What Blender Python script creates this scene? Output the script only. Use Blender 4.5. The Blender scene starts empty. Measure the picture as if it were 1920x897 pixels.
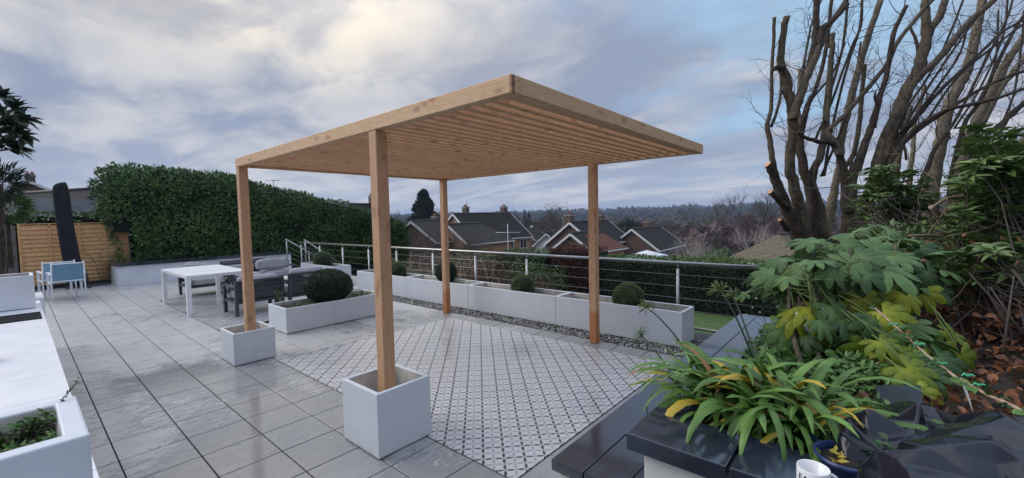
import bpy, bmesh, math, random
import numpy as np
from mathutils import Vector, Matrix, noise as mnoise

scene = bpy.context.scene
COL = scene.collection
rad = math.radians
PI = math.pi

# ------------------------------------------------------------------ camera, world, sun, exposure
EYE = Vector((0.0, 0.0, 1.72))
FPX, CX, CY = 796.6, 960.0, 448.5
PITCH, ROLL, YAW = 0.05225, -0.02051, 0.70829
FW = Vector((math.cos(PITCH) * math.cos(YAW), math.cos(PITCH) * math.sin(YAW), -math.sin(PITCH)))
_r0 = Vector((math.sin(YAW), -math.cos(YAW), 0.0))
_u0 = _r0.cross(FW)
RT = _r0 * math.cos(ROLL) + _u0 * math.sin(ROLL)
UP = -_r0 * math.sin(ROLL) + _u0 * math.cos(ROLL)
cam_data = bpy.data.cameras.new("camera")
cam_data.sensor_fit = 'HORIZONTAL'
cam_data.sensor_width = 36.0
cam_data.lens = 36.0 * FPX / 1920.0
cam_data.clip_start = 0.05
cam_data.clip_end = 9000.0
cam = bpy.data.objects.new("camera", cam_data)
COL.objects.link(cam)
m3 = Matrix((RT, UP, -FW)).transposed()
cam.matrix_world = Matrix.Translation(EYE) @ m3.to_4x4()
scene.camera = cam

SUN_AZ, SUN_EL = rad(125), rad(32)
world = bpy.data.worlds.new("World")
scene.world = world
world.use_nodes = True
scene.view_settings.view_transform = 'Standard'
scene.view_settings.look = 'None'
scene.view_settings.exposure = 1.03
scene.view_settings.gamma = 1.0
scene.render.film_transparent = False
scene.cycles.max_bounces = 8
scene.cycles.volume_bounces = 0


class NT:
    """small helper round a node tree"""
    def __init__(self, tree):
        self.t = tree
        self.n = tree.nodes
        self.l = tree.links

    def node(self, typ, ins=None, **kw):
        nd = self.n.new(typ)
        for k, v in kw.items():
            setattr(nd, k, v)
        if ins:
            for k, v in ins.items():
                self.put(nd.inputs[k], v)
        return nd

    def put(self, sock, v):
        if isinstance(v, S):
            v = v.s
        if isinstance(v, bpy.types.NodeSocket):
            self.l.new(v, sock)
        else:
            if isinstance(v, (tuple, list)) and len(v) == 3 and sock.type == 'RGBA':
                v = (*v, 1.0)
            if isinstance(v, (int, float)) and sock.type == 'RGBA':
                v = (v, v, v, 1.0)
            if isinstance(v, (int, float)) and sock.type == 'VECTOR':
                v = (v, v, v)
            sock.default_value = v

    def math(self, op, *a, clamp=False):
        nd = self.node('ShaderNodeMath', operation=op, use_clamp=clamp)
        for i, v in enumerate(a):
            self.put(nd.inputs[i], v)
        return S(self, nd.outputs[0])

    def noise(self, vec=None, scale=5.0, detail=4.0, rough=0.5, dist=0.0, out=0):
        nd = self.node('ShaderNodeTexNoise', {'Scale': scale, 'Detail': detail, 'Roughness': rough, 'Distortion': dist})
        if vec is not None:
            self.put(nd.inputs['Vector'], vec)
        return S(self, nd.outputs[out])

    def mix(self, f, a, b, mode='MIX'):
        nd = self.node('ShaderNodeMix', data_type='RGBA', blend_type=mode)
        self.put(nd.inputs[0], f)
        self.put(nd.inputs[6], a)
        self.put(nd.inputs[7], b)
        return S(self, nd.outputs[2])

    def ramp(self, f, stops, interp='LINEAR'):
        nd = self.node('ShaderNodeValToRGB')
        nd.color_ramp.interpolation = interp
        e = nd.color_ramp.elements
        while len(e) < len(stops):
            e.new(0.5)
        for el, (p, c) in zip(e, stops):
            el.position = p
            el.color = (*c, 1.0) if isinstance(c, (tuple, list)) else (c, c, c, 1.0)
        self.put(nd.inputs[0], f)
        return S(self, nd.outputs[0])

    def smooth(self, x, a, b, lo=0.0, hi=1.0):
        nd = self.node('ShaderNodeMapRange', interpolation_type='SMOOTHSTEP')
        for i, v in enumerate((x, a, b, lo, hi)):
            self.put(nd.inputs[i], v)
        return S(self, nd.outputs[0])

    def mapping(self, vec, loc=(0, 0, 0), rot=(0, 0, 0), scale=(1, 1, 1)):
        nd = self.node('ShaderNodeMapping')
        self.put(nd.inputs['Vector'], vec)
        self.put(nd.inputs['Location'], loc)
        self.put(nd.inputs['Rotation'], rot)
        self.put(nd.inputs['Scale'], scale)
        return S(self, nd.outputs[0])

    def sep(self, vec):
        nd = self.node('ShaderNodeSeparateXYZ')
        self.put(nd.inputs[0], vec)
        return [S(self, o) for o in nd.outputs]

    def comb(self, x, y, z):
        nd = self.node('ShaderNodeCombineXYZ')
        for i, v in enumerate((x, y, z)):
            self.put(nd.inputs[i], v)
        return S(self, nd.outputs[0])


class S:
    """a socket one can do sums with"""
    def __init__(self, nt, s):
        self.nt, self.s = nt, s

    def __add__(self, o): return self.nt.math('ADD', self, o)
    def __radd__(self, o): return self.nt.math('ADD', o, self)
    def __sub__(self, o): return self.nt.math('SUBTRACT', self, o)
    def __rsub__(self, o): return self.nt.math('SUBTRACT', o, self)
    def __mul__(self, o): return self.nt.math('MULTIPLY', self, o)
    def __rmul__(self, o): return self.nt.math('MULTIPLY', o, self)
    def __truediv__(self, o): return self.nt.math('DIVIDE', self, o)


def build_world():
    nt = NT(world.node_tree)
    nt.n.clear()
    tc = nt.node('ShaderNodeTexCoord')
    d = S(nt, tc.outputs['Generated'])
    x, y, z = nt.sep(d)
    sky = nt.node('ShaderNodeTexSky', sky_type='NISHITA', sun_disc=False)
    sky.sun_elevation = SUN_EL
    sky.sun_rotation = PI / 2 - SUN_AZ
    sky.air_density = 1.2
    sky.dust_density = 2.0
    sky.ozone_density = 3.0
    up = nt.math('MAXIMUM', z, 0.0)
    zz = up + 0.16
    uv = nt.comb(x / zz, y / zz, 0.0)
    # clouds are drawn on a flat deck, slightly stretched across the view
    uvr = nt.mapping(uv, loc=(3.1, 1.7, 0.0), rot=(0, 0, rad(-40)), scale=(1.25, 0.85, 1))
    n1 = nt.noise(uvr, 1.0, 7.0, 0.52, 0.25)
    n2 = nt.noise(nt.mapping(uvr, loc=(7.3, 2.2, 4.0)), 0.9, 3.0, 0.5, 0.1)
    n3 = nt.noise(nt.mapping(uvr, loc=(1.3, 8.2, 2.0)), 2.4, 6.0, 0.55, 0.35)

    def toward(az, el, a, b):
        v = (math.cos(rad(az)) * math.cos(rad(el)), math.sin(rad(az)) * math.cos(rad(el)), math.sin(rad(el)))
        dp = x * v[0] + y * v[1] + z * v[2]
        return nt.smooth(dp, a, b)
    warm = toward(72, 34, 0.74, 0.97)
    glow = toward(66, 32, 0.945, 0.999)
    clear = toward(7, 23, 0.93, 0.992)
    cover = nt.smooth(n1 + n3 * 0.40 - clear * 0.22 + warm * 0.16, 0.40, 0.70)
    shade = nt.smooth(n2 * 0.50 + n3 * 0.50 + warm * 0.10, 0.45, 0.66)
    low = nt.smooth(up, 0.20, 0.0)
    c_dark = (0.205, 0.245, 0.335)
    c_light = (0.420, 0.428, 0.455)
    cloud = nt.mix(shade, c_dark, c_light)
    cloud = nt.mix(warm * nt.smooth(z + n3 * 0.12, 0.27, 0.44) * 0.72, cloud, nt.mix(shade, (0.40, 0.385, 0.385), (0.545, 0.52, 0.50)))
    cloud = nt.mix(glow * nt.smooth(n3, 0.35, 0.62), cloud, (0.74, 0.665, 0.55))
    cloud = nt.mix(low * 0.30, cloud, (0.44, 0.48, 0.57))
    skc = nt.node('ShaderNodeVectorMath', operation='SCALE')
    nt.put(skc.inputs[0], sky.outputs[0])
    skc.inputs[3].default_value = 0.080
    gapc = nt.mix(0.70, skc.outputs[0], (0.250, 0.340, 0.520))
    gapc = nt.mix(clear * 0.70, gapc, (0.28, 0.46, 0.62))
    col = nt.mix(cover, gapc, cloud)
    # thin bright streaks near the horizon
    st = nt.noise(nt.mapping(uv, rot=(0, 0, rad(-49)), scale=(1.4, 0.34, 1), loc=(0.4, 0, 3)), 1.3, 7.0, 0.6, 0.5)
    col = nt.mix(nt.smooth(st, 0.47, 0.66) * nt.smooth(up, 0.22, 0.02) * 0.62, col, (0.58, 0.56, 0.565))
    col = nt.mix(nt.smooth(z, 0.0, -0.03), col, (0.10, 0.10, 0.095))
    # an overcast sky is brighter overhead than at the horizon
    bg = nt.node('ShaderNodeBackground', {'Color': col, 'Strength': nt.smooth(z, 0.34, 0.95, 0.73, 1.95)})
    out = nt.node('ShaderNodeOutputWorld')
    nt.l.new(bg.outputs[0], out.inputs[0])


build_world()
sun_data = bpy.data.lights.new("sun", 'SUN')
sun_data.energy = 0.85
sun_data.angle = rad(40)
sun_data.color = (1.0, 0.965, 0.91)
sun = bpy.data.objects.new("sun", sun_data)
COL.objects.link(sun)
sd = Vector((math.cos(SUN_AZ) * math.cos(SUN_EL), math.sin(SUN_AZ) * math.cos(SUN_EL), math.sin(SUN_EL)))
sun.rotation_euler = sd.to_track_quat('Z', 'Y').to_euler()
sun.location = (0, 0, 30)


# ------------------------------------------------------------------ helpers
def W(px, py, dist):
    """world point seen at pixel (px, py) of the 1920 wide photograph, dist metres along the view axis"""
    v = (FW * FPX + RT * (px - CX) - UP * (py - CY)) / FPX * dist
    return EYE + v


def tag(o, label=None, cat=None, group=None, kind=None):
    if label: o['label'] = label
    if cat: o['category'] = cat
    if group: o['group'] = group
    if kind: o['kind'] = kind
    return o


def thing(name, label, cat, loc=(0, 0, 0), rotz=0.0, group=None):
    o = bpy.data.objects.new(name, None)
    o.empty_display_size = 0.1
    COL.objects.link(o)
    o.location = loc
    o.rotation_euler = (0, 0, rotz)
    WM[o.name] = Matrix.Translation(Vector(loc)) @ Matrix.Rotation(rotz, 4, 'Z')
    return tag(o, label, cat, group)


WM = {}


def copy_thing(src, loc=None, rotz=None, label=None):
    r = src.copy()
    COL.objects.link(r)
    if loc is not None: r.location = loc
    if rotz is not None: r.rotation_euler = (0, 0, rotz)
    if label: r['label'] = label
    WM[r.name] = Matrix.Translation(r.location) @ Matrix.Rotation(r.rotation_euler[2], 4, 'Z')
    for ch in list(src.children):
        c = ch.copy(); COL.objects.link(c); c.parent = r
        for g in list(ch.children):
            e = g.copy(); COL.objects.link(e); e.parent = c
    return r


def link_mesh(name, me, mat, parent=None):
    o = bpy.data.objects.new(name, me)
    COL.objects.link(o)
    if mat is not None and not me.materials:
        for m in (mat if isinstance(mat, (list, tuple)) else [mat]):
            me.materials.append(m)
    if parent is not None:
        o.parent = parent
    return o


class MB:
    def __init__(self):
        self.v, self.f, self.m, self.sm = [], [], [], []
        self.mi = 0

    def add(self, vs, fs, smooth=False):
        o = len(self.v)
        self.v.extend([tuple(p) for p in vs])
        for f in fs:
            self.f.append(tuple(i + o for i in f))
            self.m.append(self.mi)
            self.sm.append(smooth)
        return self

    def box(self, lo, hi):
        x0, y0, z0 = lo; x1, y1, z1 = hi
        return self.add([(x0, y0, z0), (x1, y0, z0), (x1, y1, z0), (x0, y1, z0), (x0, y0, z1), (x1, y0, z1), (x1, y1, z1), (x0, y1, z1)],
                        [(0, 3, 2, 1), (4, 5, 6, 7), (0, 1, 5, 4), (1, 2, 6, 5), (2, 3, 7, 6), (3, 0, 4, 7)])

    def beam(self, a, b, w, h, up=(0, 0, 1)):
        """box from a to b, w wide, h deep along up"""
        a, b = Vector(a), Vector(b)
        t = (b - a).normalized()
        s = t.cross(Vector(up)).normalized() * (w / 2)
        u = s.cross(t).normalized() * (h / 2)
        vs = [a - s - u, a + s - u, a + s + u, a - s + u, b - s - u, b + s - u, b + s + u, b - s + u]
        return self.add(vs, [(0, 1, 2, 3), (7, 6, 5, 4), (0, 4, 5, 1), (1, 5, 6, 2), (2, 6, 7, 3), (3, 7, 4, 0)])

    def prism(self, pts, z0, z1):
        """vertical prism over a ccw polygon"""
        n = len(pts)
        vs = [(p[0], p[1], z0) for p in pts] + [(p[0], p[1], z1) for p in pts]
        fs = [tuple(range(n - 1, -1, -1)), tuple(range(n, 2 * n))]
        fs += [(i, (i + 1) % n, n + (i + 1) % n, n + i) for i in range(n)]
        return self.add(vs, fs)

    def tube(self, pts, rs, sides=8, cap=True, smooth=True, jit=0.0):
        pts = [Vector(p) for p in pts]
        if not isinstance(rs, (list, tuple)): rs = [rs] * len(pts)
        n = len(pts)
        t0 = (pts[1] - pts[0]).normalized()
        ref = Vector((0, 0, 1)) if abs(t0.z) < 0.9 else Vector((1, 0, 0))
        s = t0.cross(ref).normalized()
        vs = []
        for i, p in enumerate(pts):
            t = (pts[min(i + 1, n - 1)] - pts[max(i - 1, 0)]).normalized()
            s = (s - t * s.dot(t)).normalized()
            u = t.cross(s)
            for k in range(sides):
                a = 2 * PI * k / sides
                r = rs[i] * (1 + (random.uniform(-jit, jit) if jit else 0))
                vs.append(p + (s * math.cos(a) + u * math.sin(a)) * r)
        fs = []
        for i in range(n - 1):
            for k in range(sides):
                k2 = (k + 1) % sides
                fs.append((i * sides + k, i * sides + k2, (i + 1) * sides + k2, (i + 1) * sides + k))
        self.add(vs, fs, smooth)
        if cap:
            o = len(self.v) - n * sides
            self.f.append(tuple(o + k for k in range(sides - 1, -1, -1))); self.m.append(self.mi); self.sm.append(False)
            self.f.append(tuple(o + (n - 1) * sides + k for k in range(sides))); self.m.append(self.mi); self.sm.append(False)
        return self

    def lathe(self, c, prof, seg=24, smooth=True):
        vs, fs = [], []
        for (r, z) in prof:
            for k in range(seg):
                a = 2 * PI * k / seg
                vs.append((c[0] + r * math.cos(a), c[1] + r * math.sin(a), c[2] + z))
        for i in range(len(prof) - 1):
            for k in range(seg):
                k2 = (k + 1) % seg
                fs.append((i * seg + k, i * seg + k2, (i + 1) * seg + k2, (i + 1) * seg + k))
        return self.add(vs, fs, smooth)

    def build(self, name, mat, parent=None, world=False, bevel=0.0, seg=1, smooth=False, label=None):
        vs = self.v
        if world and parent is not None:
            p = parent
            while p.parent is not None: p = p.parent
            inv = WM[p.name].inverted()
            vs = [tuple(inv @ Vector(v)) for v in vs]
        me = bpy.data.meshes.new(name)
        me.from_pydata(vs, [], self.f)
        me.polygons.foreach_set('material_index', self.m)
        me.polygons.foreach_set('use_smooth', [True] * len(self.f) if smooth else self.sm)
        if bevel > 0:
            bm = bmesh.new(); bm.from_mesh(me)
            ed = [e for e in bm.edges if len(e.link_faces) == 2 and e.calc_face_angle(0) > 0.5]
            bmesh.ops.bevel(bm, geom=ed, offset=bevel, segments=seg, affect='EDGES', profile=0.6, clamp_overlap=True)
            bm.to_mesh(me); bm.free()
        me.update()
        o = link_mesh(name, me, mat, parent)
        if label: o['label'] = label
        return o


def rbox(name, lo, hi, mat, parent=None, bevel=0.005, world=False, seg=2, smooth=False):
    return MB().box(lo, hi).build(name, mat, parent, world=world, bevel=bevel, seg=seg, smooth=smooth)


def wood_bar(name, a, b, w, h, mat, parent, up=(0, 0, 1), bevel=0.004):
    """a timber modelled along its own x axis (so the grain runs along it) and turned into place"""
    a, b = Vector(a), Vector(b)
    t = (b - a).normalized()
    L = (b - a).length
    y = Vector(up).cross(t).normalized()
    z = t.cross(y)
    key = ('bar', round(L, 3), w, h, bevel)
    me = SHARED.get(key)
    if me is None:
        mb = MB().box((-L / 2, -w / 2, -h / 2), (L / 2, w / 2, h / 2))
        o = mb.build(name, mat, None, bevel=bevel)
        me = o.data; SHARED[key] = me
        COL.objects.unlink(o); bpy.data.objects.remove(o)
    o = bpy.data.objects.new(name, me)
    COL.objects.link(o)
    M = Matrix((t, y, z)).transposed().to_4x4()
    M.translation = (a + b) / 2
    p = parent
    while p is not None and p.parent is not None: p = p.parent
    if p is not None: M = WM[p.name].inverted() @ M
    o.parent = parent
    o.matrix_local = M
    return o


SHARED = {}
rng = np.random.default_rng(7)


def mesh_np(name, V, F, mat, parent=None, smooth=False, tint=None, world=False):
    """V (n,3) float, F (m,k) int"""
    V = np.asarray(V, dtype=np.float32)
    if world and parent is not None:
        p = parent
        while p.parent is not None: p = p.parent
        inv = np.array(WM[p.name].inverted())
        V = V @ inv[:3, :3].T + inv[:3, 3]
    F = np.asarray(F, dtype=np.int32)
    me = bpy.data.meshes.new(name)
    me.vertices.add(len(V)); me.vertices.foreach_set('co', V.astype(np.float32).ravel())
    k = F.shape[1]
    me.loops.add(F.size); me.loops.foreach_set('vertex_index', F.ravel())
    me.polygons.add(len(F))
    me.polygons.foreach_set('loop_start', np.arange(0, F.size, k, dtype=np.int32))
    me.polygons.foreach_set('use_smooth', np.full(len(F), smooth))
    me.update(calc_edges=True)
    if tint is not None:
        at = me.attributes.new('tint', 'FLOAT', 'POINT')
        at.data.foreach_set('value', np.asarray(tint, dtype=np.float32))
    return link_mesh(name, me, mat, parent)


def unit(a):
    return a / np.maximum(np.linalg.norm(a, axis=1, keepdims=True), 1e-9)


def leaf_cloud(name, P, D, N, size, aspect, mat, parent=None, fold=0.18, tint=None, world=True, droop=0.15, round_=False):
    """many small folded leaves. P base points, D growth directions, N rough facing normals"""
    n = len(P)
    P = np.asarray(P, float); D = unit(np.asarray(D, float)); N = np.asarray(N, float)
    Sd = unit(np.cross(D, N) + 1e-6)
    Nn = unit(np.cross(Sd, D))
    L = (np.full(n, size) if np.isscalar(size) else size)[:, None]
    w = L * aspect * 0.5
    f = L * fold * 0.5
    if round_:
        prof = [(0.0, 0.0), (0.3, 0.9), (0.68, 0.9), (1.0, 0.0)]
    else:
        prof = [(0.0, 0.0), (0.38, 1.0), (0.72, 0.62), (1.0, 0.0)]
    t1, a1 = prof[1]; t2, a2 = prof[2]
    dz = lambda t: -droop * L * t * t
    v0 = P
    v1 = P + D * L * t1 + Sd * w * a1 + Nn * (f * a1 + dz(t1))
    v2 = P + D * L * t1 - Sd * w * a1 + Nn * (f * a1 + dz(t1))
    v3 = P + D * L * t1 + Nn * dz(t1)
    v4 = P + D * L * t2 + Sd * w * a2 + Nn * (f * a2 + dz(t2))
    v5 = P + D * L * t2 - Sd * w * a2 + Nn * (f * a2 + dz(t2))
    v6 = P + D * L + Nn * dz(1.0)
    V = np.stack([v0, v1, v2, v3, v4, v5, v6], 1).reshape(-1, 3)
    base = (np.arange(n) * 7)[:, None]
    q = np.array([[0, 3, 1], [0, 2, 3], [3, 4, 1], [3, 6, 4], [3, 2, 5], [3, 5, 6]])
    F = (base[:, :, None] + q[None]).reshape(-1, 3)
    if tint is None: tint = rng.random(n)
    T = np.repeat(tint, 7)
    return mesh_np(name, V, F, mat, parent, tint=T, world=world)
# ------------------------------------------------------------------ materials
def new_mat(name):
    m = bpy.data.materials.new(name)
    m.use_nodes = True
    nt = NT(m.node_tree)
    nt.n.clear()
    out = nt.node('ShaderNodeOutputMaterial')
    b = nt.node('ShaderNodeBsdfPrincipled')
    nt.l.new(b.outputs[0], out.inputs[0])
    return m, nt, b


def coords(nt, kind='Object'):
    return S(nt, nt.node('ShaderNodeTexCoord').outputs[kind])


def obj_rand(nt):
    return S(nt, nt.node('ShaderNodeObjectInfo').outputs['Random'])


def bump(nt, b, h, dist=0.01, strength=0.5):
    nd = nt.node('ShaderNodeBump', {'Height': h, 'Distance': dist, 'Strength': strength})
    nt.l.new(nd.outputs[0], b.inputs['Normal'])


def plain(name, col, rough=0.5, metal=0.0, var=0.06, nscale=6.0, bumpd=0.0, spec=0.5, coat=0.0, bscale=None):
    m, nt, b = new_mat(name)
    co = coords(nt)
    n = nt.noise(co, nscale, 5.0, 0.6)
    dk = tuple(max(c * (1 - var * 2.2), 0) for c in col)
    lt = tuple(min(c * (1 + var), 1) for c in col)
    nt.put(b.inputs['Base Color'], nt.mix(nt.smooth(n, 0.3, 0.7), dk, lt))
    nt.put(b.inputs['Roughness'], nt.smooth(nt.noise(co, nscale * 2.3, 3.0), 0.3, 0.7, max(rough - 0.08, 0.02), min(rough + 0.08, 1)))
    b.inputs['Metallic'].default_value = metal
    b.inputs['Specular IOR Level'].default_value = spec
    if coat: b.inputs['Coat Weight'].default_value = coat; b.inputs['Coat Roughness'].default_value = 0.08
    if bumpd: bump(nt, b, nt.noise(co, bscale or nscale * 6, 6.0, 0.6), bumpd, 0.6)
    return m


def mat_slab():
    m, nt, b = new_mat('wet_grey_porcelain')
    r = obj_rand(nt)
    wc = S(nt, nt.node('ShaderNodeNewGeometry').outputs['Position'])
    sh = nt.node('ShaderNodeVectorMath', operation='ADD')
    nt.put(sh.inputs[0], wc); nt.put(sh.inputs[1], nt.comb(r * 37.0, r * 11.0, 0.0))
    rv = nt.mapping(sh.outputs[0], scale=(2.2, 6.5, 1))
    a = nt.noise(rv, 2.0, 8.0, 0.62, 0.8)
    fine = nt.noise(wc, 70.0, 4.0, 0.6)
    riv = nt.noise(nt.mapping(sh.outputs[0], scale=(2.6, 7.5, 1)), 3.2, 9.0, 0.72, 1.4)
    base = nt.ramp(a, [(0.25, (0.320, 0.320, 0.322)), (0.5, (0.450, 0.448, 0.445)), (0.75, (0.560, 0.552, 0.540))])
    base = nt.mix(nt.smooth(riv, 0.40, 0.62) * 0.45, base, (0.52, 0.50, 0.47))
    base = nt.mix(0.22, base, nt.mix(fine, (0.22, 0.22, 0.22), (0.44, 0.44, 0.43)))
    base = nt.mix(r * 0.35, base, (0.33, 0.325, 0.32))
    px, py, pz = nt.sep(wc)
    pud = nt.noise(nt.mapping(wc, scale=(1.15, 0.75, 1), loc=(2.3, 0.6, 0)), 0.9, 3.0, 0.5, 0.4)
    bias = nt.smooth(py, 8.5, 3.5) * 0.185 - 0.065
    film = nt.smooth(pud * 0.62 + riv * 0.45 + bias, 0.555, 0.60)
    dirt = nt.smooth(nt.noise(rv, 4.5, 7.0, 0.75, 1.5), 0.54, 0.66)
    damp = nt.smooth(py + a * 3.0, 8.0, 4.6)
    base = nt.mix(damp * 0.14, base, (0.12, 0.118, 0.112))
    base = nt.mix(film * 0.42, base, (0.10, 0.105, 0.11))
    base = nt.mix(dirt * 0.38, base, (0.15, 0.14, 0.12))
    nt.put(b.inputs['Base Color'], base)
    rough = nt.mix(film, nt.smooth(a, 0.3, 0.7, 0.30, 0.48), nt.smooth(a, 0.3, 0.7, 0.03, 0.09))
    nt.put(b.inputs['Roughness'], rough)
    b.inputs['Specular IOR Level'].default_value = 0.55
    h = riv
    hb = h * nt.mix(film, 1.0, 0.10) + fine * 0.03
    nd = nt.node('ShaderNodeBump', {'Height': hb, 'Distance': 0.006, 'Strength': 0.55})
    nt.l.new(nd.outputs[0], b.inputs['Normal'])
    return m


def mat_pattern():
    """white glazed tiles printed with a lattice of pointed grey leaves"""
    m, nt, b = new_mat('leaf_lattice_tile')
    wc = S(nt, nt.node('ShaderNodeNewGeometry').outputs['Position'])
    x, y, z = nt.sep(wc)
    s = 0.0737
    k = 1 / math.sqrt(2) / s
    a = (x + y) * k + 0.02
    c = (x - y) * k + 0.13
    grain = nt.noise(wc, 160.0, 3.0, 0.7)
    blot = nt.noise(wc, 22.0, 4.0, 0.6)

    def family(u, v):
        """leaves that run along u on the lines v = whole"""
        vr = nt.math('ROUND', v)
        dv = nt.math('ABSOLUTE', v - vr)
        fu = nt.math('FRACT', u)
        prof = nt.math('SINE', fu * PI)
        edge = prof * 0.175
        inside = nt.smooth(edge - dv, 0.0, 0.03)
        slit = nt.smooth(prof * 0.05 - dv, -0.02, 0.03)
        odd = nt.math('ABSOLUTE', nt.math('MODULO', vr, 2.0))
        return inside, odd, slit
    i1, o1, s1 = family(a, c)
    i2, o2, s2 = family(c, a)
    ink1 = i1 * (1.0 - o1 * 0.62)
    ink2 = i2 * (0.92 - o2 * 0.50)
    ink = nt.math('MAXIMUM', ink1, ink2) * nt.smooth(grain, 0.15, 0.42, 0.45, 1.0)
    orr = obj_rand(nt)
    gx = nt.math('ABSOLUTE', nt.math('FRACT', x / 0.0046) - 0.5)
    wh = nt.mix(nt.smooth(grain, 0.35, 0.75), (0.50, 0.49, 0.49), (0.70, 0.69, 0.68))
    wh = nt.mix(nt.smooth(gx, 0.30, 0.5) * 0.25, wh, (0.33, 0.33, 0.34))
    wh = nt.mix(nt.smooth(blot, 0.5, 0.75) * 0.25, wh, (0.42, 0.42, 0.43))
    wh = nt.mix(orr * 0.22, wh, (0.42, 0.42, 0.44))
    col = nt.mix(ink, wh, (0.045, 0.048, 0.062))
    film = nt.smooth(nt.noise(nt.mapping(wc, loc=(5, 3.3, 0)), 0.85, 3.0, 0.5, 0.4), 0.44, 0.60)
    col = nt.mix(film * 0.12, col, (0.16, 0.15, 0.12))
    nt.put(b.inputs['Base Color'], col)
    nt.put(b.inputs['Roughness'], nt.mix(film, 0.34, 0.12))
    bump(nt, b, grain * nt.mix(film, 1.0, 0.3), 0.0015, 0.5)
    return m


def mat_wood(name, light, dark, knot, sc=1.0, wet=False):
    m, nt, b = new_mat(name)
    co = coords(nt)
    r = obj_rand(nt)
    sh = nt.node('ShaderNodeVectorMath', operation='ADD')
    nt.put(sh.inputs[0], co); nt.put(sh.inputs[1], nt.comb(r * 91.0, r * 17.0, r * 53.0))
    v = nt.mapping(sh.outputs[0], scale=(1.0 * sc, 13.0 * sc, 13.0 * sc))
    warp = nt.noise(nt.mapping(sh.outputs[0], scale=(1.6, 5, 5)), 1.4, 3.0, 0.5)
    rings = nt.noise(v, 2.6, 4.0, 0.6, 1.6)
    fine = nt.noise(nt.mapping(sh.outputs[0], scale=(3, 140, 140)), 1.5, 3.0, 0.6)
    band = nt.math('SINE', (rings + warp) * 34.0) * 0.5 + 0.5
    col = nt.mix(nt.smooth(band, 0.1, 1.0), light, dark)
    col = nt.mix(nt.smooth(fine, 0.42, 0.75) * 0.35, col, tuple(c * 0.72 for c in dark))
    vo = nt.node('ShaderNodeTexVoronoi', {'Scale': 1.0, 'Randomness': 1.0})
    nt.put(vo.inputs['Vector'], nt.mapping(sh.outputs[0], scale=(4.5, 9.0, 9.0)))
    kd = S(nt, vo.outputs['Distance'])
    col = nt.mix(nt.smooth(kd, 0.25, 0.15), col, knot)
    col = nt.mix(nt.smooth(kd, 0.36, 0.16) * 0.6, col, dark)
    col = nt.mix(r * 0.55, col, tuple(l * 0.66 for l in light))
    if wet:
        wz = nt.sep(S(nt, nt.node('ShaderNodeNewGeometry').outputs['Position']))[2]
        stain = nt.smooth(wz + nt.noise(sh.outputs[0], 9.0, 4.0, 0.6) * 0.16, 0.56, 0.44)
        col = nt.mix(stain * 0.8, col, (0.40, 0.135, 0.035))
    nt.put(b.inputs['Base Color'], col)
    nt.put(b.inputs['Roughness'], 0.62)
    bump(nt, b, band * 0.5 + fine, 0.0012, 0.5)
    return m


def mat_leaf(name, dark, light, rough=0.42, trans=0.12, vein=None, spots=None, spec=0.5):
    m, nt, b = new_mat(name)
    t = nt.node('ShaderNodeAttribute', attribute_name='tint')
    t = S(nt, t.outputs['Fac'])
    co = coords(nt)
    n = nt.noise(co, 9.0, 3.0)
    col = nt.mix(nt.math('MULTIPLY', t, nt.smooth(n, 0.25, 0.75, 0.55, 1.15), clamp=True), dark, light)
    if spots:
        col = nt.mix(nt.smooth(nt.noise(co, 38.0, 4.0, 0.7), 0.52, 0.62) * spots[1], col, spots[0])
    nt.put(b.inputs['Base Color'], col)
    b.inputs['Roughness'].default_value = rough
    b.inputs['Specular IOR Level'].default_value = spec
    if trans:
        b.inputs['Subsurface Weight'].default_value = 0.0
        tr = nt.node('ShaderNodeBsdfTranslucent')
        nt.put(tr.inputs[0], col)
        mx = nt.node('ShaderNodeMixShader', {0: trans})
        out = [n_ for n_ in nt.n if n_.type == 'OUTPUT_MATERIAL'][0]
        nt.l.new(b.outputs[0], mx.inputs[1]); nt.l.new(tr.outputs[0], mx.inputs[2])
        nt.l.new(mx.outputs[0], out.inputs[0])
    return m


def mat_bark(name, dark, light, sc=1.0):
    m, nt, b = new_mat(name)
    co = coords(nt)
    v = nt.mapping(co, scale=(9 * sc, 9 * sc, 2.2 * sc))
    a = nt.noise(v, 3.0, 7.0, 0.65, 0.7)
    lich = nt.noise(co, 2.3 * sc, 5.0, 0.6)
    col = nt.mix(nt.smooth(a, 0.3, 0.7), dark, light)
    col = nt.mix(nt.smooth(lich, 0.5, 0.7) * 0.5, col, (light[0] * 1.1, light[1] * 1.25, light[2] * 1.0))
    ring = nt.noise(nt.mapping(co, scale=(2 * sc, 2 * sc, 30 * sc)), 1.5, 2.0)
    col = nt.mix(nt.smooth(ring, 0.56, 0.66) * 0.5, col, tuple(c * 0.5 for c in dark))
    nt.put(b.inputs['Base Color'], col)
    b.inputs['Roughness'].default_value = 0.85
    b.inputs['Specular IOR Level'].default_value = 0.2
    bump(nt, b, a, 0.012, 0.7)
    return m


def mat_brick(name, c1, c2, mortar, wetdark=0.0):
    m, nt, b = new_mat(name)
    co = coords(nt)
    x, y, z = nt.sep(co)
    bk = nt.node('ShaderNodeTexBrick', {'Scale': 1.0, 'Mortar Size': 0.008, 'Brick Width': 0.225, 'Row Height': 0.075, 'Color1': c1, 'Color2': c2, 'Mortar': mortar})
    nt.put(bk.inputs['Vector'], nt.comb(x + y, z, 0.0))
    n = nt.noise(co, 0.8, 5.0, 0.6)
    nt.put(b.inputs['Base Color'], nt.mix(nt.smooth(n, 0.35, 0.7) * 0.35, bk.outputs[0], tuple(c * 0.6 for c in c1)))
    b.inputs['Roughness'].default_value = 0.85
    bump(nt, b, bk.outputs['Fac'], 0.004, 0.5)
    return m


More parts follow.
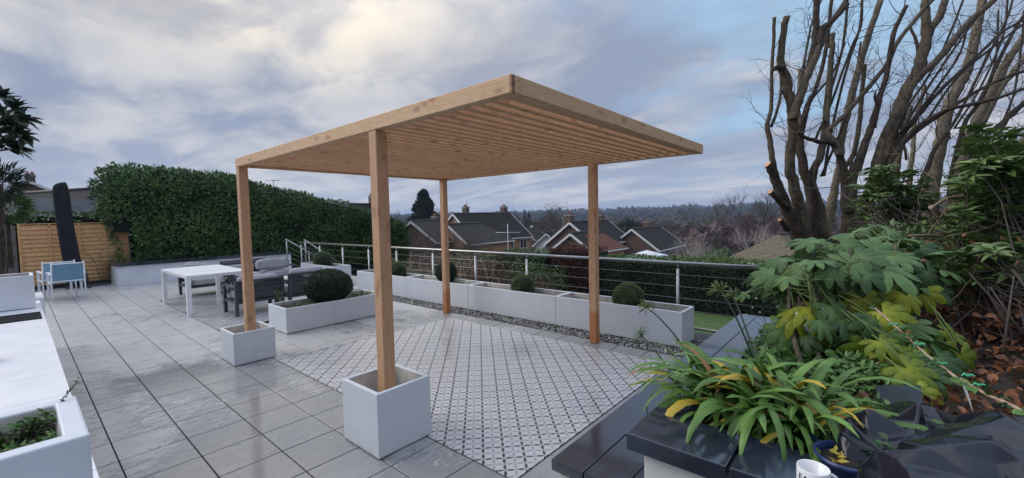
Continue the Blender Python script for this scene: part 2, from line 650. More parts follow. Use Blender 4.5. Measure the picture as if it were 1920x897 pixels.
def mat_roof(name, c1, c2, moss=0.2, mosscol=(0.06, 0.065, 0.03), sc=1.0):
    """plain tiled roof: courses run along the eaves, u along the ridge in attribute uv"""
    m, nt, b = new_mat(name)
    uv = S(nt, nt.node('ShaderNodeUVMap').outputs[0])
    bk = nt.node('ShaderNodeTexBrick', {'Scale': 1.0, 'Mortar Size': 0.018, 'Mortar Smooth': 0.3, 'Brick Width': 0.24 * sc, 'Row Height': 0.16 * sc, 'Color1': c1, 'Color2': c2, 'Mortar': tuple(c * 0.35 for c in c1), 'Bias': 0.0})
    nt.put(bk.inputs['Vector'], uv)
    n = nt.noise(uv, 0.55, 6.0, 0.65, 0.4)
    n2 = nt.noise(uv, 5.0, 5.0, 0.7)
    col = nt.mix(nt.smooth(n2, 0.35, 0.7) * 0.4, bk.outputs[0], tuple(c * 1.5 for c in c2))
    col = nt.mix(nt.smooth(n * 0.6 + n2 * 0.4, 0.5, 0.62) * moss, col, mosscol)
    nt.put(b.inputs['Base Color'], col)
    b.inputs['Roughness'].default_value = 0.9
    b.inputs['Specular IOR Level'].default_value = 0.15
    bump(nt, b, S(nt, bk.outputs['Fac']) * -1.0 + n2 * 0.3, 0.02, 0.7)
    return m


M = {}
M['slab'] = mat_slab()
M['pattern'] = mat_pattern()
M['grout'] = plain('dark_grout', (0.022, 0.022, 0.022), 0.6, bumpd=0.002)
M['larch'] = mat_wood('larch_timber', (0.70, 0.470, 0.280), (0.60, 0.350, 0.180), (0.16, 0.06, 0.022))
M['larch_post'] = mat_wood('larch_post_timber', (0.62, 0.375, 0.215), (0.52, 0.275, 0.140), (0.13, 0.045, 0.018))
M['larch_wet'] = mat_wood('larch_post_with_soaked_foot', (0.62, 0.375, 0.215), (0.52, 0.275, 0.140), (0.13, 0.045, 0.018), wet=True)
M['larch_deep'] = mat_wood('larch_slat_timber', (0.74, 0.465, 0.275), (0.58, 0.315, 0.155), (0.10, 0.035, 0.015))
M['fencewood'] = mat_wood('orange_lap_board', (0.80, 0.48, 0.22), (0.60, 0.31, 0.11), (0.14, 0.06, 0.025))
M['oldwood'] = mat_wood('weathered_grey_board', (0.17, 0.155, 0.14), (0.10, 0.09, 0.08), (0.04, 0.035, 0.03))
M['endgrain'] = plain('wet_end_grain', (0.36, 0.17, 0.075), 0.6, nscale=30, var=0.3)
def mat_planter():
    m, nt, b = new_mat('pale_grey_fibrestone')
    wc = S(nt, nt.node('ShaderNodeNewGeometry').outputs['Position'])
    streak = nt.noise(nt.mapping(wc, scale=(14, 14, 0.9)), 1.5, 5.0, 0.6, 0.3)
    blot = nt.noise(wc, 2.2, 5.0, 0.6)
    z = nt.sep(wc)[2]
    splash = nt.smooth(z + nt.noise(wc, 16.0, 5.0, 0.7) * 0.13, 0.12, 0.05)
    col = nt.mix(nt.smooth(blot, 0.35, 0.7) * 0.5, (0.60, 0.63, 0.665), (0.545, 0.575, 0.61))
    col = nt.mix(nt.smooth(streak, 0.54, 0.72) * 0.22, col, (0.42, 0.44, 0.44))
    col = nt.mix(splash * 0.35, col, (0.30, 0.30, 0.28))
    nt.put(b.inputs['Base Color'], col)
    nt.put(b.inputs['Roughness'], nt.smooth(blot, 0.3, 0.7, 0.32, 0.48))
    bump(nt, b, nt.noise(wc, 90.0, 4.0, 0.6), 0.0006, 0.4)
    return m


M['planter'] = mat_planter()
M['planter_in'] = plain('damp_planter_inside', (0.50, 0.475, 0.43), 0.7, var=0.14, nscale=5)
M['plinth'] = plain('black_recessed_plinth', (0.015, 0.015, 0.018), 0.6)
M['render'] = plain('white_painted_render', (0.66, 0.68, 0.71), 0.7, var=0.05, nscale=2.5, bumpd=0.002, bscale=45)
M['cream'] = plain('cream_rendered_wall', (0.60, 0.60, 0.56), 0.7, var=0.06, nscale=3, bumpd=0.0015, bscale=40)
M['worktop'] = plain('white_porcelain_worktop', (0.70, 0.70, 0.72), 0.42, var=0.008, nscale=2.0)
M['soil'] = plain('dark_potting_soil', (0.035, 0.026, 0.018), 0.9, var=0.45, nscale=22, bumpd=0.02, bscale=55)
M['alu'] = plain('white_powder_coated_metal', (0.74, 0.75, 0.76), 0.38, var=0.02)
M['sling'] = plain('blue_sling_fabric', (0.15, 0.30, 0.42), 0.7, var=0.08, nscale=40)
M['sling2'] = plain('pale_blue_sling_fabric', (0.24, 0.40, 0.52), 0.7, var=0.08, nscale=40)
M['char'] = plain('charcoal_metal_frame', (0.040, 0.045, 0.055), 0.42, var=0.06)
M['cushion'] = plain('grey_outdoor_cushion', (0.36, 0.35, 0.37), 0.9, var=0.07, nscale=9, bumpd=0.012, bscale=5)
M['parasol'] = plain('black_parasol_cover', (0.008, 0.009, 0.014), 0.85, var=0.25, nscale=5, bumpd=0.05, bscale=7)
M['steel'] = plain('brushed_stainless_steel', (0.40, 0.40, 0.39), 0.36, metal=1.0, var=0.04)
M['dark_pot'] = plain('black_plastic_pot', (0.02, 0.02, 0.022), 0.45)
M['gravelbase'] = plain('gravel_bed', (0.06, 0.06, 0.055), 0.9, var=0.4, nscale=60, bumpd=0.01)
M['mulch'] = plain('dark_leaf_mould', (0.030, 0.020, 0.014), 0.95, var=0.5, nscale=14, bumpd=0.04, bscale=30)
M['ivory'] = plain('white_label_plastic', (0.75, 0.75, 0.74), 0.35, var=0.02)
M['ceramic'] = plain('white_glazed_mug', (0.78, 0.77, 0.76), 0.14, var=0.01)
M['ink'] = plain('navy_print', (0.012, 0.014, 0.04), 0.3)
M['navyrim'] = plain('navy_glazed_pot', (0.025, 0.045, 0.13), 0.18, var=0.15)
M['cane'] = plain('bamboo_cane_bark', (0.42, 0.30, 0.20), 0.6, var=0.2, nscale=30)
M['tie'] = plain('green_plant_tie', (0.07, 0.46, 0.25), 0.45)
M['redtie'] = plain('red_plant_tie', (0.55, 0.06, 0.05), 0.45)
M['board'] = plain('blue_grey_plastic_board', (0.018, 0.030, 0.042), 0.45, var=0.2, nscale=4)
M['hose'] = plain('black_irrigation_hose', (0.012, 0.012, 0.014), 0.4)
M['slotmat'] = plain('matt_black_slot', (0.008, 0.008, 0.012), 0.85, spec=0.12)
M['maroon'] = plain('maroon_glaze', (0.11, 0.012, 0.03), 0.2)
M['orange'] = plain('orange_plastic', (0.65, 0.11, 0.03), 0.4)


def mat_coping():
    m, nt, b = new_mat('wet_anthracite_coping')
    wc = S(nt, nt.node('ShaderNodeNewGeometry').outputs['Position'])
    n = nt.noise(wc, 5.0, 5.0, 0.6, 0.5)
    sp = nt.noise(wc, 45.0, 4.0, 0.7)
    film = nt.smooth(nt.noise(nt.mapping(wc, loc=(1, 4, 0)), 3.2, 6.0, 0.65, 0.8), 0.44, 0.52)
    col = nt.mix(n, (0.022, 0.029, 0.048), (0.034, 0.044, 0.068))
    col = nt.mix(film * 0.6, col, (0.020, 0.022, 0.030))
    col = nt.mix(nt.smooth(sp, 0.66, 0.72) * 0.25, col, (0.20, 0.20, 0.20))
    nt.put(b.inputs['Base Color'], col)
    nt.put(b.inputs['Roughness'], nt.mix(film, 0.20, 0.10))
    b.inputs['Specular IOR Level'].default_value = 0.75
    b.inputs['Coat Weight'].default_value = 0.3
    b.inputs['Coat Roughness'].default_value = 0.07
    bump(nt, b, sp * 0.25 + n + film * 0.05, 0.003, 0.35)
    return m


def mat_bag():
    m, nt, b = new_mat('black_bin_liner')
    co = coords(nt)
    nt.put(b.inputs['Base Color'], (0.008, 0.010, 0.018))
    nt.put(b.inputs['Roughness'], nt.smooth(nt.noise(co, 9.0, 4.0), 0.3, 0.7, 0.10, 0.18))
    b.inputs['Specular IOR Level'].default_value = 0.40
    v = nt.noise(nt.mapping(co, rot=(0, 0, 0.6), scale=(1, 2.6, 1)), 5.5, 4.0, 0.5, 1.4)
    ridg = nt.math('ABSOLUTE', v - 0.5)
    bump(nt, b, ridg, 0.012, 0.25)
    return m


M['coping'] = mat_coping()
M['bag'] = mat_bag()
M['laurel'] = mat_leaf('laurel_leaf', (0.022, 0.062, 0.014), (0.140, 0.270, 0.065), 0.38, 0.06)
M['laurel_lt'] = mat_leaf('bright_laurel_leaf', (0.022, 0.055, 0.014), (0.100, 0.190, 0.040), 0.36, 0.10)
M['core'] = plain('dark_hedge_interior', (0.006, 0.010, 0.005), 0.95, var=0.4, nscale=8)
M['box'] = mat_leaf('box_topiary_leaf', (0.036, 0.072, 0.022), (0.165, 0.240, 0.075), 0.5, 0.06)
M['yew'] = mat_leaf('yew_leaf', (0.008, 0.022, 0.012), (0.048, 0.090, 0.045), 0.5, 0.04)
M['herb'] = mat_leaf('small_green_herb', (0.030, 0.085, 0.018), (0.12, 0.25, 0.05), 0.5, 0.15)
M['agap'] = mat_leaf('strap_leaf', (0.022, 0.066, 0.012), (0.165, 0.310, 0.060), 0.40, 0.16, spec=0.4)
M['agap_y'] = mat_leaf('yellowed_strap_leaf', (0.30, 0.26, 0.03), (0.62, 0.42, 0.04), 0.45, 0.2)
M['agap_b'] = mat_leaf('withered_strap_leaf', (0.17, 0.085, 0.03), (0.42, 0.23, 0.08), 0.7, 0.15)
M['fatsia'] = mat_leaf('fatsia_leaf', (0.016, 0.052, 0.014), (0.165, 0.285, 0.085), 0.44, 0.16, spec=0.32)
M['fatsia_y'] = mat_leaf('yellowing_fatsia_leaf', (0.09, 0.18, 0.02), (0.52, 0.52, 0.04), 0.48, 0.25, spec=0.3, spots=((0.09, 0.08, 0.02), 0.55))
M['rhodo'] = mat_leaf('rhododendron_leaf', (0.040, 0.088, 0.022), (0.185, 0.275, 0.075), 0.4, 0.1)
M['dead'] = mat_leaf('fallen_brown_leaf', (0.050, 0.022, 0.012), (0.40, 0.17, 0.075), 0.6, 0.08)
M['fern'] = mat_leaf('low_green_leaf', (0.014, 0.045, 0.016), (0.060, 0.140, 0.035), 0.45, 0.1)
M['palm'] = mat_leaf('loquat_leaf', (0.012, 0.030, 0.018), (0.055, 0.085, 0.055), 0.42, 0.05)
M['redshrub'] = mat_leaf('berberis_leaf', (0.045, 0.010, 0.010), (0.15, 0.035, 0.025), 0.6, 0.1)
M['conifer'] = mat_leaf('conifer_needle', (0.006, 0.018, 0.010), (0.022, 0.050, 0.024), 0.7, 0.0)
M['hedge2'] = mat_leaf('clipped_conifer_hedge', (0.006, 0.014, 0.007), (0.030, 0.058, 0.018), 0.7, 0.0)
M['hedge2top'] = mat_leaf('sunlit_hedge_top', (0.045, 0.095, 0.02), (0.13, 0.22, 0.05), 0.6, 0.05)  # lighter copy of the hedge green, light on the top put into the colour
M['amber'] = mat_leaf('amber_shrub_leaf', (0.16, 0.07, 0.012), (0.42, 0.20, 0.03), 0.6, 0.1)
M['bark'] = mat_bark('dark_bark', (0.044, 0.033, 0.023), (0.150, 0.120, 0.086))
M['bark_dk'] = mat_bark('wet_black_bark', (0.022, 0.016, 0.013), (0.082, 0.062, 0.047))
M['bark_lt'] = mat_bark('grey_bark', (0.080, 0.066, 0.048), (0.225, 0.185, 0.135))
M['cut'] = plain('fresh_cut_wood', (0.62, 0.34, 0.17), 0.6, nscale=20)
M['cut_old'] = plain('old_cut_wood', (0.42, 0.38, 0.30), 0.7, nscale=20)
M['twig'] = plain('bare_twig', (0.085, 0.066, 0.055), 0.8)
M['twig_purple'] = plain('purple_birch_twig', (0.085, 0.045, 0.048), 0.8)
M['twig_tan'] = plain('tan_tangled_stem', (0.28, 0.20, 0.14), 0.8)
M['twig_white'] = plain('white_birch_stem', (0.42, 0.38, 0.35), 0.7)
M['twig_far'] = plain('distant_bare_twig', (0.10, 0.085, 0.070), 0.9)
M['stem_g'] = plain('pale_green_stem', (0.17, 0.23, 0.065), 0.5, var=0.15)
M['stem_dk'] = plain('dark_green_stem', (0.015, 0.035, 0.018), 0.4)
M['brick_y'] = mat_brick('yellow_stock_brick', (0.46, 0.27, 0.15), (0.38, 0.205, 0.11), (0.28, 0.23, 0.18))
M['brick_d'] = mat_brick('dark_chimney_brick', (0.14, 0.085, 0.055), (0.10, 0.06, 0.042), (0.13, 0.11, 0.09))
M['brick_r'] = mat_brick('dark_red_brick', (0.185, 0.095, 0.066), (0.130, 0.066, 0.048), (0.16, 0.13, 0.11))
M['roof'] = mat_roof('dark_tiled_roof', (0.026, 0.023, 0.022), (0.040, 0.035, 0.033), 0.35)
M['roof_gr'] = mat_roof('grey_tiled_roof', (0.048, 0.043, 0.041), (0.068, 0.061, 0.057), 0.25)
M['roof_red'] = mat_roof('red_tiled_roof', (0.135, 0.060, 0.042), (0.18, 0.085, 0.060), 0.15)
M['roof_moss'] = mat_roof('mossy_brown_tiled_roof', (0.125, 0.105, 0.072), (0.185, 0.155, 0.110), 0.5, (0.11, 0.105, 0.04), sc=1.0)
M['whitepaint'] = plain('white_painted_board', (0.74, 0.74, 0.73), 0.5, var=0.05)
M['glass'] = plain('dark_window_glass', (0.03, 0.035, 0.045), 0.06, var=0.1)
M['greypaint'] = plain('grey_fascia', (0.30, 0.32, 0.33), 0.6, var=0.1)
M['canopy'] = plain('white_canopy_cloth', (0.62, 0.64, 0.68), 0.7, var=0.05)
# ------------------------------------------------------------------ terrain
def terr_z(x, y):
    r = math.hypot(x, y)
    z = -0.2
    t = min(max((x - 6.5) / 0.9, 0), 1); t = t * t * (3 - 2 * t)
    z = z * (1 - t) + (-1.0) * t
    if x > 12:
        s = min((x - 12) / 34.0, 1.0); s = s * s * (3 - 2 * s)
        z += -5.2 * s
    if x > 46:
        z += -3.0 * min((x - 46) / 150.0, 1.0)
    if r > 260:
        s = min((r - 260) / 900.0, 1.0)
        z = z * (1 - s) + (9.0 + 5.0 * math.sin(math.atan2(y, x) * 3.0 + 2.0)) * s * s
        z += s * 3.5 * mnoise.noise(Vector((x / 170.0, y / 170.0, 0.0)))
    if r > 1200:
        z += (r - 1200) * 0.0006
    return z


def build_terrain():
    radii = [0.0]
    r = 3.0
    while r < 3600:
        radii.append(r); r *= 1.07
    seg = 220
    vs = [(0, 0, terr_z(0, 0))]
    fs = []
    for i, rr in enumerate(radii[1:]):
        for k in range(seg):
            a = 2 * PI * k / seg
            x, y = rr * math.cos(a), rr * math.sin(a)
            vs.append((x, y, terr_z(x, y)))
    for k in range(seg):
        fs.append((0, 1 + k, 1 + (k + 1) % seg))
    for i in range(len(radii) - 2):
        b0 = 1 + i * seg
        for k in range(seg):
            k2 = (k + 1) % seg
            fs.append((b0 + k, b0 + seg + k, b0 + seg + k2, b0 + k2))
    m, nt, b = new_mat('garden_ground_and_fields')
    wc = S(nt, nt.node('ShaderNodeNewGeometry').outputs['Position'])
    n = nt.noise(wc, 0.25, 6.0, 0.6)
    n2 = nt.noise(wc, 0.02, 6.0, 0.65)
    n3 = nt.noise(wc, 0.09, 8.0, 0.75)
    col = nt.mix(nt.smooth(n, 0.35, 0.65), (0.040, 0.055, 0.022), (0.060, 0.050, 0.032))
    col = nt.mix(nt.smooth(n2, 0.45, 0.6), col, (0.050, 0.045, 0.040))
    col = nt.mix(nt.smooth(n3, 0.4, 0.7) * 0.6, col, (0.020, 0.026, 0.020))
    nt.put(b.inputs['Base Color'], col)
    b.inputs['Roughness'].default_value = 0.95
    b.inputs['Specular IOR Level'].default_value = 0.1
    o = MB().add(vs, fs, True).build('ground', m)
    tag(o, 'brown and green ground falling away below the terrace to far wooded hills', kind='structure')


build_terrain()

# lawn strip seen past the end of the planter row
m, nt, b = new_mat('striped_artificial_lawn')
wc = S(nt, nt.node('ShaderNodeNewGeometry').outputs['Position'])
x_, y_, z_ = nt.sep(wc)
n = nt.noise(wc, 3.0, 5.0, 0.6)
nf = nt.noise(wc, 120.0, 3.0, 0.7)
st = nt.math('SINE', x_ * 20.0 + n * 4.0) * 0.5 + 0.5
nt.put(b.inputs['Base Color'], nt.mix(nf, nt.mix(st, (0.030, 0.075, 0.016), (0.065, 0.135, 0.028)), (0.09, 0.15, 0.035)))
b.inputs['Roughness'].default_value = 0.8
bump(nt, b, nf, 0.02, 0.8)
o = MB().add([(6.9, -3, -0.93), (11.8, -3, -0.95), (11.8, 11, -0.95), (6.9, 11, -0.93)], [(0, 1, 2, 3)]).build('lawn', m)
tag(o, 'green lawn below the terrace past the railing', kind='structure')

# ------------------------------------------------------------------ terrace with its paving slabs
terrace = MB().box((-6, -3, -1.2), (6.42, 18.2, -0.024)).build('terrace', M['grout'])
tag(terrace, 'raised terrace laid with wet grey slabs', kind='structure')
WM['terrace'] = Matrix.Identity(4)
SL = 0.405
GAP = 0.0095
slabs = []


def add_slab_rect(x0, x1, y0, y1):
    slabs.append((x0 + GAP / 2, x1 - GAP / 2, y0 + GAP / 2, y1 - GAP / 2))


rows = [2.54 + SL * k for k in range(-6, 37)]
left_cols = [0.262, 0.402, 0.808, 1.214, 1.620, 2.026]
right_cols = [2.026 + SL * k for k in range(7)] + [4.80, 5.10]
for y0, y1 in zip(rows, rows[1:]):
    for x0, x1 in zip(left_cols, left_cols[1:]):
        if y1 > 1.0: add_slab_rect(x0, x1, y0, min(y1, 17.3))
    for k in range(1, 8):     # behind and under the worktop side
        if y0 > 7.9: add_slab_rect(0.262 - SL * k, 0.262 - SL * (k - 1), y0, min(y1, 17.3))
for x0, x1 in zip(right_cols, right_cols[1:]):
    strip = x0 > 4.7
    yr = [1.345, 1.755]
    if not strip: add_slab_rect(x0, x1, 1.345, 1.755)
    yy = [1.345] + [r for r in rows if r > 1.5] if strip else [5.585] + [r for r in rows if r > 5.7]
    for y0, y1 in zip(yy, yy[1:]):
        if y1 <= 8.02 or y0 >= 12.2 or strip:
            if strip and y1 > 9.8: continue
            if y0 >= 12.2 or y1 <= 8.02 or strip:
                add_slab_rect(x0, x1, y0, min(y1, 17.3))
for y0, y1 in zip(rows, rows[1:]):
    if y0 > 9.7:
        for k in range(4):
            if k or y0 > 9.7: add_slab_rect(5.10 + SL * k if k else 5.10, 5.10 + SL * (k + 1), y0, y1)
slabs.sort(key=lambda s: math.hypot((s[0] + s[1]) / 2, (s[2] + s[3]) / 2))


def in_view(x, y, z=0, m=40):
    v = Vector((x, y, z)) - EYE
    d = v.dot(FW)
    if d < 0.3: return False
    px = CX + FPX * v.dot(RT) / d; py = CY - FPX * v.dot(UP) / d
    return -m < px < 1920 + m and -m < py < 897 + m


vis = [s for s in slabs if any(in_view(a, b) for a in s[:2] for b in s[2:])]
inv_ = [s for s in slabs if s not in vis]


def slab_obj(s):
    x0, x1, y0, y1 = s
    w, h = round(x1 - x0, 3), round(y1 - y0, 3)
    key = ('slab', w, h)
    me = SHARED.get(key)
    if me is None:
        o = MB().box((-w / 2, -h / 2, -0.022), (w / 2, h / 2, 0.0)).build('paving_slab', M['slab'], None, bevel=0.0018)
        me = o.data; SHARED[key] = me
        bpy.data.objects.remove(o)
    o = bpy.data.objects.new('paving_slab', me)
    COL.objects.link(o)
    o.parent = terrace
    o.location = ((x0 + x1) / 2, (y0 + y1) / 2, random.uniform(-0.0006, 0.0006))
    return o


random.seed(3)
for s in vis[:300]: slab_obj(s)
mb = MB()
for s in vis[300:] + inv_: mb.box((s[0], s[2], -0.022), (s[1], s[3], 0.0))
o = mb.build('farther_paving_slab', M['slab'], terrace)
o['kind'] = 'stuff'

# printed tile floor under the pergola, and the one under the sofas
pf = MB().box((2.030, 1.7585, -0.020), (4.798, 5.582, -0.006)).build('patterned_floor', M['grout'])
tag(pf, 'patterned tile floor of grey leaf lattice under the pergola', kind='structure')
TP = 0.2085
ptile = []
xx = 2.032
while xx < 4.79:
    yy = 1.762
    while yy < 5.57:
        ptile.append((xx, min(xx + TP, 4.797), yy, min(yy + TP, 5.581)))
        yy += TP
    xx += TP
ptile = [t for t in ptile if t[1] - t[0] > 0.03 and t[3] - t[2] > 0.03]
for t in ptile:
    w, h = round(t[1] - t[0] - 0.0016, 4), round(t[3] - t[2] - 0.0016, 4)
    key = ('pt', w, h)
    me = SHARED.get(key)
    if me is None:
        o = MB().box((-w / 2, -h / 2, -0.008), (w / 2, h / 2, 0.0005)).build('patterned_tile', M['pattern'])
        me = o.data; SHARED[key] = me; bpy.data.objects.remove(o)
    o = bpy.data.objects.new('patterned_tile', me); COL.objects.link(o); o.parent = pf
    o.location = ((t[0] + t[1]) / 2, (t[2] + t[3]) / 2, 0.0)
pf2 = MB().box((2.030, 8.0, -0.020), (4.798, 12.2, -0.006)).build('patterned_seating_floor', M['grout'])
tag(pf2, 'patterned tile floor under the grey sofas', kind='structure')
mb = MB()
for i in range(13):
    for j in range(20):
        x0 = 2.032 + i * TP; y0 = 8.004 + j * TP
        mb.box((x0, y0, -0.008), (min(x0 + TP - 0.002, 4.797), y0 + TP - 0.002, 0.0005))
o = mb.build('patterned_tile', M['pattern'], pf2)
o['kind'] = 'stuff'

# gravel strip in front of the planter row
gb = MB().box((5.10, 1.25, -0.022), (6.0, 9.8, -0.012)).build('gravel_bed', M['gravelbase'])
tag(gb, 'narrow gravel bed between paving and planter row', kind='structure')
m, nt, b = new_mat('grey_and_white_pebbles')
t = S(nt, nt.node('ShaderNodeAttribute', attribute_name='tint').outputs['Fac'])
nt.put(b.inputs['Base Color'], nt.ramp(t, [(0.0, (0.05, 0.05, 0.048)), (0.45, (0.20, 0.195, 0.18)), (0.8, (0.40, 0.40, 0.38)), (1.0, (0.62, 0.61, 0.58))]))
b.inputs['Roughness'].default_value = 0.4
M['pebble'] = m


def pebbles(name, n, fx, r0, r1, parent=None):
    ico = bmesh.new(); bmesh.ops.create_icosphere(ico, subdivisions=1, radius=1.0)
    bv = np.array([v.co[:] for v in ico.verts]); bf = np.array([[v.index for v in f.verts] for f in ico.faces]); ico.free()
    P = fx(n)
    r = rng.uniform(r0, r1, n)
    sc = np.stack([r * rng.uniform(0.8, 1.4, n), r * rng.uniform(0.7, 1.1, n), r * rng.uniform(0.45, 0.75, n)], 1)
    an = rng.uniform(0, 2 * PI, n)
    V = bv[None] * sc[:, None] * (1 + rng.uniform(-0.12, 0.12, (n, len(bv), 1)))
    c, s = np.cos(an)[:, None], np.sin(an)[:, None]
    Vx = V[:, :, 0] * c - V[:, :, 1] * s; Vy = V[:, :, 0] * s + V[:, :, 1] * c
    V = np.stack([Vx, Vy, V[:, :, 2]], 2) + P[:, None]
    F = (np.arange(n) * len(bv))[:, None, None] + bf[None]
    return mesh_np(name, V.reshape(-1, 3), F.reshape(-1, 3), M['pebble'], parent, tint=np.repeat(rng.random(n), len(bv)), smooth=True)


def gfx(n):
    x = 5.11 + 0.34 * rng.random(n); y = 1.28 + 8.4 * rng.random(n) ** 1.25
    m_ = rng.random(n) < 0.12
    x[m_] = 5.1 + 0.85 * rng.random(m_.sum()); y[m_] = 1.28 + 0.5 * rng.random(m_.sum())
    return np.stack([x, y, rng.uniform(-0.012, 0.012, n)], 1)


o = pebbles('gravel', 5200, gfx, 0.008, 0.018)
tag(o, 'grey and white gravel along the foot of the planters', 'gravel', kind='stuff')

# ------------------------------------------------------------------ pergola
perg = thing('pergola', 'larch timber pergola with slatted roof standing on four posts', 'pergola', (1.79, 1.51, 0))
Z0, Z1 = 2.395, 2.497
X0, X1, Y0, Y1 = 1.79, 5.155, 1.512, 5.965
BW = 0.072
def bar(n, a, b, w, h, mat='larch', up=(0, 0, 1)): return wood_bar(n, a, b, w, h, M[mat], perg, up)
zc = (Z0 + Z1) / 2
bar('beam', (X0 + BW / 2, Y0 + 0.0, zc), (X0 + BW / 2, Y1, zc), BW, Z1 - Z0)
bar('beam', (X0 + BW + 0.001, Y0 + BW / 2, zc), (X1, Y0 + BW / 2, zc), BW, Z1 - Z0 - 0.001)
bar('beam', (X1 - BW / 2, Y0 + BW + 0.001, zc), (X1 - BW / 2, Y1, zc), BW, Z1 - Z0 - 0.002)
bar('beam', (X0 + BW + 0.001, Y1 - BW / 2, zc), (X1 - BW - 0.001, Y1 - BW / 2, zc), BW, Z1 - Z0 - 0.001)
# post_and_corner plugs
ny = int((Y1 - Y0 - 2 * BW) / 0.122)
for i in range(ny):
    y = Y0 + BW + 0.075 + i * (Y1 - Y0 - 2 * BW - 0.12) / (ny - 1)
    zs = Z0 + 0.058
    bar('slat', (X0 + BW + 0.001, y, zs), (X1 - BW - 0.001, y, zs), 0.045, 0.068, 'larch_deep')
PW = 0.1
for px, py, zb in ((1.793, 2.86, 0.06), (1.793, 5.862, 0.06), (4.968, 5.84, 0.004), (4.965, 2.81, 0.004)):
    bar('post', (px + PW / 2, py + PW / 2, zb), (px + PW / 2, py + PW / 2, Z0 - 0.001), PW, PW, 'larch_wet' if zb < 0.01 else 'larch_post', (0, 1, 0))
# corner joint end grain and two plugged screw holes
mb = MB().box((X0 - 0.0015, Y0 - 0.0015, Z0 + 0.001), (X0 + 0.028, Y0 + 0.020, Z1 - 0.004))
mb.build('corner_joint', M['endgrain'], perg, world=True, bevel=0.002)
for z in (Z0 + 0.035, Z0 + 0.072):
    MB().tube([(X0 + 0.055, Y0 - 0.0015, z), (X0 + 0.055, Y0 + 0.004, z)], 0.006, 10).build('screw_plug', M['endgrain'], perg, world=True)


# ------------------------------------------------------------------ planters
def planter_box(name, label, x0, x1, y0, y1, z0, h, rim=0.032, fill=0.6, group=None, plinth=0.012, mat='planter', inner='planter_in', cat='planter', soil=None):
    t = thing(name, label, cat, ((x0 + x1) / 2, (y0 + y1) / 2, z0), group=group)
    pl = plinth
    zb = z0 + pl; zt = z0 + h
    zi = zb + (h - pl) * fill
    mb = MB()
    xi0, xi1, yi0, yi1 = x0 + rim, x1 - rim, y0 + rim, y1 - rim
    vs = [(x0, y0, zb), (x1, y0, zb), (x1, y1, zb), (x0, y1, zb), (x0, y0, zt), (x1, y0, zt), (x1, y1, zt), (x0, y1, zt),
          (xi0, yi0, zt), (xi1, yi0, zt), (xi1, yi1, zt), (xi0, yi1, zt)]
    fs = [(0, 3, 2, 1), (0, 1, 5, 4), (1, 2, 6, 5), (2, 3, 7, 6), (3, 0, 4, 7), (4, 5, 9, 8), (5, 6, 10, 9), (6, 7, 11, 10), (7, 4, 8, 11)]
    mb.add(vs, fs)
    mb.mi = 1
    g = 0.0
    vi = [(xi0, yi0, zt), (xi1, yi0, zt), (xi1, yi1, zt), (xi0, yi1, zt), (xi0 + 0.006, yi0 + 0.006, zi - 0.02), (xi1 - 0.006, yi0 + 0.006, zi - 0.02), (xi1 - 0.006, yi1 - 0.006, zi - 0.02), (xi0 + 0.006, yi1 - 0.006, zi - 0.02)]
    mb.add(vi, [(0, 1, 5, 4)[::-1], (1, 2, 6, 5)[::-1], (2, 3, 7, 6)[::-1], (3, 0, 4, 7)[::-1]])
    me_o = mb.build('shell', [M[mat], M[inner]], t, world=True)
    bm = bmesh.new(); bm.from_mesh(me_o.data)
    bmesh.ops.remove_doubles(bm, verts=bm.verts, dist=0.0005)
    bmesh.ops.recalc_face_normals(bm, faces=bm.faces)
    ed = [e for e in bm.edges if len(e.link_faces) == 2 and e.calc_face_angle(0) > 0.5 and (max(v.co.z for v in e.verts) > zt - z0 - 0.002 or abs(e.verts[0].co.z - e.verts[1].co.z) > 0.1)]
    bmesh.ops.bevel(bm, geom=ed, offset=0.006, segments=2, affect='EDGES', profile=0.5)
    bm.to_mesh(me_o.data); bm.free()
    if pl:
        MB().box((x0 + 0.018, y0 + 0.018, z0 + 0.001), (x1 - 0.018, y1 - 0.018, zb + 0.001)).build('plinth', M['plinth'], t, world=True)
    # soil or bare base
    nx, nyy = max(2, int((x1 - x0) / 0.07)), max(2, int((y1 - y0) / 0.07))
    vs, fs = [], []
    for i in range(nx + 1):
        for j in range(nyy + 1):
            x = xi0 + 0.004 + (xi1 - xi0 - 0.008) * i / nx; y = yi0 + 0.004 + (yi1 - yi0 - 0.008) * j / nyy
            vs.append((x, y, zi + (random.uniform(-0.012, 0.012) if soil else 0)))
    for i in range(nx):
        for j in range(nyy):
            a = i * (nyy + 1) + j
            fs.append((a, a + nyy + 1, a + nyy + 2, a + 1))
    MB().add(vs, fs, True).build('soil' if soil else 'base', M['soil' if soil else 'planter_in'], t, world=True)
    return t


planter_box('square_planter', 'white cube planter holding the nearest pergola post', 1.600, 2.074, 2.660, 3.158, 0, 0.480, 0.034, 0.62)
planter_box('square_planter', 'pale cube planter round the left pergola post, beside the long planter', 1.612, 2.076, 5.772, 6.278, 0, 0.392, 0.032, 0.70)
lp = planter_box('long_planter', 'long white trough planter with the large dark yew ball', 2.600, 4.290, 6.775, 7.470, 0, 0.392, 0.034, 0.84, soil=True)
RY = [1.842, 3.790, 5.762, 7.720, 9.740]
rowlab = ['end planter of the long row by the railing, nearest the lawn, with a box ball', 'second planter from the lawn end of the row, box ball at its right', 'third planter from the lawn end of the row, behind the middle post', 'fourth planter from the lawn end of the row, small box ball in it']
for i in range(4):
    planter_box('row_planter', rowlab[i], 5.440, 5.915, RY[i] + 0.002, RY[i + 1] - 0.002, 0, 0.462, 0.034, 0.55, group='pale planters in a row along the railing', plinth=0.012, soil=True)


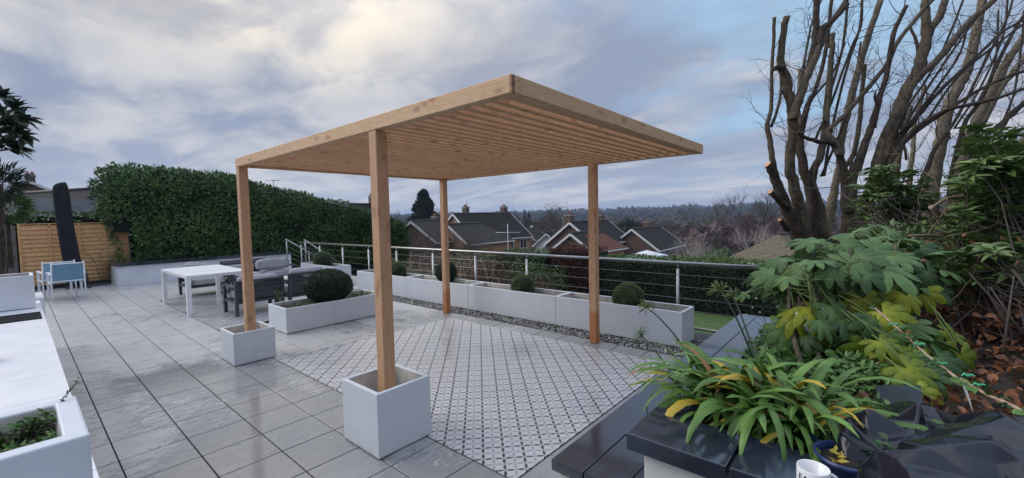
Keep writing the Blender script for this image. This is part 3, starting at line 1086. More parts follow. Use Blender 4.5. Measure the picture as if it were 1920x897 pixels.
# ------------------------------------------------------------------ clipped balls and small plants
def fib(n):
    i = np.arange(n) + 0.5
    ph = np.arccos(1 - 2 * i / n); th = PI * (1 + 5 ** 0.5) * i
    return np.stack([np.cos(th) * np.sin(ph), np.sin(th) * np.sin(ph), np.cos(ph)], 1)


def topiary(name, label, c, r, sq=1.0, n=5200, mat='box', leaf=0.020, group=None, stretch=(1, 1), cat='topiary ball'):
    t = thing(name, label, cat, (c[0], c[1], c[2] - r * sq * 0.96), group=group)
    p = fib(n)
    sc = np.array([r * stretch[0], r * stretch[1], r * sq])
    lump = np.array([mnoise.noise(Vector((a * 2.2 + c[0], b * 2.2, d * 2.2))) for a, b, d in p])
    fine = rng.uniform(-0.045, 0.02, n)
    P = np.array(c) + p * sc * (1 + 0.055 * lump + fine)[:, None]
    nn = unit(p / sc)
    D = unit(nn * 0.9 + rng.normal(0, 0.75, (n, 3)))
    N = unit(nn + rng.normal(0, 0.6, (n, 3)))
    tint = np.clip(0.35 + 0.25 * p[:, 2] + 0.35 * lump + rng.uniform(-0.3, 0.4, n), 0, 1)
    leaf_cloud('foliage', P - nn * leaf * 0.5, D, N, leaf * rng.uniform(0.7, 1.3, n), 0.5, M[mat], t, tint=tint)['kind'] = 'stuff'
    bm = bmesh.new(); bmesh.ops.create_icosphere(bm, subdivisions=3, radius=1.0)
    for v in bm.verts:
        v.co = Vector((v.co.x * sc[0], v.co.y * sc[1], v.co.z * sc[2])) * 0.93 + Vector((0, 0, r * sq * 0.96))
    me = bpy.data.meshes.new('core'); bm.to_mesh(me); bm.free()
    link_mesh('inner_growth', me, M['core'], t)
    MB().tube([(0, 0, -0.09), (0, 0, 0.06)], 0.018, 8).build('stem', M['bark'], t)
    return t


def herb_clump(name, label, c, spread, h, n=160, mat='herb', leaf=0.03, group=None, cat='plant', stems=10, aspect=0.34):
    t = thing(name, label, cat, c, group=group)
    P, D, N = [], [], []
    mb = MB()
    for s in range(stems):
        a = random.uniform(0, 2 * PI)
        tip = Vector((math.cos(a) * spread[0] * random.uniform(0.3, 1), math.sin(a) * spread[1] * random.uniform(0.3, 1), h * random.uniform(0.5, 1)))
        p0 = Vector((tip.x * 0.3, tip.y * 0.3, -0.01))
        mid = (p0 + tip) / 2 + Vector((0, 0, h * 0.25))
        pts = [p0, mid, tip]
        mb.tube(pts, [0.003, 0.002, 0.0012], 4)
        m_ = max(3, n // stems)
        for k in range(m_):
            u = (k + 0.5) / m_
            q = p0.lerp(mid, u * 2) if u < 0.5 else mid.lerp(tip, u * 2 - 1)
            d = Vector((random.gauss(0, 1), random.gauss(0, 1), random.uniform(-0.1, 0.9))).normalized()
            P.append(q + Vector(c)); D.append(d); N.append((random.gauss(0, 0.4), random.gauss(0, 0.4), 1))
    leaf_cloud('foliage', np.array(P), np.array(D), np.array(N), leaf * rng.uniform(0.6, 1.3, len(P)), aspect, M[mat], t)
    mb.build('stem', M['twig'], t)
    return t


topiary('box_ball', 'clipped box ball in the end planter, nearest the lawn', (5.70, 2.70, 0.515), 0.225)
topiary('box_ball', 'clipped box ball in the second planter of the row, between two pergola posts', (5.70, 4.66, 0.505), 0.205, 1.03)
topiary('box_ball', 'small box ball in the fourth planter, half behind the nearest post', (5.72, 8.45, 0.52), 0.215, n=4000)
topiary('potted_box', 'dark box bush in a black pot behind the middle pergola post', (5.80, 6.80, 0.60), 0.225, 1.05, n=4200, mat='yew')
t = thing('black_pot', 'black plastic pot under the dark box bush', 'plant pot', (5.80, 6.80, 0.30))
MB().lathe((0, 0, 0), [(0.11, 0.0), (0.135, 0.11), (0.145, 0.12), (0.14, 0.13), (0.12, 0.12), (0.10, 0.05)], 20).build('shell', M['dark_pot'], t)
topiary('yew_ball', 'large dark yew ball growing in the long planter', (3.44, 7.12, 0.60), 0.325, 0.90, n=11000, mat='yew', leaf=0.026, stretch=(1.22, 1.12))
random.seed(11)
herb_clump('leafy_herb', 'low bright green herb at the left end of the long planter', (2.92, 6.98, 0.33), (0.20, 0.10), 0.10, 260, 'herb', 0.030, stems=16)
herb_clump('spiky_herb', 'upright yellow green sprig poking up behind the long planter', (2.84, 7.62, 0.36), (0.10, 0.08), 0.24, 150, 'herb', 0.035, stems=9)
herb_clump('trailing_plant', 'low brownish plant between the yew ball and the nearest post', (3.98, 7.12, 0.33), (0.22, 0.14), 0.09, 170, 'rhodo', 0.03, stems=14)
herb_clump('young_plant', 'thin upright seedling at the right end of the long planter', (3.95, 7.30, 0.33), (0.07, 0.05), 0.22, 26, 'rhodo', 0.045, stems=3)
herb_clump('corner_herb', 'small green herb peeping out behind the nearest post', (4.12, 7.00, 0.33), (0.10, 0.08), 0.12, 60, 'herb', 0.035, stems=5)

# back planter by the stairs
bp = planter_box('back_planter', 'pale planter by the stair rail with a box ball', 5.385, 5.88, 10.82, 12.80, 0, 0.50, 0.034, 0.8, soil=True)
topiary('box_ball', 'box ball in the back planter beside the stair rails', (5.64, 11.95, 0.60), 0.26, n=3200)

# ------------------------------------------------------------------ railing
rail = thing('railing', 'stainless steel railing with wires along the terrace edge', 'railing', (6.25, 1.0, 0))
RX = 6.25
MB().tube([(RX, 14.9, 1.0), (RX, 8, 1.003), (RX, 0.35, 1.0)], 0.024, 14).build('handrail', M['steel'], rail, world=True)
posts_y = [14.75, 13.4, 11.95, 10.53, 9.22, 7.78, 6.38, 5.0, 3.58, 2.18, 0.80]
for y in posts_y:
    MB().tube([(RX, y, -0.5), (RX, y, 0.915)], 0.021, 12).build('post', M['steel'], rail, world=True)
    MB().tube([(RX, y, 0.915), (RX, y, 0.98)], 0.008, 8).build('post_pin', M['steel'], rail, world=True)
for z in (0.83, 0.66, 0.49, 0.32, 0.15):
    MB().tube([(RX - 0.02, 14.75, z), (RX - 0.02, 0.35, z)], 0.0028, 6).build('wire', M['steel'], rail, world=True)
MB().tube([(RX, 1.98, 0.07), (RX, 0.35, 0.07)], 0.020, 10).build('lower_rail', M['steel'], rail, world=True)


def stair_rail(label, xt, yt, xb, yb, zt, zb):
    t = thing('stair_rail', label, 'stair rail', (xt, yt, 0), group='sloping rails of the garden stairs')
    a, b_ = Vector((xt, yt, zt)), Vector((xb, yb, zb))
    MB().tube([a, b_], 0.021, 10).build('handrail', M['steel'], t, world=True)
    for u in (0.03, 0.5, 0.97):
        p = a.lerp(b_, u)
        MB().tube([(p.x, p.y, p.z - 0.95), (p.x, p.y, p.z - 0.03)], 0.018, 10).build('post', M['steel'], t, world=True)
    for k in range(4):
        dz = 0.2 + 0.17 * k
        MB().tube([a - Vector((0, 0, dz)), b_ - Vector((0, 0, dz))], 0.0028, 6).build('wire', M['steel'], t, world=True)
    return t


stair_rail('left sloping stair rail with wires, nearest the white bed wall', 5.90, 15.15, 7.45, 15.15, 1.13, 0.12)
stair_rail('right sloping stair rail running down behind the long handrail', 6.05, 14.05, 7.4, 14.05, 1.12, 0.12)
# ------------------------------------------------------------------ table and seats
tb = thing('garden_table', 'white square-legged garden table in front of the far seats', 'table', (2.5, 10.6, 0))
tx0, tx1, ty0, ty1 = 1.985, 3.03, 9.60, 11.62
rbox('tabletop', (tx0, ty0, 0.716), (tx1, ty1, 0.754), M['alu'], tb, 0.004, world=True)
for y in (10.27, 10.95):
    rbox('top_joint', (tx0 + 0.03, y, 0.7535), (tx1 - 0.03, y + 0.006, 0.7548), M['greypaint'], tb, 0, world=True)
rbox('apron', (tx0 + 0.012, ty0 + 0.012, 0.690), (tx1 - 0.012, ty1 - 0.012, 0.716), M['alu'], tb, 0.003, world=True)
for x in (tx0, tx1 - 0.075):
    for y in (ty0, ty1 - 0.075):
        rbox('leg', (x, y, 0.0), (x + 0.075, y + 0.075, 0.7155), M['alu'], tb, 0.004, world=True)


M['darkcloth'] = plain('dark_grey_back_cloth', (0.075, 0.078, 0.090), 0.9, var=0.1)


def cushion(name, lo, hi, parent, mat='cushion', puff=0.03, rx=0.0, pivot=None):
    bm = bmesh.new()
    bmesh.ops.create_cube(bm, size=1.0)
    bmesh.ops.subdivide_edges(bm, edges=bm.edges, cuts=5, use_grid_fill=True)
    c = [(a + b) / 2 for a, b in zip(lo, hi)]; s = [b - a for a, b in zip(lo, hi)]
    k = s.index(min(s))
    for v in bm.verts:
        q = [v.co.x * 2, v.co.y * 2, v.co.z * 2]
        e = 1.0
        for i in range(3):
            if i != k: e *= max(1 - abs(q[i]) ** 3.0, 0)
        f = 1 - 0.05 * (sum(abs(q[i]) ** 4 for i in range(3) if i != k))
        w = [q[i] * s[i] / 2 * f for i in range(3)]
        w[k] += math.copysign(puff * e, q[k]) + 0.008 * mnoise.noise(Vector(q) * 1.7 + Vector(c))
        v.co = Vector(w)
    if rx:
        for v in bm.verts: v.co = Matrix.Rotation(rx, 3, 'X') @ v.co
    for v in bm.verts: v.co += Vector(c)
    bmesh.ops.bevel(bm, geom=[e for e in bm.edges if e.calc_face_angle(0) > 0.9], offset=min(s) * 0.16, segments=2, affect='EDGES', clamp_overlap=True)
    me = bpy.data.meshes.new(name); bm.to_mesh(me); bm.free()
    for p in me.polygons: p.use_smooth = True
    return link_mesh(name, me, M[mat], parent)


def lounge(name, label, loc, rz, w, seats=1, back=0.66, arm=0.55, depth=0.80, cush_over=0.08, cat='armchair', group=None):
    """seat facing +y in its own frame; back rails at y = 0"""
    t = thing(name, label, cat, loc, rz, group)
    fr = 0.055
    for sx in (-1, 1):
        x0 = sx * w / 2; xa, xb = (x0, x0 + fr) if sx < 0 else (x0 - fr, x0)
        rbox('leg', (xa, depth - 0.09, 0), (xb, depth - 0.02, arm - 0.035), M['char'], t, 0.004)
        MB().add([(xa, -0.03, 0), (xb, -0.03, 0), (xb, 0.045, 0), (xa, 0.045, 0), (xa, -0.06, back), (xb, -0.06, back), (xb, -0.01, back), (xa, -0.01, back)],
                 [(0, 3, 2, 1), (4, 5, 6, 7), (0, 1, 5, 4), (1, 2, 6, 5), (2, 3, 7, 6), (3, 0, 4, 7)]).build('leg', M['char'], t, bevel=0.004, seg=2)
        rbox('armrest', (xa - 0.006, -0.005, arm - 0.034), (xb + 0.006, depth, arm), M['char'], t, 0.005)
        rbox('side_rail', (xa + 0.008, 0.046, 0.225), (xb - 0.008, depth - 0.091, 0.275), M['char'], t, 0.003)
    xi = w / 2 - fr - 0.001
    rbox('seat_frame', (-xi, 0.03, 0.215), (xi, depth - 0.05, 0.27), M['char'], t, 0.004)
    rbox('top_rail', (-xi, -0.058, back - 0.04), (xi, -0.015, back), M['char'], t, 0.004)
    for z in (0.36, 0.46, 0.55):
        if z < back - 0.07: rbox('back_slat', (-xi, -0.040, z), (xi, -0.020, z + 0.035), M['char'], t, 0.003)
    rbox('back_panel', (-xi, -0.012, 0.30), (xi, -0.003, back - 0.045), M['darkcloth'], t, 0.002)
    cw = (2 * xi) / seats
    for i in range(seats):
        a = -xi + cw * i + 0.006; b_ = a + cw - 0.012
        cushion('seat_cushion', (a, 0.05, 0.275), (b_, depth - 0.02, 0.405), t, puff=0.015)
        cushion('back_cushion', (a, 0.02, 0.41), (b_, 0.15, back + cush_over), t, puff=0.03, rx=0.10)
    return t


lounge('armchair', 'charcoal armchair with grey cushions behind the left planter post, back to us', (2.945, 8.83, 0), 0, 0.84, 1, 0.655, 0.55, 0.70, 0.07, group='charcoal garden seats')
lounge('armchair', 'charcoal armchair with a high slatted back beside the yew ball', (3.80, 8.70, 0), 0, 0.80, 1, 0.70, 0.57, 0.72, 0.09, group='charcoal garden seats')
ch3 = lounge('armchair', 'far charcoal armchair half hidden under the white table', (2.93, 12.78, 0), PI, 0.86, 1, 0.66, 0.55, 0.85, 0.02, group='charcoal garden seats')
lounge('sofa', 'far two seat charcoal sofa in front of the white bed wall', (4.15, 12.85, 0), PI, 1.50, 2, 0.72, 0.55, 0.86, -0.10, cat='sofa', group='charcoal garden seats')
t = thing('bolster_cushion', 'plump grey cushion lying along the back of the far sofa', 'cushion', (4.45, 12.30, 0.50))
cushion('cover', (-0.42, -0.12, -0.02), (0.42, 0.12, 0.20), t, puff=0.05)
t = thing('bolster_cushion', 'rolled grey cushion propped on the left end of the far armchair', 'cushion', (2.72, 12.45, 0.55))
cushion('cover', (-0.15, -0.1, 0.0), (0.15, 0.1, 0.24), t, puff=0.06)
cushion('cover', (0.02, -0.2, 0.02), (0.30, -0.05, 0.20), t, puff=0.05)
t = thing('coffee_table', 'low grey topped coffee table between the armchairs and the far sofa', 'coffee table', (3.75, 10.6, 0))
rbox('tabletop', (-0.55, -0.32, 0.37), (0.55, 0.32, 0.40), M['planter_in'], t, 0.004)
for sx in (-1, 1):
    for sy in (-1, 1):
        rbox('leg', (sx * 0.50 - 0.03, sy * 0.27 - 0.03, 0), (sx * 0.50 + 0.03, sy * 0.27 + 0.03, 0.369), M['char'], t, 0.003)


def sling_chair(label, loc, rz, mat):
    """white tube armchair; faces +y, back toward -y"""
    t = thing('sling_chair', label, 'garden chair', loc, rz, 'white framed blue sling chairs')
    w = 0.54
    for sx in (-1, 1):
        x = sx * w / 2
        MB().tube([(x, -0.06, 0), (x, 0.02, 0.42), (x * 0.96, -0.08, 0.90)], [0.014, 0.016, 0.014], 8).build('back_upright', M['alu'], t)
        MB().beam((x, 0.50, 0), (x, 0.50, 0.62), 0.045, 0.028, (0, 1, 0)).build('leg', M['alu'], t, bevel=0.004)
        MB().beam((x, -0.02, 0.625), (x, 0.53, 0.645), 0.05, 0.024).build('armrest', M['alu'], t, bevel=0.006, seg=2)
        MB().beam((x, 0.03, 0.415), (x, 0.49, 0.43), 0.022, 0.03).build('side_rail', M['alu'], t, bevel=0.003)
    for z, y in ((0.86, -0.072), (0.46, 0.012)):
        MB().tube([(-w / 2 * 0.97, y, z), (w / 2 * 0.97, y, z)], 0.014, 8).build('back_rail', M['alu'], t)
    MB().add([(-0.245, 0.008, 0.47), (0.245, 0.008, 0.47), (0.245, -0.072, 0.85), (-0.245, -0.072, 0.85),
              (-0.245, 0.012, 0.47), (0.245, 0.012, 0.47), (0.245, -0.068, 0.85), (-0.245, -0.068, 0.85)],
             [(0, 1, 2, 3), (7, 6, 5, 4), (0, 4, 5, 1), (2, 6, 7, 3), (0, 3, 7, 4), (1, 5, 6, 2)]).build('back_sling', mat, t)
    MB().box((-0.25, 0.02, 0.428), (0.25, 0.50, 0.434)).build('seat_sling', mat, t)
    MB().tube([(-w / 2, 0.49, 0.42), (w / 2, 0.49, 0.42)], 0.013, 8).build('front_rail', M['alu'], t)
    return t


sling_chair('nearer white framed chair with a darker blue sling back', (0.735, 14.10, 0), rad(4), M['sling'])
sling_chair('farther white framed chair with pale blue sling, behind and left of the other', (0.62, 14.75, 0), rad(6), M['sling2'])

# ------------------------------------------------------------------ covered parasol
t = thing('covered_parasol', 'tall cantilever parasol in a black cover leaning by the fence', 'parasol', (1.15, 16.75, 0))
prof = [(0.0, 0.25, 0.19, 1.22, 0.0), (0.25, 0.24, 0.20, 1.20, 0), (0.7, 0.23, 0.19, 1.13, 0), (1.3, 0.22, 0.18, 1.06, 0), (1.9, 0.215, 0.17, 1.0, 0), (2.4, 0.21, 0.15, 0.98, 0), (2.68, 0.20, 0.12, 0.95, 0), (2.78, 0.13, 0.07, 0.96, 0)]
vs, fs = [], []
SG = 20
for i, (z, a, b2, cxx, _) in enumerate(prof):
    for k in range(SG):
        an = 2 * PI * k / SG
        w_ = 1 + 0.05 * math.sin(5 * an + i * 0.7) + 0.03 * mnoise.noise(Vector((k, i, 0)))
        vs.append((cxx - 0.10 - 0.10 * (1 - z / 2.8) + 0.78 * a * w_ * math.cos(an), 16.75 + b2 * w_ * math.sin(an), z + 0.12 + (0.04 * math.cos(an) if i > 5 else 0)))
for i in range(len(prof) - 1):
    for k in range(SG):
        k2 = (k + 1) % SG
        fs.append((i * SG + k, i * SG + k2, (i + 1) * SG + k2, (i + 1) * SG + k))
fs.append(tuple(range((len(prof) - 1) * SG, len(prof) * SG)))
o = MB().add(vs, fs, True).build('cover', M['parasol'], t, world=True)
o.modifiers.new('smooth', 'SUBSURF').levels = 1
o.modifiers['smooth'].render_levels = 1
MB().tube([(1.25, 16.75, 0.0), (1.2, 16.75, 0.5)], 0.04, 12).build('mast', M['char'], t, world=True)
for a in (0, PI / 2):
    MB().beam((1.25 - 0.45 * math.cos(a), 16.75 - 0.3 * math.sin(a), 0.04), (1.25 + 0.45 * math.cos(a), 16.75 + 0.3 * math.sin(a), 0.04), 0.08, 0.05).build('base_bar', M['char'], t, world=True, bevel=0.004)

# ------------------------------------------------------------------ fence
fn = thing('lap_fence', 'new orange lap board fence behind the blue chairs', 'fence', (1.2, 17.5, 0))
random.seed(5)
FX = [-1.6, -0.02, 0.55, 1.78, 2.26]
FY = 17.55
nb = 14
fx0, fx1 = 0.03, 2.27
for p0, p1 in ((0.05, 1.20), (1.20, 2.25)):
    for i in range(nb):
        z0 = 0.06 + i * 1.68 / nb
        L = p1 - p0
        o = wood_bar('board', (p0, FY, z0 + 0.07), (p1, FY, z0 + 0.07), 0.020, 0.136 + random.uniform(-0.006, 0.006), M['fencewood'], fn, up=(0, random.uniform(0.22, 0.30), 1), bevel=0.002)
for x in (0.06, 0.62, 1.20, 1.74, 2.23):
    wood_bar('upright', (x, FY - 0.03, 0.02), (x, FY - 0.03, 1.78), 0.05, 0.022, M['fencewood'], fn, up=(0, 1, 0), bevel=0.003)
wood_bar('capping', (0.03, FY, 1.79), (2.27, FY, 1.79), 0.06, 0.022, M['fencewood'], fn)
old = thing('weathered_fence', 'old grey upright board fence at the left edge of the photo', 'fence', (-0.8, 17.5, 0))
for i in range(9):
    x = 0.0 - 0.2 * i
    wood_bar('board', (x - 0.09, 17.58, 0.0), (x - 0.09, 17.58, 1.74 + random.uniform(-0.02, 0.02)), 0.02, 0.185, M['oldwood'], old, up=(1, 0, 0), bevel=0.003)
o = rbox('gravel_board', (-2.0, 17.30, -0.02), (1.75, 17.46, 0.10), M['plinth'], None, 0.01)
tag(o, 'low black edging board at the foot of the fence', 'edging')

# ------------------------------------------------------------------ white raised bed wall under the laurel hedge
bw = thing('raised_bed', 'white rendered raised bed with dark coping under the laurel hedge', 'raised bed', (1.78, 16.0, 0))
MB().box((1.79, 16.02, -0.02), (6.42, 16.20, 0.555)).build('front_wall', M['render'], bw, world=True, bevel=0.006)
MB().box((1.79, 16.202, -0.02), (1.96, 17.45, 0.554)).build('side_wall', M['render'], bw, world=True, bevel=0.006)
MB().box((1.96, 16.2, -0.02), (6.42, 18.2, 0.50)).build('soil', M['soil'], bw, world=True)
x = 1.762
while x < 6.40:
    x2 = min(x + 0.93, 6.44)
    rbox('coping_slab', (x + 0.004, 15.97, 0.556), (x2, 16.24, 0.645), M['coping'], bw, 0.004, world=True)
    x = x2
for y in (16.245, 16.85):
    rbox('coping_slab', (1.762, y + 0.004, 0.5555), (1.99, y + 0.60, 0.6445), M['coping'], bw, 0.004, world=True)

# ------------------------------------------------------------------ laurel hedge
hedge = thing('laurel_hedge', 'tall clipped glossy laurel hedge sloping down to the right', 'hedge', (6, 18, 0))


def hedge_top(x):
    xs = [1.2, 2.0, 3.2, 5.3, 7.0, 8.5, 10.0, 11.2, 12.4]
    zs = [3.05, 3.42, 3.52, 3.37, 2.95, 2.60, 2.33, 2.08, 1.55]
    return float(np.interp(x, xs, zs))


def bump_n(x, y, z): return 0.16 * mnoise.noise(Vector((x * 1.1, y * 1.1, z * 1.1))) + 0.07 * mnoise.noise(Vector((x * 3.1, y * 3, z * 3.1)))


HP, HN, HT = [], [], []
random.seed(21)
cnt = 26000
for i in range(cnt):
    x = 1.70 + 10.75 * random.random()
    zt = hedge_top(x)
    yf = 17.15 + 0.02 * (x - 2) ** 1.0
    rr = random.random()
    if rr < 0.76:
        z = -0.2 + (zt + 0.2) * random.random()
        edge = max(0.0, z - (zt - 0.45)) / 0.45
        y = yf + 0.42 * edge * edge
        xx = x
        # left face leans out as in an uneven clipped end
        nrm = Vector((0, -1, 0.15 + edge * 1.4))
    elif rr < 0.90:
        y = yf + 0.4 + 1.3 * random.random(); z = zt; xx = x; nrm = Vector((0, -0.1, 1))
    elif rr < 0.95:
        z = 0.3 + (hedge_top(1.3) - 0.3) * random.random(); y = yf + 1.6 * random.random()
        xx = 1.70 + 0.35 * max(0.0, 1.9 - z); nrm = Vector((-1, -0.2, 0.1))
    else:
        z = -0.9 + (1.6 + 0.9) * random.random(); y = yf + 1.6 * random.random(); xx = 12.42; nrm = Vector((1, -0.2, 0.1))
    if xx < 2.35 and z < 1.85 and rr < 0.76: xx += 0.6
    nrm.normalize()
    b0 = bump_n(xx, y, z)
    p = Vector((xx, y, z)) + nrm * (b0 + random.uniform(-0.10, 0.05))
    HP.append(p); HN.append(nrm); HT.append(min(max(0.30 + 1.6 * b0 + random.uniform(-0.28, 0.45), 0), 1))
HP = np.array(HP); HN = np.array(HN); HT = np.array(HT)
n = len(HP)
D = unit(HN * 0.55 + rng.normal(0, 0.62, (n, 3)) + np.array([0, 0, 0.42]))
leafN = unit(HN * 1.0 + rng.normal(0, 0.42, (n, 3)))
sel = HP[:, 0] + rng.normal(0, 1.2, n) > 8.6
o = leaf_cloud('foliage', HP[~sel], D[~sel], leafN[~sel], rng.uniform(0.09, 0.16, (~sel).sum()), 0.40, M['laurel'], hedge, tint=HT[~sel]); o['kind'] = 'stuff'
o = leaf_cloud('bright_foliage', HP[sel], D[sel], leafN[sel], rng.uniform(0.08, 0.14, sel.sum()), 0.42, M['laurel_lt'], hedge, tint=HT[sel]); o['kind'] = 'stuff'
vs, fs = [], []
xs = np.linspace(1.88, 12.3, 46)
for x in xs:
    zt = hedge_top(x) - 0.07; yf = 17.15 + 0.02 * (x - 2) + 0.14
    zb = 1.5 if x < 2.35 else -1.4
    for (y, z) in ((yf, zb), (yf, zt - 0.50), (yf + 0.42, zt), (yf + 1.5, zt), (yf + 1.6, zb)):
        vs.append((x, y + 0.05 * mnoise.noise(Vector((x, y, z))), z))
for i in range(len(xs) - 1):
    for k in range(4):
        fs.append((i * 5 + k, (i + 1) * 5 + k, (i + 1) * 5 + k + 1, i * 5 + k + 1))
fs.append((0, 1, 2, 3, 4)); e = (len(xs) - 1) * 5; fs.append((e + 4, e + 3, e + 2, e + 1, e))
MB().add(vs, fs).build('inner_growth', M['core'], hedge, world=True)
# a low ivy hedge over the fence on the left, with the concrete post beside it
iv = thing('ivy_hedge', 'low dark ivy hedge showing over the orange fence', 'hedge', (0.8, 18.3, 0))
n = 3800
P = np.stack([rng.uniform(-2.5, 2.6, n), 18.0 + rng.uniform(0, 0.9, n), rng.uniform(1.2, 2.12, n)], 1)
P[:, 2] += 0.10 * np.array([mnoise.noise(Vector((p[0] * 2, p[1] * 2, 0))) for p in P])
leaf_cloud('foliage', P, unit(rng.normal(0, 0.7, (n, 3)) + np.array([0, -0.5, 0.3])), unit(rng.normal(0, 0.5, (n, 3)) + np.array([0, -1, 0.5])), rng.uniform(0.07, 0.13, n), 0.55, M['laurel'], iv)['kind'] = 'stuff'
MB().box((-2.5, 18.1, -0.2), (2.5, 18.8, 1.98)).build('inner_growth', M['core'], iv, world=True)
o = MB().box((2.20, 17.72, 0), (2.32, 17.84, 2.42)).build('concrete_post', M['render'], None, bevel=0.008)
tag(o, 'pale square post standing between the ivy and the laurel hedge', 'post')
random.seed(8)
herb_clump('wispy_shrub', 'thin brownish shrub against the orange fence', (1.66, 17.2, 0.05), (0.42, 0.15), 1.0, 300, 'rhodo', 0.055, stems=24, cat='shrub')
for i, (x, lab) in enumerate(((2.3, 'small green sprigs on the raised bed, left end by the fence'), (3.1, 'taller green sprigs on the raised bed left of the post'), (4.5, 'low green sprigs behind the raised bed coping near the left pergola post'))):
    herb_clump('bed_plant', lab, (x, 16.55, 0.5), (0.4, 0.15), 0.32 if i != 1 else 0.42, 240, 'laurel_lt', 0.06, stems=16)

# ------------------------------------------------------------------ white worktop on the left
WZ = 0.80
wt = thing('worktop', 'long white tiled outdoor worktop along the left side', 'worktop', (-0.3, 4.5, 0))
MB().box((-0.85, 1.0, 0.0), (0.135, 7.90, WZ - 0.033)).build('base', M['render'], wt, world=True, bevel=0.004)
ys = [1.0, 1.66, 2.22, 2.785, 3.35, 3.905, 4.47, 5.04, 5.60, 6.16, 6.73, 7.30, 7.92]
for a, b_ in zip(ys, ys[1:]):
    for xa, xb in ((-0.86, -0.42), (-0.42, 0.154)):
        rbox('worktop_tile', (xa + 0.0018, a + 0.0022, WZ - 0.03), (xb - 0.0018, b_ - 0.0022, WZ), M['worktop'], wt, 0.0012, world=True, seg=1)
o = rbox('slot_panel', (-0.62, 6.31, WZ + 0.001), (0.128, 6.80, WZ + 0.010), M['slotmat'], None, 0.002)  # black sheet stands for the dark inside of an open slot
tag(o, 'flat matt black panel in place of a dark open slot at the far end of the white worktop', 'slot')
o = MB().lathe((-0.118, 4.62, WZ), [(0.0, 0.0), (0.03, 0.0), (0.045, 0.02), (0.05, 0.05), (0.045, 0.08), (0.03, 0.10), (0.0, 0.105)], 18).build('round_knob', M['maroon'])
o.location.x = -0.05
tag(o, 'small round maroon pot on the worktop at the left edge', 'pot')
planter_box('worktop_planter', 'white planter on the far end of the worktop, orange trug behind its rim', -0.95, 0.108, 7.20, 7.66, WZ, 0.375, 0.03, 0.7, plinth=0.008, soil=True, mat='render')
planter_box('worktop_planter', 'near white planter of green herbs at the lower left corner', -0.95, 0.098, 1.535, 1.925, WZ + 0.002, 0.380, 0.048, 0.86, plinth=0.0, soil=True)
random.seed(4)
NP = WZ + 0.002 + 0.380 * 0.86
for (x, y, sx, sy, h, n_, lab, lf) in ((0.002, 1.63, 0.065, 0.06, 0.065, 420, 'bright green herb in the near corner of the front left planter', 0.020),
                             (-0.03, 1.80, 0.10, 0.055, 0.075, 420, 'dark green herb along the back of the front left planter', 0.020),
                             (-0.12, 1.83, 0.07, 0.04, 0.05, 140, 'sparse herb by the back rim of the front left planter', 0.018)):
    herb_clump('herb', lab, (x, y, NP - 0.01), (sx, sy), h, n_, 'herb', lf, stems=20, aspect=0.42)
t = thing('reaching_sprig', 'thin sprig reaching over the far corner of the front left planter', 'plant', (0.03, 1.86, NP))
MB().tube([(0, 0, 0), (0.03, 0.03, 0.05), (0.075, 0.06, 0.10)], 0.0015, 5).build('stem', M['twig'], t)
P = np.array([(0.03 + 0.075 * u + 0.0, 1.86 + 0.06 * u, NP + 0.10 * u) for u in np.linspace(0.3, 1, 16)])
leaf_cloud('foliage', P, rng.normal(0, 1, (16, 3)) + np.array([0, 0, .6]), rng.normal(0, .5, (16, 3)) + np.array([0, 0, 1]), 0.016, 0.4, M['herb'], t)
# orange handled trug behind the far planter
t = thing('trug', 'orange rimmed white tub behind the far worktop planter', 'tub', (-0.07, 8.6, 0.8))
MB().lathe((0, 0, 0), [(0.14, 0.0), (0.19, 0.28), (0.20, 0.285)], 20).build('tub', M['ivory'], t)
MB().tube([(-0.20 + 0.4 * u, 0, 0.285 + 0.012 * math.sin(PI * u)) for u in np.linspace(0, 1, 9)], 0.014, 8).build('handle', M['orange'], t)
t['label'] = 'orange handled white tub on the stand behind the far worktop planter'
o = rbox('stand', (-0.9, 8.25, 0.0), (0.20, 8.95, 0.795), M['render'], None, 0.01)
tag(o, 'low white block behind the worktop carrying the orange handled tub', 'stand')

# trees at the left edge
def blade_tree(name, label, c, trunk_to, P, D, N, size, asp, mat, cat='tree', extra=None):
    t = thing(name, label, cat, c)
    leaf_cloud('foliage', P, D, N, size, asp, M[mat], t)['kind'] = 'stuff'
    mb = MB()
    mb.tube([Vector(p) - Vector(c) for p in trunk_to], [0.035 * (1 - 0.6 * i / len(trunk_to)) for i in range(len(trunk_to))], 8)
    if extra:
        for e in extra: mb.tube([Vector(p) - Vector(c) for p in e], 0.010, 5)
    mb.build('trunk', M['bark_dk'], t)
    return t


# big leaved loquat: rosettes at branch tips
cc = Vector((-0.62, 5.9, 0)); P, D, N = [], [], []
random.seed(17)
tips = []
for px, py, d in ((12, 185, 4.6), (40, 205, 4.55), (55, 225, 4.6), (25, 235, 4.4), (50, 255, 4.5), (18, 270, 4.6), (38, 280, 4.7), (-30, 215, 4.6), (-40, 265, 4.6), (-80, 240, 4.7), (5, 215, 4.8), (0, 250, 4.5), (-60, 190, 4.6), (-20, 170, 4.7)):
    tips.append(W(px - 14, py, d))
hub = W(-60, 300, 4.7)
for tp in tips:
    dirn = (tp - hub).normalized()
    for k in range(24):
        d = (dirn * 0.6 + Vector((random.gauss(0, 0.6), random.gauss(0, 0.6), random.gauss(0, 0.45)))).normalized()
        P.append(tp + d * 0.01); D.append(d); N.append(Vector((random.gauss(0, 0.4), random.gauss(0, 0.4), 1)) + dirn * 0.3)
base = Vector((hub.x - 0.1, hub.y, 0.0))
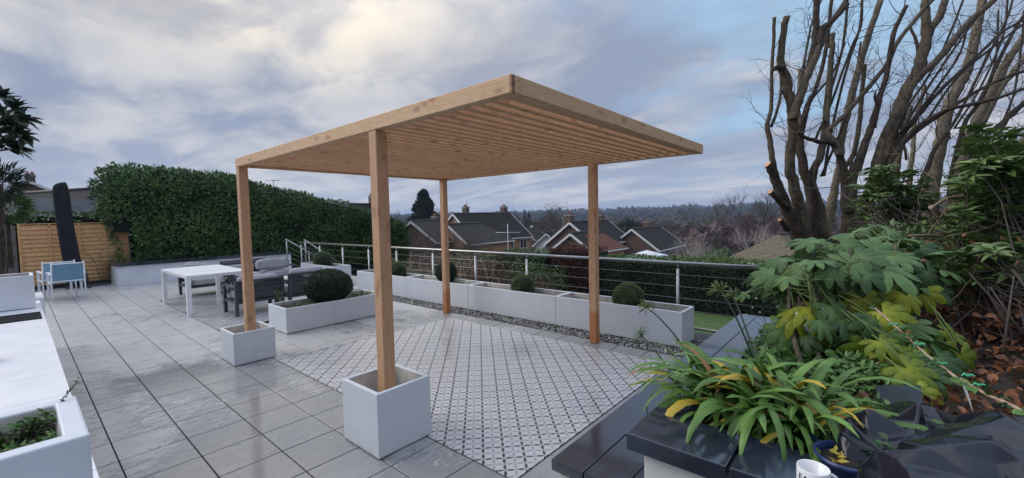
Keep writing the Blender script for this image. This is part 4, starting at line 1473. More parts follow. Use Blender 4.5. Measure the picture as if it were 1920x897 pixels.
blade_tree('loquat_tree', 'dark big leaved tree leaning in at the upper left edge', base, [base, base + Vector((0.05, 0, 1.2)), hub - Vector((0, 0, 0.3)), hub], np.array(P), np.array(D), np.array(N), rng.uniform(0.10, 0.19, len(P)), 0.50, 'palm', extra=[[hub, (hub + tp) / 2 + Vector((0, 0, 0.03)), tp] for tp in tips])
# feathery shrub crown and its round standard below
P, D, N = [], [], []
c2 = W(2, 345, 6.4)
for k in range(900):
    d = Vector((random.gauss(0, 1), random.gauss(0, 1), random.gauss(0, 1))).normalized()
    q = c2 + Vector((d.x * 0.26, d.y * 0.26, d.z * 0.30)) * random.uniform(0.3, 1)
    P.append(q); D.append((d + Vector((0, 0, 0.4))).normalized()); N.append((random.gauss(0, 1), random.gauss(0, 1), 0.5))
b3 = Vector((c2.x - 0.1, c2.y + 0.3, 0))
blade_tree('feathery_shrub', 'thin leaved dark shrub under the loquat at the left edge', b3, [b3, b3 + Vector((0.05, -0.2, 1.2)), c2], np.array(P), np.array(D), np.array(N), rng.uniform(0.07, 0.14, len(P)), 0.12, 'conifer', cat='shrub')
P, D, N = [], [], []
c2 = W(12, 390, 7.0)
for k in range(1500):
    d = Vector((random.gauss(0, 1), random.gauss(0, 1), random.gauss(0, 1))).normalized()
    q = c2 + Vector((d.x * 0.29, d.y * 0.29, d.z * 0.22)) * random.uniform(0.55, 1)
    P.append(q); D.append((d + Vector((0, 0, 0.2))).normalized()); N.append(d + Vector((random.gauss(0, .4), random.gauss(0, .4), 0.6)))
b3 = Vector((c2.x, c2.y, WZ + 0.24))
blade_tree('standard_bay', 'round headed small tree on a thin stem, at the left edge of the photo', b3, [b3, (b3 + c2) / 2, c2], np.array(P), np.array(D), np.array(N), rng.uniform(0.05, 0.09, len(P)), 0.34, 'laurel_lt')
# ------------------------------------------------------------------ low bench wall and raised bed at the right
bench = thing('bench_wall', 'long low garden wall topped with three rows of wet anthracite coping', 'garden wall', (1.85, 1.0, 0))
BZ = 0.42
BX0, BX1 = 1.80, 5.98
MB().box((BX0 + 0.03, 0.70, -0.02), (BX1 - 0.03, 1.262, BZ - 0.062)).build('wall', M['cream'], bench, world=True, bevel=0.005)
MB().box((BX1 - 0.029, -2.5, -0.9), (BX1 + 0.2, 1.25, 0.30)).build('end_wall', M['cream'], bench, world=True)
for (ya, yb) in ((1.104, 1.298), (0.890, 1.096), (0.68, 0.884)):
    x = BX0
    first = True
    while x < (BX1 if ya > 0.8 else 2.9):
        L = 1.30 if not (ya < 0.9 and x < 2) else 0.9
        xb = min(x + L, BX1)
        rbox('coping_slab', (x + 0.0015, ya, BZ - 0.061), (xb - 0.0015, yb, BZ), M['coping'], bench, 0.004, world=True)
        x = xb
bed = thing('raised_planter_wall', 'high raised bed wall with thick anthracite coping at the lower right', 'raised bed', (1.6, 0.4, 0))
HZ = 0.88
MB().box((1.535, -2.6, -0.02), (1.70, 0.665, HZ - 0.066)).build('front_wall', M['cream'], bed, world=True, bevel=0.004)
MB().box((1.702, 0.50, -0.02), (1.80, 0.664, HZ - 0.067)).build('side_wall', M['cream'], bed, world=True, bevel=0.004)
for (ya, yb) in ((0.362, 0.716), (-0.08, 0.352), (-0.52, -0.09), (-0.96, -0.53), (-1.4, -0.97)):
    rbox('coping_slab', (1.488, ya, HZ - 0.065), (1.748, yb, HZ), M['coping'], bed, 0.004, world=True)
rbox('coping_slab', (1.7505, 0.52, HZ - 0.0655), (1.90, 0.7155, HZ - 0.001), M['coping'], bed, 0.004, world=True)


def soil_z(x, y):
    t = min(max((0.72 - y) / 0.75, 0), 1); t = t * t * (3 - 2 * t)
    z = 0.33 + 0.42 * t
    z += min(max((-y - 0.1) / 3.0, 0), 1) * 0.45
    if x > 5.4: z -= min((x - 5.4) / 2.5, 1) * (z + 0.95)
    z += 0.04 * mnoise.noise(Vector((x * 1.7, y * 1.7, 0))) + 0.015 * mnoise.noise(Vector((x * 8, y * 8, 0)))
    return z


vs, fs = [], []
nxx, nyy = 80, 64
for i in range(nxx + 1):
    for j in range(nyy + 1):
        x = 1.69 + (11.5 - 1.69) * (i / nxx) ** 1.3
        y = 0.69 - 9.0 * (j / nyy) ** 1.5
        if x > 6.1: y += 0.0
        vs.append((x, y, soil_z(x, y)))
for i in range(nxx):
    for j in range(nyy):
        a = i * (nyy + 1) + j
        fs.append((a, a + 1, a + nyy + 2, a + nyy + 1))
o = MB().add(vs, fs, True).build('planting_bed_soil', M['mulch'])
tag(o, 'dark leaf mould bank of the planting bed rising to the right', kind='structure')

# fallen leaves on the bank
n = 17000
x = 2.3 + 4.6 * rng.random(n) ** 1.1; y = 0.2 - 3.6 * rng.random(n)
keep = (rng.random(n) < np.clip(0.35 - y * 0.5, 0.06, 1)) & (y < 0.25 - 0.02 * x)
x, y = x[keep], y[keep]
z = np.array([soil_z(a, b_) for a, b_ in zip(x, y)]) + rng.uniform(0.004, 0.045, len(x))
P = np.stack([x, y, z], 1)
LITTER_ASP = rng.uniform(0.35, 0.95, len(x))[:, None]
o = leaf_cloud('fallen_leaves', P, np.stack([rng.normal(0, 1, len(x)), rng.normal(0, 1, len(x)), rng.normal(0.1, 0.4, len(x))], 1), np.stack([rng.normal(0, .9, len(x)), rng.normal(0, .9, len(x)), np.ones(len(x))], 1), rng.uniform(0.025, 0.065, len(x)), LITTER_ASP, M['dead'], None, fold=0.6, droop=-0.45, tint=rng.random(len(x)) ** 1.5, round_=True)
tag(o, 'curled orange brown fallen leaves covering the bank', 'leaf litter', kind='stuff')


# ------------------------------------------------------------------ strap leaved agapanthus
def strap_leaf(mb_list, base, az, L, w, rise, curl, mi, twist=0.0):
    """one arching ribbon; goes up then bends over"""
    V, F = mb_list
    n = 9
    d = Vector((math.cos(az), math.sin(az), 0))
    side = Vector((-math.sin(az), math.cos(az), 0))
    p = Vector(base); ang = rise
    o = len(V)
    for i in range(n + 1):
        u = i / n
        ww = w * (0.55 + 0.9 * u if u < 0.5 else 1.0) * (1 - max(0, (u - 0.55) / 0.45) ** 3.2 * 0.93)
        t = (d * math.cos(ang) + Vector((0, 0, 1)) * math.sin(ang)).normalized()
        nrm = side.cross(t).normalized()
        s = (side * math.cos(twist * u) + nrm * math.sin(twist * u))
        V.append(tuple(p - s * ww / 2 + nrm * ww * 0.16)); V.append(tuple(p - nrm * ww * 0.02)); V.append(tuple(p + s * ww / 2 + nrm * ww * 0.16))
        p = p + t * (L / n)
        ang -= curl / n * (0.35 + 1.5 * u)
    for i in range(n):
        a = o + i * 3
        F.append((a, a + 1, a + 4, a + 3)); F.append((a + 1, a + 2, a + 5, a + 4))


def strap_plant(name, label, c, n, L, w, mats, seed, spread=0.16, bias=None, lean=1.0):
    random.seed(seed)
    t = thing(name, label, 'plant', c)
    made = {}
    for i in range(n):
        a = random.uniform(0, 2 * PI)
        if bias is not None and random.random() < 0.45: a = bias + random.gauss(0, 0.7)
        r = spread * math.sqrt(random.random())
        a0 = random.uniform(0, 2 * PI)
        base = (r * math.cos(a0), r * math.sin(a0) * 1.2, -0.02)
        k = random.random()
        mi = 0 if k < 0.90 else (1 if k < 0.96 else 2)
        V, F = [], []
        rise = random.uniform(1.1, 1.57)
        strap_leaf((V, F), base, a, L * random.uniform(0.6, 1.08), w * random.uniform(0.75, 1.25), rise, random.uniform(1.5, 3.6) * lean, mi, random.uniform(-0.5, 0.5))
        me = bpy.data.meshes.new('leaf'); me.from_pydata(V, [], F); me.update()
        for p in me.polygons: p.use_smooth = True
        at = me.attributes.new('tint', 'FLOAT', 'POINT')
        tv = random.random()
        at.data.foreach_set('value', [min(1, tv * 0.55 + 0.5 * (j // 3) / 9) for j in range(len(V))])
        link_mesh('leaf', me, mats[mi], t)
    return t


AG = [M['agap'], M['agap_y'], M['agap_b']]
strap_plant('agapanthus', 'big strap leaved agapanthus spilling over the dark coping, near the centre of the bed', (2.10, 0.36, 0.70), 210, 0.62, 0.034, AG, 31, 0.19, bias=rad(150))
strap_plant('agapanthus', 'agapanthus clump with arching leaves above the navy pot', (1.97, 0.20, 0.76), 100, 0.44, 0.027, AG, 37, 0.11, bias=rad(110))
strap_plant('agapanthus', 'farther agapanthus clump by the low wall, mostly upright leaves', (2.42, 0.56, 0.55), 80, 0.58, 0.030, AG, 41, 0.13, bias=rad(120), lean=0.7)
YG = [M['agap_y'], M['agap'], M['agap_b']]
strap_plant('withering_agapanthus', 'yellow green withering strap leaves right of the agapanthus', (1.98, 0.05, 0.74), 34, 0.30, 0.015, [M['agap'], M['agap_y'], M['agap_b']], 43, 0.06, bias=rad(-30), lean=1.2)


def seed_head(label, p0, p1, r=0.07, bow=0.06, seed=1, n=42):
    random.seed(seed)
    t = thing('seed_head', label, 'flower stalk', tuple(p0), group='spent agapanthus seed heads on long stalks')
    p0, p1 = Vector(p0), Vector(p1)
    mid = (p0 + p1) / 2 + Vector((0, 0, bow))
    pts = []
    for i in range(11):
        u = i / 10
        pts.append((p0 * (1 - u) ** 2 + mid * 2 * u * (1 - u) + p1 * u * u) - p0)
    MB().tube(pts, [0.0062 - 0.0022 * i / 10 for i in range(11)], 8).build('stalk', M['stem_dk'], t)
    mb = MB()
    c = pts[-1]
    up = (pts[-1] - pts[-2]).normalized()
    for i in range(n):
        d = (Vector((random.gauss(0, 1), random.gauss(0, 1), random.gauss(0, 1))).normalized() + up * 0.6).normalized()
        L = r * random.uniform(0.6, 1.1)
        mb.tube([c, c + d * L * 0.6, c + d * L + Vector((0, 0, -0.006))], [0.0014, 0.0013, 0.0026], 5)
    mb.build('spokes', M['stem_g'] if seed % 2 else M['agap_g'], t)
    return t


M['agap_g'] = plain('dull_green_spoke', (0.10, 0.16, 0.06), 0.5)
seed_head('spent seed head on a long stalk leaning left in front of the end planter', W(1345, 760, 2.30), W(1213, 577, 2.55), 0.062, 0.13, 1)
seed_head('lowest spent seed head, hanging over the printed tiles at the left', W(1285, 745, 2.15), W(1203, 630, 2.45), 0.060, 0.05, 2)
seed_head('upper left of the two seed heads before the dark hedge', W(1418, 690, 2.35), W(1352, 545, 2.5), 0.070, 0.07, 3)
seed_head('upper right of the two seed heads before the dark hedge', W(1424, 700, 2.30), W(1374, 556, 2.55), 0.062, 0.06, 5, 30)
# ------------------------------------------------------------------ palmate leaves (fatsia)
def palm_leaf_mesh(size, lobes, mat, seed, depth=0.62, droop=0.25):
    """one lobed leaf lying in xy, stalk end at the origin, tip toward +x; lobes cut deep"""
    random.seed(seed)
    V = [(0, 0, 0)]
    F = []
    span = rad(245)
    for k in range(lobes):
        a = -span / 2 + span * k / (lobes - 1)
        L = size * (1.0 - 0.32 * abs(a) / (span / 2)) * random.uniform(0.92, 1.06)
        hw = span / (lobes - 1) / 2
        def P(r, an, z): return (r * math.cos(an), r * math.sin(an), z - droop * r * r / size * 0.9)
        fo = 0.05 * size
        base = len(V)
        rr = L * (1 - depth)
        V += [P(rr, a - hw, 0.0), P(rr * 1.05, a, fo), P(rr, a + hw, 0.0),
              P(L * 0.66, a - hw * 0.84, 0.0), P(L * 0.66, a, fo), P(L * 0.66, a + hw * 0.84, 0.0),
              P(L * 0.84, a - hw * 0.55, -fo * 0.3), P(L * 0.84, a, fo * 0.5), P(L * 0.84, a + hw * 0.55, -fo * 0.3),
              P(L, a + random.uniform(-0.03, 0.03), -fo)]
        b0 = base
        F += [(0, b0, b0 + 1), (0, b0 + 1, b0 + 2)]
        F += [(b0, b0 + 3, b0 + 4, b0 + 1), (b0 + 1, b0 + 4, b0 + 5, b0 + 2), (b0 + 3, b0 + 6, b0 + 7, b0 + 4), (b0 + 4, b0 + 7, b0 + 8, b0 + 5), (b0 + 6, b0 + 9, b0 + 7), (b0 + 7, b0 + 9, b0 + 8)]
    me = bpy.data.meshes.new('leaf')
    me.from_pydata(V, [], F); me.update()
    for p in me.polygons: p.use_smooth = True
    tv = random.uniform(0.1, 0.85)
    at = me.attributes.new('tint', 'FLOAT', 'POINT')
    tt = []
    for v in V:
        q = (v[0] ** 2 + v[1] ** 2) ** 0.5 / size
        tt.append(min(1, max(0, tv + (0.45 if q < 0.05 else 0.0) + random.uniform(-0.08, 0.08))))
    at.data.foreach_set('value', tt)
    me.materials.append(mat)
    return me


def place_leaf(me, parent, root, pos, direction, up, scale=1.0):
    x = Vector(direction).normalized()
    z = (Vector(up) - x * Vector(up).dot(x)).normalized()
    y = z.cross(x)
    Mx = Matrix((x, y, z)).transposed().to_4x4() @ Matrix.Scale(scale, 4)
    Mx.translation = Vector(pos)
    o = bpy.data.objects.new('leaf', me); COL.objects.link(o)
    o.parent = parent
    o.matrix_local = WM[root.name].inverted() @ Mx
    return o


fmesh = [palm_leaf_mesh(0.20, random.choice([7, 9]), M['fatsia'], 100 + i, 0.58, random.uniform(0.15, 0.6)) for i in range(10)]
ymesh = [palm_leaf_mesh(0.19, 7, M['fatsia_y'], 140 + i, 0.52, random.uniform(0.4, 0.9)) for i in range(6)]
fat = thing('fatsia', 'large fatsia with blue green lobed leaves and yellowing lower leaves', 'shrub', (3.2, 0.1, 0.5))
random.seed(77)
st = MB()
stems = [((3.05, 0.16, 0.55), W(1530, 595, 2.75), W(1520, 505, 2.75)), ((3.2, -0.05, 0.6), W(1600, 560, 2.8), W(1592, 470, 2.85)), ((3.35, -0.2, 0.62), W(1660, 570, 2.8), W(1680, 455, 2.8)), ((3.0, 0.2, 0.55), W(1480, 600, 2.8), W(1480, 520, 2.85))]
for s_ in stems:
    p = [Vector(q) for q in s_]
    st.tube([q - Vector((3.2, 0.1, 0.5)) for q in (p[0], p[0].lerp(p[1], 0.5) + Vector((0, 0.03, 0)), p[1], p[2])], [0.022, 0.018, 0.015, 0.010], 8)
st.build('trunk', M['bark_lt'], fat)
leafspots = []
# (px, py, dist, colour kind) spread over the crown outline of the shrub
crown = [(1468, 490, 3.0), (1450, 515, 2.9), (1478, 520, 2.75), (1500, 470, 3.1), (1525, 455, 3.0), (1530, 490, 2.7), (1555, 470, 3.0), (1505, 500, 2.8), (1600, 437, 3.1), (1580, 455, 3.0), (1625, 430, 3.2),
         (1645, 445, 3.0), (1660, 430, 3.2), (1690, 450, 3.0), (1640, 470, 2.8), (1675, 480, 2.75), (1715, 465, 3.1), (1700, 490, 2.8), (1735, 480, 3.0), (1740, 510, 2.7), (1610, 480, 2.7), (1590, 495, 2.65),
         (1555, 505, 2.65), (1620, 510, 2.6), (1660, 505, 2.6), (1570, 520, 2.8), (1540, 525, 2.8), (1600, 530, 2.8), (1700, 520, 2.75), (1765, 505, 2.95), (1465, 545, 2.9), (1445, 530, 3.0), (1650, 530, 2.8), (1490, 535, 2.9)]
pet = MB()


def foliage_leaf(px, py, d, meshes, sc, tilt):
    p = W(px, py, d)
    hubp = min((Vector(s_[2]) for s_ in stems), key=lambda q: (q - p).length)
    out = (p - hubp); out.z *= 0.3
    out = out.normalized() if out.length > 0.02 else Vector((1, 0, 0))
    toe = (EYE - p).normalized()
    up = (Vector((0, 0, 1)) * random.uniform(0.6, 1.0) + toe * random.uniform(0.35, 0.8) + Vector((random.gauss(0, 0.2), random.gauss(0, 0.2), 0)))
    dr = (out + Vector((random.gauss(0, 0.5), random.gauss(0, 0.5), random.uniform(-0.35, 0.15) - tilt)))
    place_leaf(random.choice(meshes), fat, fat, p, dr, up, sc)
    q0 = hubp - Vector((0, 0, 0.05))
    if (q0 - p).length > 0.22: q0 = p + (q0 - p).normalized() * 0.22
    q1 = (q0 + p) / 2 + Vector((0, 0, 0.02))
    pet.tube([q - Vector((3.2, 0.1, 0.5)) for q in (q0, q1, p)], [0.004, 0.0034, 0.003], 5)


for (px, py, d) in crown:
    foliage_leaf(px, py, d, fmesh, random.uniform(0.65, 1.0), 0.0)
    for _ in range(3):
        foliage_leaf(px + random.gauss(0, 20), py + abs(random.gauss(0, 14)), d + random.uniform(0.1, 0.45), fmesh, random.uniform(0.5, 0.85), 0.1)
for (px, py, d) in ((1515, 575, 2.7), (1490, 590, 2.75), (1535, 600, 2.6), (1560, 575, 2.65), (1580, 600, 2.6), (1475, 615, 2.8), (1600, 590, 2.7), (1640, 600, 2.5), (1655, 585, 2.5), (1665, 625, 2.45), (1630, 640, 2.5), (1650, 640, 2.4),
                    (1685, 660, 2.35), (1510, 630, 2.7), (1550, 640, 2.7), (1690, 640, 2.5), (1655, 520, 2.75), (1665, 545, 2.7), (1700, 555, 2.6), (1730, 545, 2.7), (1620, 560, 2.7), (1700, 690, 2.2), (1735, 700, 2.2), (1745, 640, 2.4), (1790, 640, 2.4), (1680, 700, 2.3), (1710, 670, 2.35), (1720, 735, 2.1), (1760, 670, 2.3), (1800, 665, 2.35), (1665, 680, 2.4), (1770, 620, 2.5), (1640, 660, 2.5), (1700, 610, 2.55)):
    foliage_leaf(px, py, d, ymesh if random.random() < 0.62 else fmesh, random.uniform(0.65, 0.95), 0.3)
pet.build('leaf_stalks', M['stem_g'], fat)
ped = MB()
for (px, py, d) in ((1524, 590, 2.62), (1600, 560, 2.62)):
    p = W(px, py, d) - Vector((3.2, 0.1, 0.5))
    top = W(px - 10, py - 75, d) - Vector((3.2, 0.1, 0.5))
    ped.tube([p, (p + top) / 2 + Vector((0.01, 0, 0)), top], [0.008, 0.007, 0.004], 7)
    for k in range(12):
        u = 0.25 + 0.06 * k
        q = p.lerp(top, u)
        ped.tube([q, q + Vector((random.gauss(0, 0.04), random.gauss(0, 0.05), 0.03)), q + Vector((random.gauss(0, 0.06), random.gauss(0, 0.09), 0.05))], [0.003, 0.0024, 0.0018], 4)
ped.build('bare_flower_spike', M['stem_g'], fat)


# ------------------------------------------------------------------ green ground plants under it
def mound(name, label, cat, c, sx, sy, h, n, mat, leaf, asp=0.5, kind=None, up=0.5, round_=True, group=None):
    t = thing(name, label, cat, c, group=group)
    P, N, T = [], [], []
    for i in range(n):
        a = random.uniform(0, 2 * PI); r = math.sqrt(random.random())
        x, y = r * math.cos(a) * sx, r * math.sin(a) * sy
        z = h * max(0, 1 - r * r) ** 0.5 * random.uniform(0.35, 1) + 0.06 * h * mnoise.noise(Vector((x * 6, y * 6, 1)))
        P.append((c[0] + x, c[1] + y, c[2] + z)); N.append((x / sx * 0.6 + random.gauss(0, .5), y / sy * 0.6 + random.gauss(0, .5), 1)); T.append(min(1, max(0, 0.2 + 0.6 * z / h + random.uniform(-.25, .25))))
    P = np.array(P)
    leaf_cloud('foliage', P, rng.normal(0, 1, (n, 3)) * np.array([1, 1, 0.5]) + np.array([0, 0, up * 0.4]), np.array(N), leaf * rng.uniform(0.6, 1.3, n), asp, M[mat], t, tint=np.array(T), round_=round_)['kind'] = 'stuff'
    mb = MB()
    for i in range(14):
        a = random.uniform(0, 2 * PI); r = random.uniform(0.2, 0.9)
        mb.tube([(r * 0.4 * sx * math.cos(a), r * 0.4 * sy * math.sin(a), -0.05), (r * sx * math.cos(a), r * sy * math.sin(a), h * 0.7 * (1 - r * r) ** 0.5)], [0.004, 0.002], 4)
    mb.build('stem', M['twig'], t)
    return t


random.seed(99)
mound('heuchera', 'bushy low green plant under the fatsia by the low wall', 'plant', (3.25, 0.42, 0.40), 0.55, 0.30, 0.42, 1500, 'herb', 0.055, 0.75)
mound('geranium', 'fine green leaved geranium at the far end of the low wall', 'plant', (4.35, 0.58, 0.36), 0.50, 0.30, 0.36, 900, 'herb', 0.05, 0.8)
mound('dark_groundcover', 'dark glossy groundcover between the agapanthus and the blue grey board', 'plant', (2.46, -0.04, 0.70), 0.26, 0.16, 0.15, 650, 'laurel', 0.045, 0.55)
q = W(1610, 735, 2.35); mound('trailing_jasmine', 'dark leafy jasmine mound just left of the blue grey board', 'plant', (q.x, q.y, soil_z(q.x, q.y) - 0.03), 0.26, 0.20, 0.20, 900, 'laurel', 0.042, 0.5)
q = W(1575, 690, 2.65); mound('trailing_jasmine', 'green leafy mound under the yellow fatsia leaves', 'plant', (q.x, q.y, soil_z(q.x, q.y) - 0.03), 0.32, 0.22, 0.22, 900, 'herb', 0.045, 0.6)
mound('dark_groundcover', 'dark green foliage low behind the agapanthus', 'plant', (2.85, 0.30, 0.52), 0.35, 0.25, 0.20, 700, 'laurel', 0.055, 0.5)
mound('shrublet', 'dark leafy mass in the shade under the fatsia', 'plant', (3.7, -0.05, 0.62), 0.45, 0.35, 0.40, 900, 'fern', 0.07, 0.5)
t = thing('white_blossom', 'tiny pale blossoms on thin stalks before the dark hedge', 'plant', (4.7, 0.75, 0.4))
mb = MB(); mf = MB()
for (px, py) in ((1418, 560), (1411, 577), (1446, 548), (1425, 586), (1458, 575), (1400, 590)):
    p = W(px, py, 4.0) - Vector((4.7, 0.75, 0.4))
    mb.tube([Vector((0, 0, 0)), p * 0.5 + Vector((0.03, 0, 0.06)), p], [0.003, 0.002, 0.0012], 4)
    mf.lathe(tuple(p), [(0.0, -0.008), (0.013, 0.0), (0.0, 0.010)], 6)
mb.build('stem', M['twig'], t); mf.build('blossom', M['ivory'], t)
# overturned blue object on the end of the wall
t = thing('blue_bucket', 'pale blue grey bucket lying on its side at the far end of the low wall', 'bucket', (5.2, 0.62, 0.52))
o = MB().lathe((0, 0, 0), [(0.0, 0.0), (0.11, 0.0), (0.15, 0.30), (0.16, 0.30), (0.155, 0.285), (0.115, 0.02)], 22).build('tub', M['greyblue'] if 'greyblue' in M else M['render'], t)
t.rotation_euler = (rad(70), rad(12), rad(30))

# ------------------------------------------------------------------ staked rose cane with green ties
cn = thing('rose_cane', 'long leaning rose cane tied with green clips, running down to the right', 'climbing stem', tuple(W(1900, 760, 1.75)))
o0 = Vector(cn.location)
c_pts = [W(1640, 578, 2.35), W(1690, 622, 2.25), W(1740, 668, 2.12), W(1790, 706, 2.0), W(1850, 740, 1.86), W(1900, 762, 1.75), W(1990, 815, 1.6)]
MB().tube([p - o0 for p in c_pts], [0.005, 0.0055, 0.006, 0.0065, 0.007, 0.0075, 0.008], 8).build('stem', M['cane'], cn)
tie_px = [(1675, 608, 2.28, 'tie'), (1697, 623, 2.25, 'redtie'), (1724, 646, 2.16, 'tie'), (1766, 682, 2.06, 'tie'), (1815, 704, 1.96, 'tie'), (1836, 722, 1.9, 'tie'), (1893, 762, 1.77, 'tie')]
for (px, py, d, mt) in tie_px:
    c = W(px, py, d) - o0
    mb = MB()
    mb.lathe(tuple(c), [(0.007, -0.005), (0.009, 0.0), (0.007, 0.005)], 8)
    for s in (-1, 1):
        mb.tube([c, c + Vector((0.003, -0.012 * s, 0.004)), c + Vector((-0.004, -0.022 * s, -0.003 + 0.005 * s))], [0.004, 0.005, 0.002], 6)
    mb.build('tie', M[mt], cn)
P, D = [], []
for i in range(46):
    u = random.random() * 0.95; k = int(u * 6); q = c_pts[k].lerp(c_pts[k + 1], u * 6 - k)
    P.append(q + Vector((random.gauss(0, 0.01),) * 3)); D.append((random.gauss(0, 1), random.gauss(0, 1), random.uniform(-0.5, 0.6)))
leaf_cloud('foliage', np.array(P), np.array(D), rng.normal(0, .4, (46, 3)) + np.array([-0.4, 0, 1]), 0.045, 0.62, M['herb'], cn, round_=True)
lb = thing('plant_label', 'white curled plant label hanging under the leaning cane', 'label', tuple(W(1808, 745, 1.98)))
o0 = Vector(lb.location)
q = [W(1805, 717, 2.0), W(1812, 735, 1.98), W(1820, 757, 1.96), W(1827, 780, 1.95)]
V, F = [], []
for i, p in enumerate(q):
    w_ = 0.010 * (1 - 0.22 * i)
    V += [tuple(p - o0 - RT * w_ * 0.7), tuple(p - o0 + RT * w_ * 0.7), tuple(p - o0 + RT * w_ * 0.7 + FW * 0.0015), tuple(p - o0 - RT * w_ * 0.7 + FW * 0.0015)]
for i in range(3):
    a = i * 4
    F += [(a, a + 1, a + 5, a + 4), (a + 3, a + 7, a + 6, a + 2), (a, a + 4, a + 7, a + 3), (a + 1, a + 2, a + 6, a + 5)]
F += [(0, 3, 2, 1), (12, 13, 14, 15)]
MB().add(V, F).build('strip', M['ivory'], lb)
hd = q[0] - o0
MB().add([tuple(hd - RT * 0.02 + UP * 0.004), tuple(hd + RT * 0.004 - UP * 0.008), tuple(hd + RT * 0.018 + UP * 0.01), tuple(hd - RT * 0.006 + UP * 0.022),
          tuple(hd - RT * 0.02 + UP * 0.004 + FW * 0.002), tuple(hd + RT * 0.004 - UP * 0.008 + FW * 0.002), tuple(hd + RT * 0.018 + UP * 0.01 + FW * 0.002), tuple(hd - RT * 0.006 + UP * 0.022 + FW * 0.002)],
         [(0, 1, 2, 3), (7, 6, 5, 4), (0, 4, 5, 1), (1, 5, 6, 2), (2, 6, 7, 3), (3, 7, 4, 0)]).build('tag', M['ivory'], lb)

# ------------------------------------------------------------------ blue grey board, bin liner, pot, mug
bd = thing('plastic_board', 'blue grey plastic board standing behind the black bin liner', 'board', tuple(W(1690, 770, 1.95)))
o0 = Vector(bd.location)
tl, tr, br, bl = W(1643, 722, 2.15), W(1727, 722, 2.10), W(1735, 800, 1.75), W(1640, 800, 1.8)
th = (tr - tl).cross(bl - tl).normalized() * 0.012
MB().add([tuple(p - o0) for p in (tl, tr, br, bl)] + [tuple(p - o0 + th) for p in (tl, tr, br, bl)], [(0, 1, 2, 3), (7, 6, 5, 4), (0, 4, 5, 1), (1, 5, 6, 2), (2, 6, 7, 3), (3, 7, 4, 0)]).build('sheet', M['board'], bd, bevel=0.003)

bg_ = thing('bin_liner', 'crumpled shiny black bin liner lying over the bed at the lower right corner', 'plastic bag', (1.75, -0.27, 0.82))
random.seed(15)
GX, GY = 14, 12
gv, gf = [], []
for i in range(GX + 1):
    for j in range(GY + 1):
        x = -1 + 2 * i / GX; y = -1 + 2 * j / GY
        r = math.sqrt((x * 0.96) ** 2 + y ** 2)
        edge = 1.0 if 0 < i < GX and 0 < j < GY else 0.3
        X = 0.06 + x * 0.54 + random.uniform(-0.034, 0.034) * edge; Y = -0.06 + y * 0.46 + random.uniform(-0.034, 0.034) * edge
        dome = max(0.0, 1 - r ** 2.2) ** 0.55 * 0.225
        fold = 0.040 * math.sin((x * 2.2 + y * 3.4 + 1.2 * mnoise.noise(Vector((x * 1.4, y * 1.4, 4)))) * 2.3)
        Z = dome + fold * (0.35 + 0.8 * min(r, 1)) + random.uniform(-0.040, 0.034) * (0.40 + 0.75 * min(1, r)) - 0.10 * max(0, r - 0.78)
        gv.append((X, Y, Z))
for i in range(GX):
    for j in range(GY):
        a = i * (GY + 1) + j; b_, c_, d_ = a + GY + 1, a + GY + 2, a + 1
        if random.random() < 0.5: gf += [(a, b_, c_), (a, c_, d_)]
        else: gf += [(a, b_, d_), (b_, c_, d_)]
me = bpy.data.meshes.new('sheet'); me.from_pydata(gv, [], gf); me.update()
cr = me.attributes.new('crease_edge', 'FLOAT', 'EDGE')
cr.data.foreach_set('value', [random.choice((0.35, 0.5, 0.7, 0.9)) for _ in me.edges])
for p in me.polygons: p.use_smooth = True
o = link_mesh('sheet', me, M['bag'], bg_)
sb_ = o.modifiers.new('soften', 'SUBSURF'); sb_.levels = 3; sb_.render_levels = 3

pot = thing('navy_pot', 'small pot with a navy rim and dark soil beside the mug', 'plant pot', (1.72, 0.055, 0.80))
MB().lathe((0, 0, 0), [(0.065, 0.0), (0.088, 0.11), (0.094, 0.112), (0.094, 0.124), (0.086, 0.126), (0.083, 0.105)], 28).build('shell', M['navyrim'], pot)
MB().lathe((0, 0, 0), [(0.0, 0.104), (0.05, 0.108), (0.083, 0.098)], 20).build('soil', M['soil'], pot)
random.seed(12)
herb_clump('pot_seedling', 'yellow green leaves lying on the soil of the navy pot', (1.70, 0.08, 0.905), (0.05, 0.05), 0.03, 9, 'agap_y', 0.03, stems=5, aspect=0.5)
herb_clump('trailing_jasmine', 'dark small leaved climber between the pot and the bin liner', (1.73, -0.03, 0.885), (0.06, 0.07), 0.10, 60, 'fern', 0.032, stems=6, aspect=0.55)
pot2 = thing('navy_pot', 'second navy pot rim just behind, under the withered leaves', 'plant pot', (1.93, 0.09, 0.76))
MB().lathe((0, 0, 0), [(0.07, 0.0), (0.095, 0.12), (0.10, 0.122), (0.10, 0.132), (0.092, 0.134), (0.088, 0.112)], 28).build('shell', M['navyrim'], pot2)
MB().lathe((0, 0, 0), [(0.0, 0.108), (0.088, 0.104)], 20).build('soil', M['soil'], pot2)

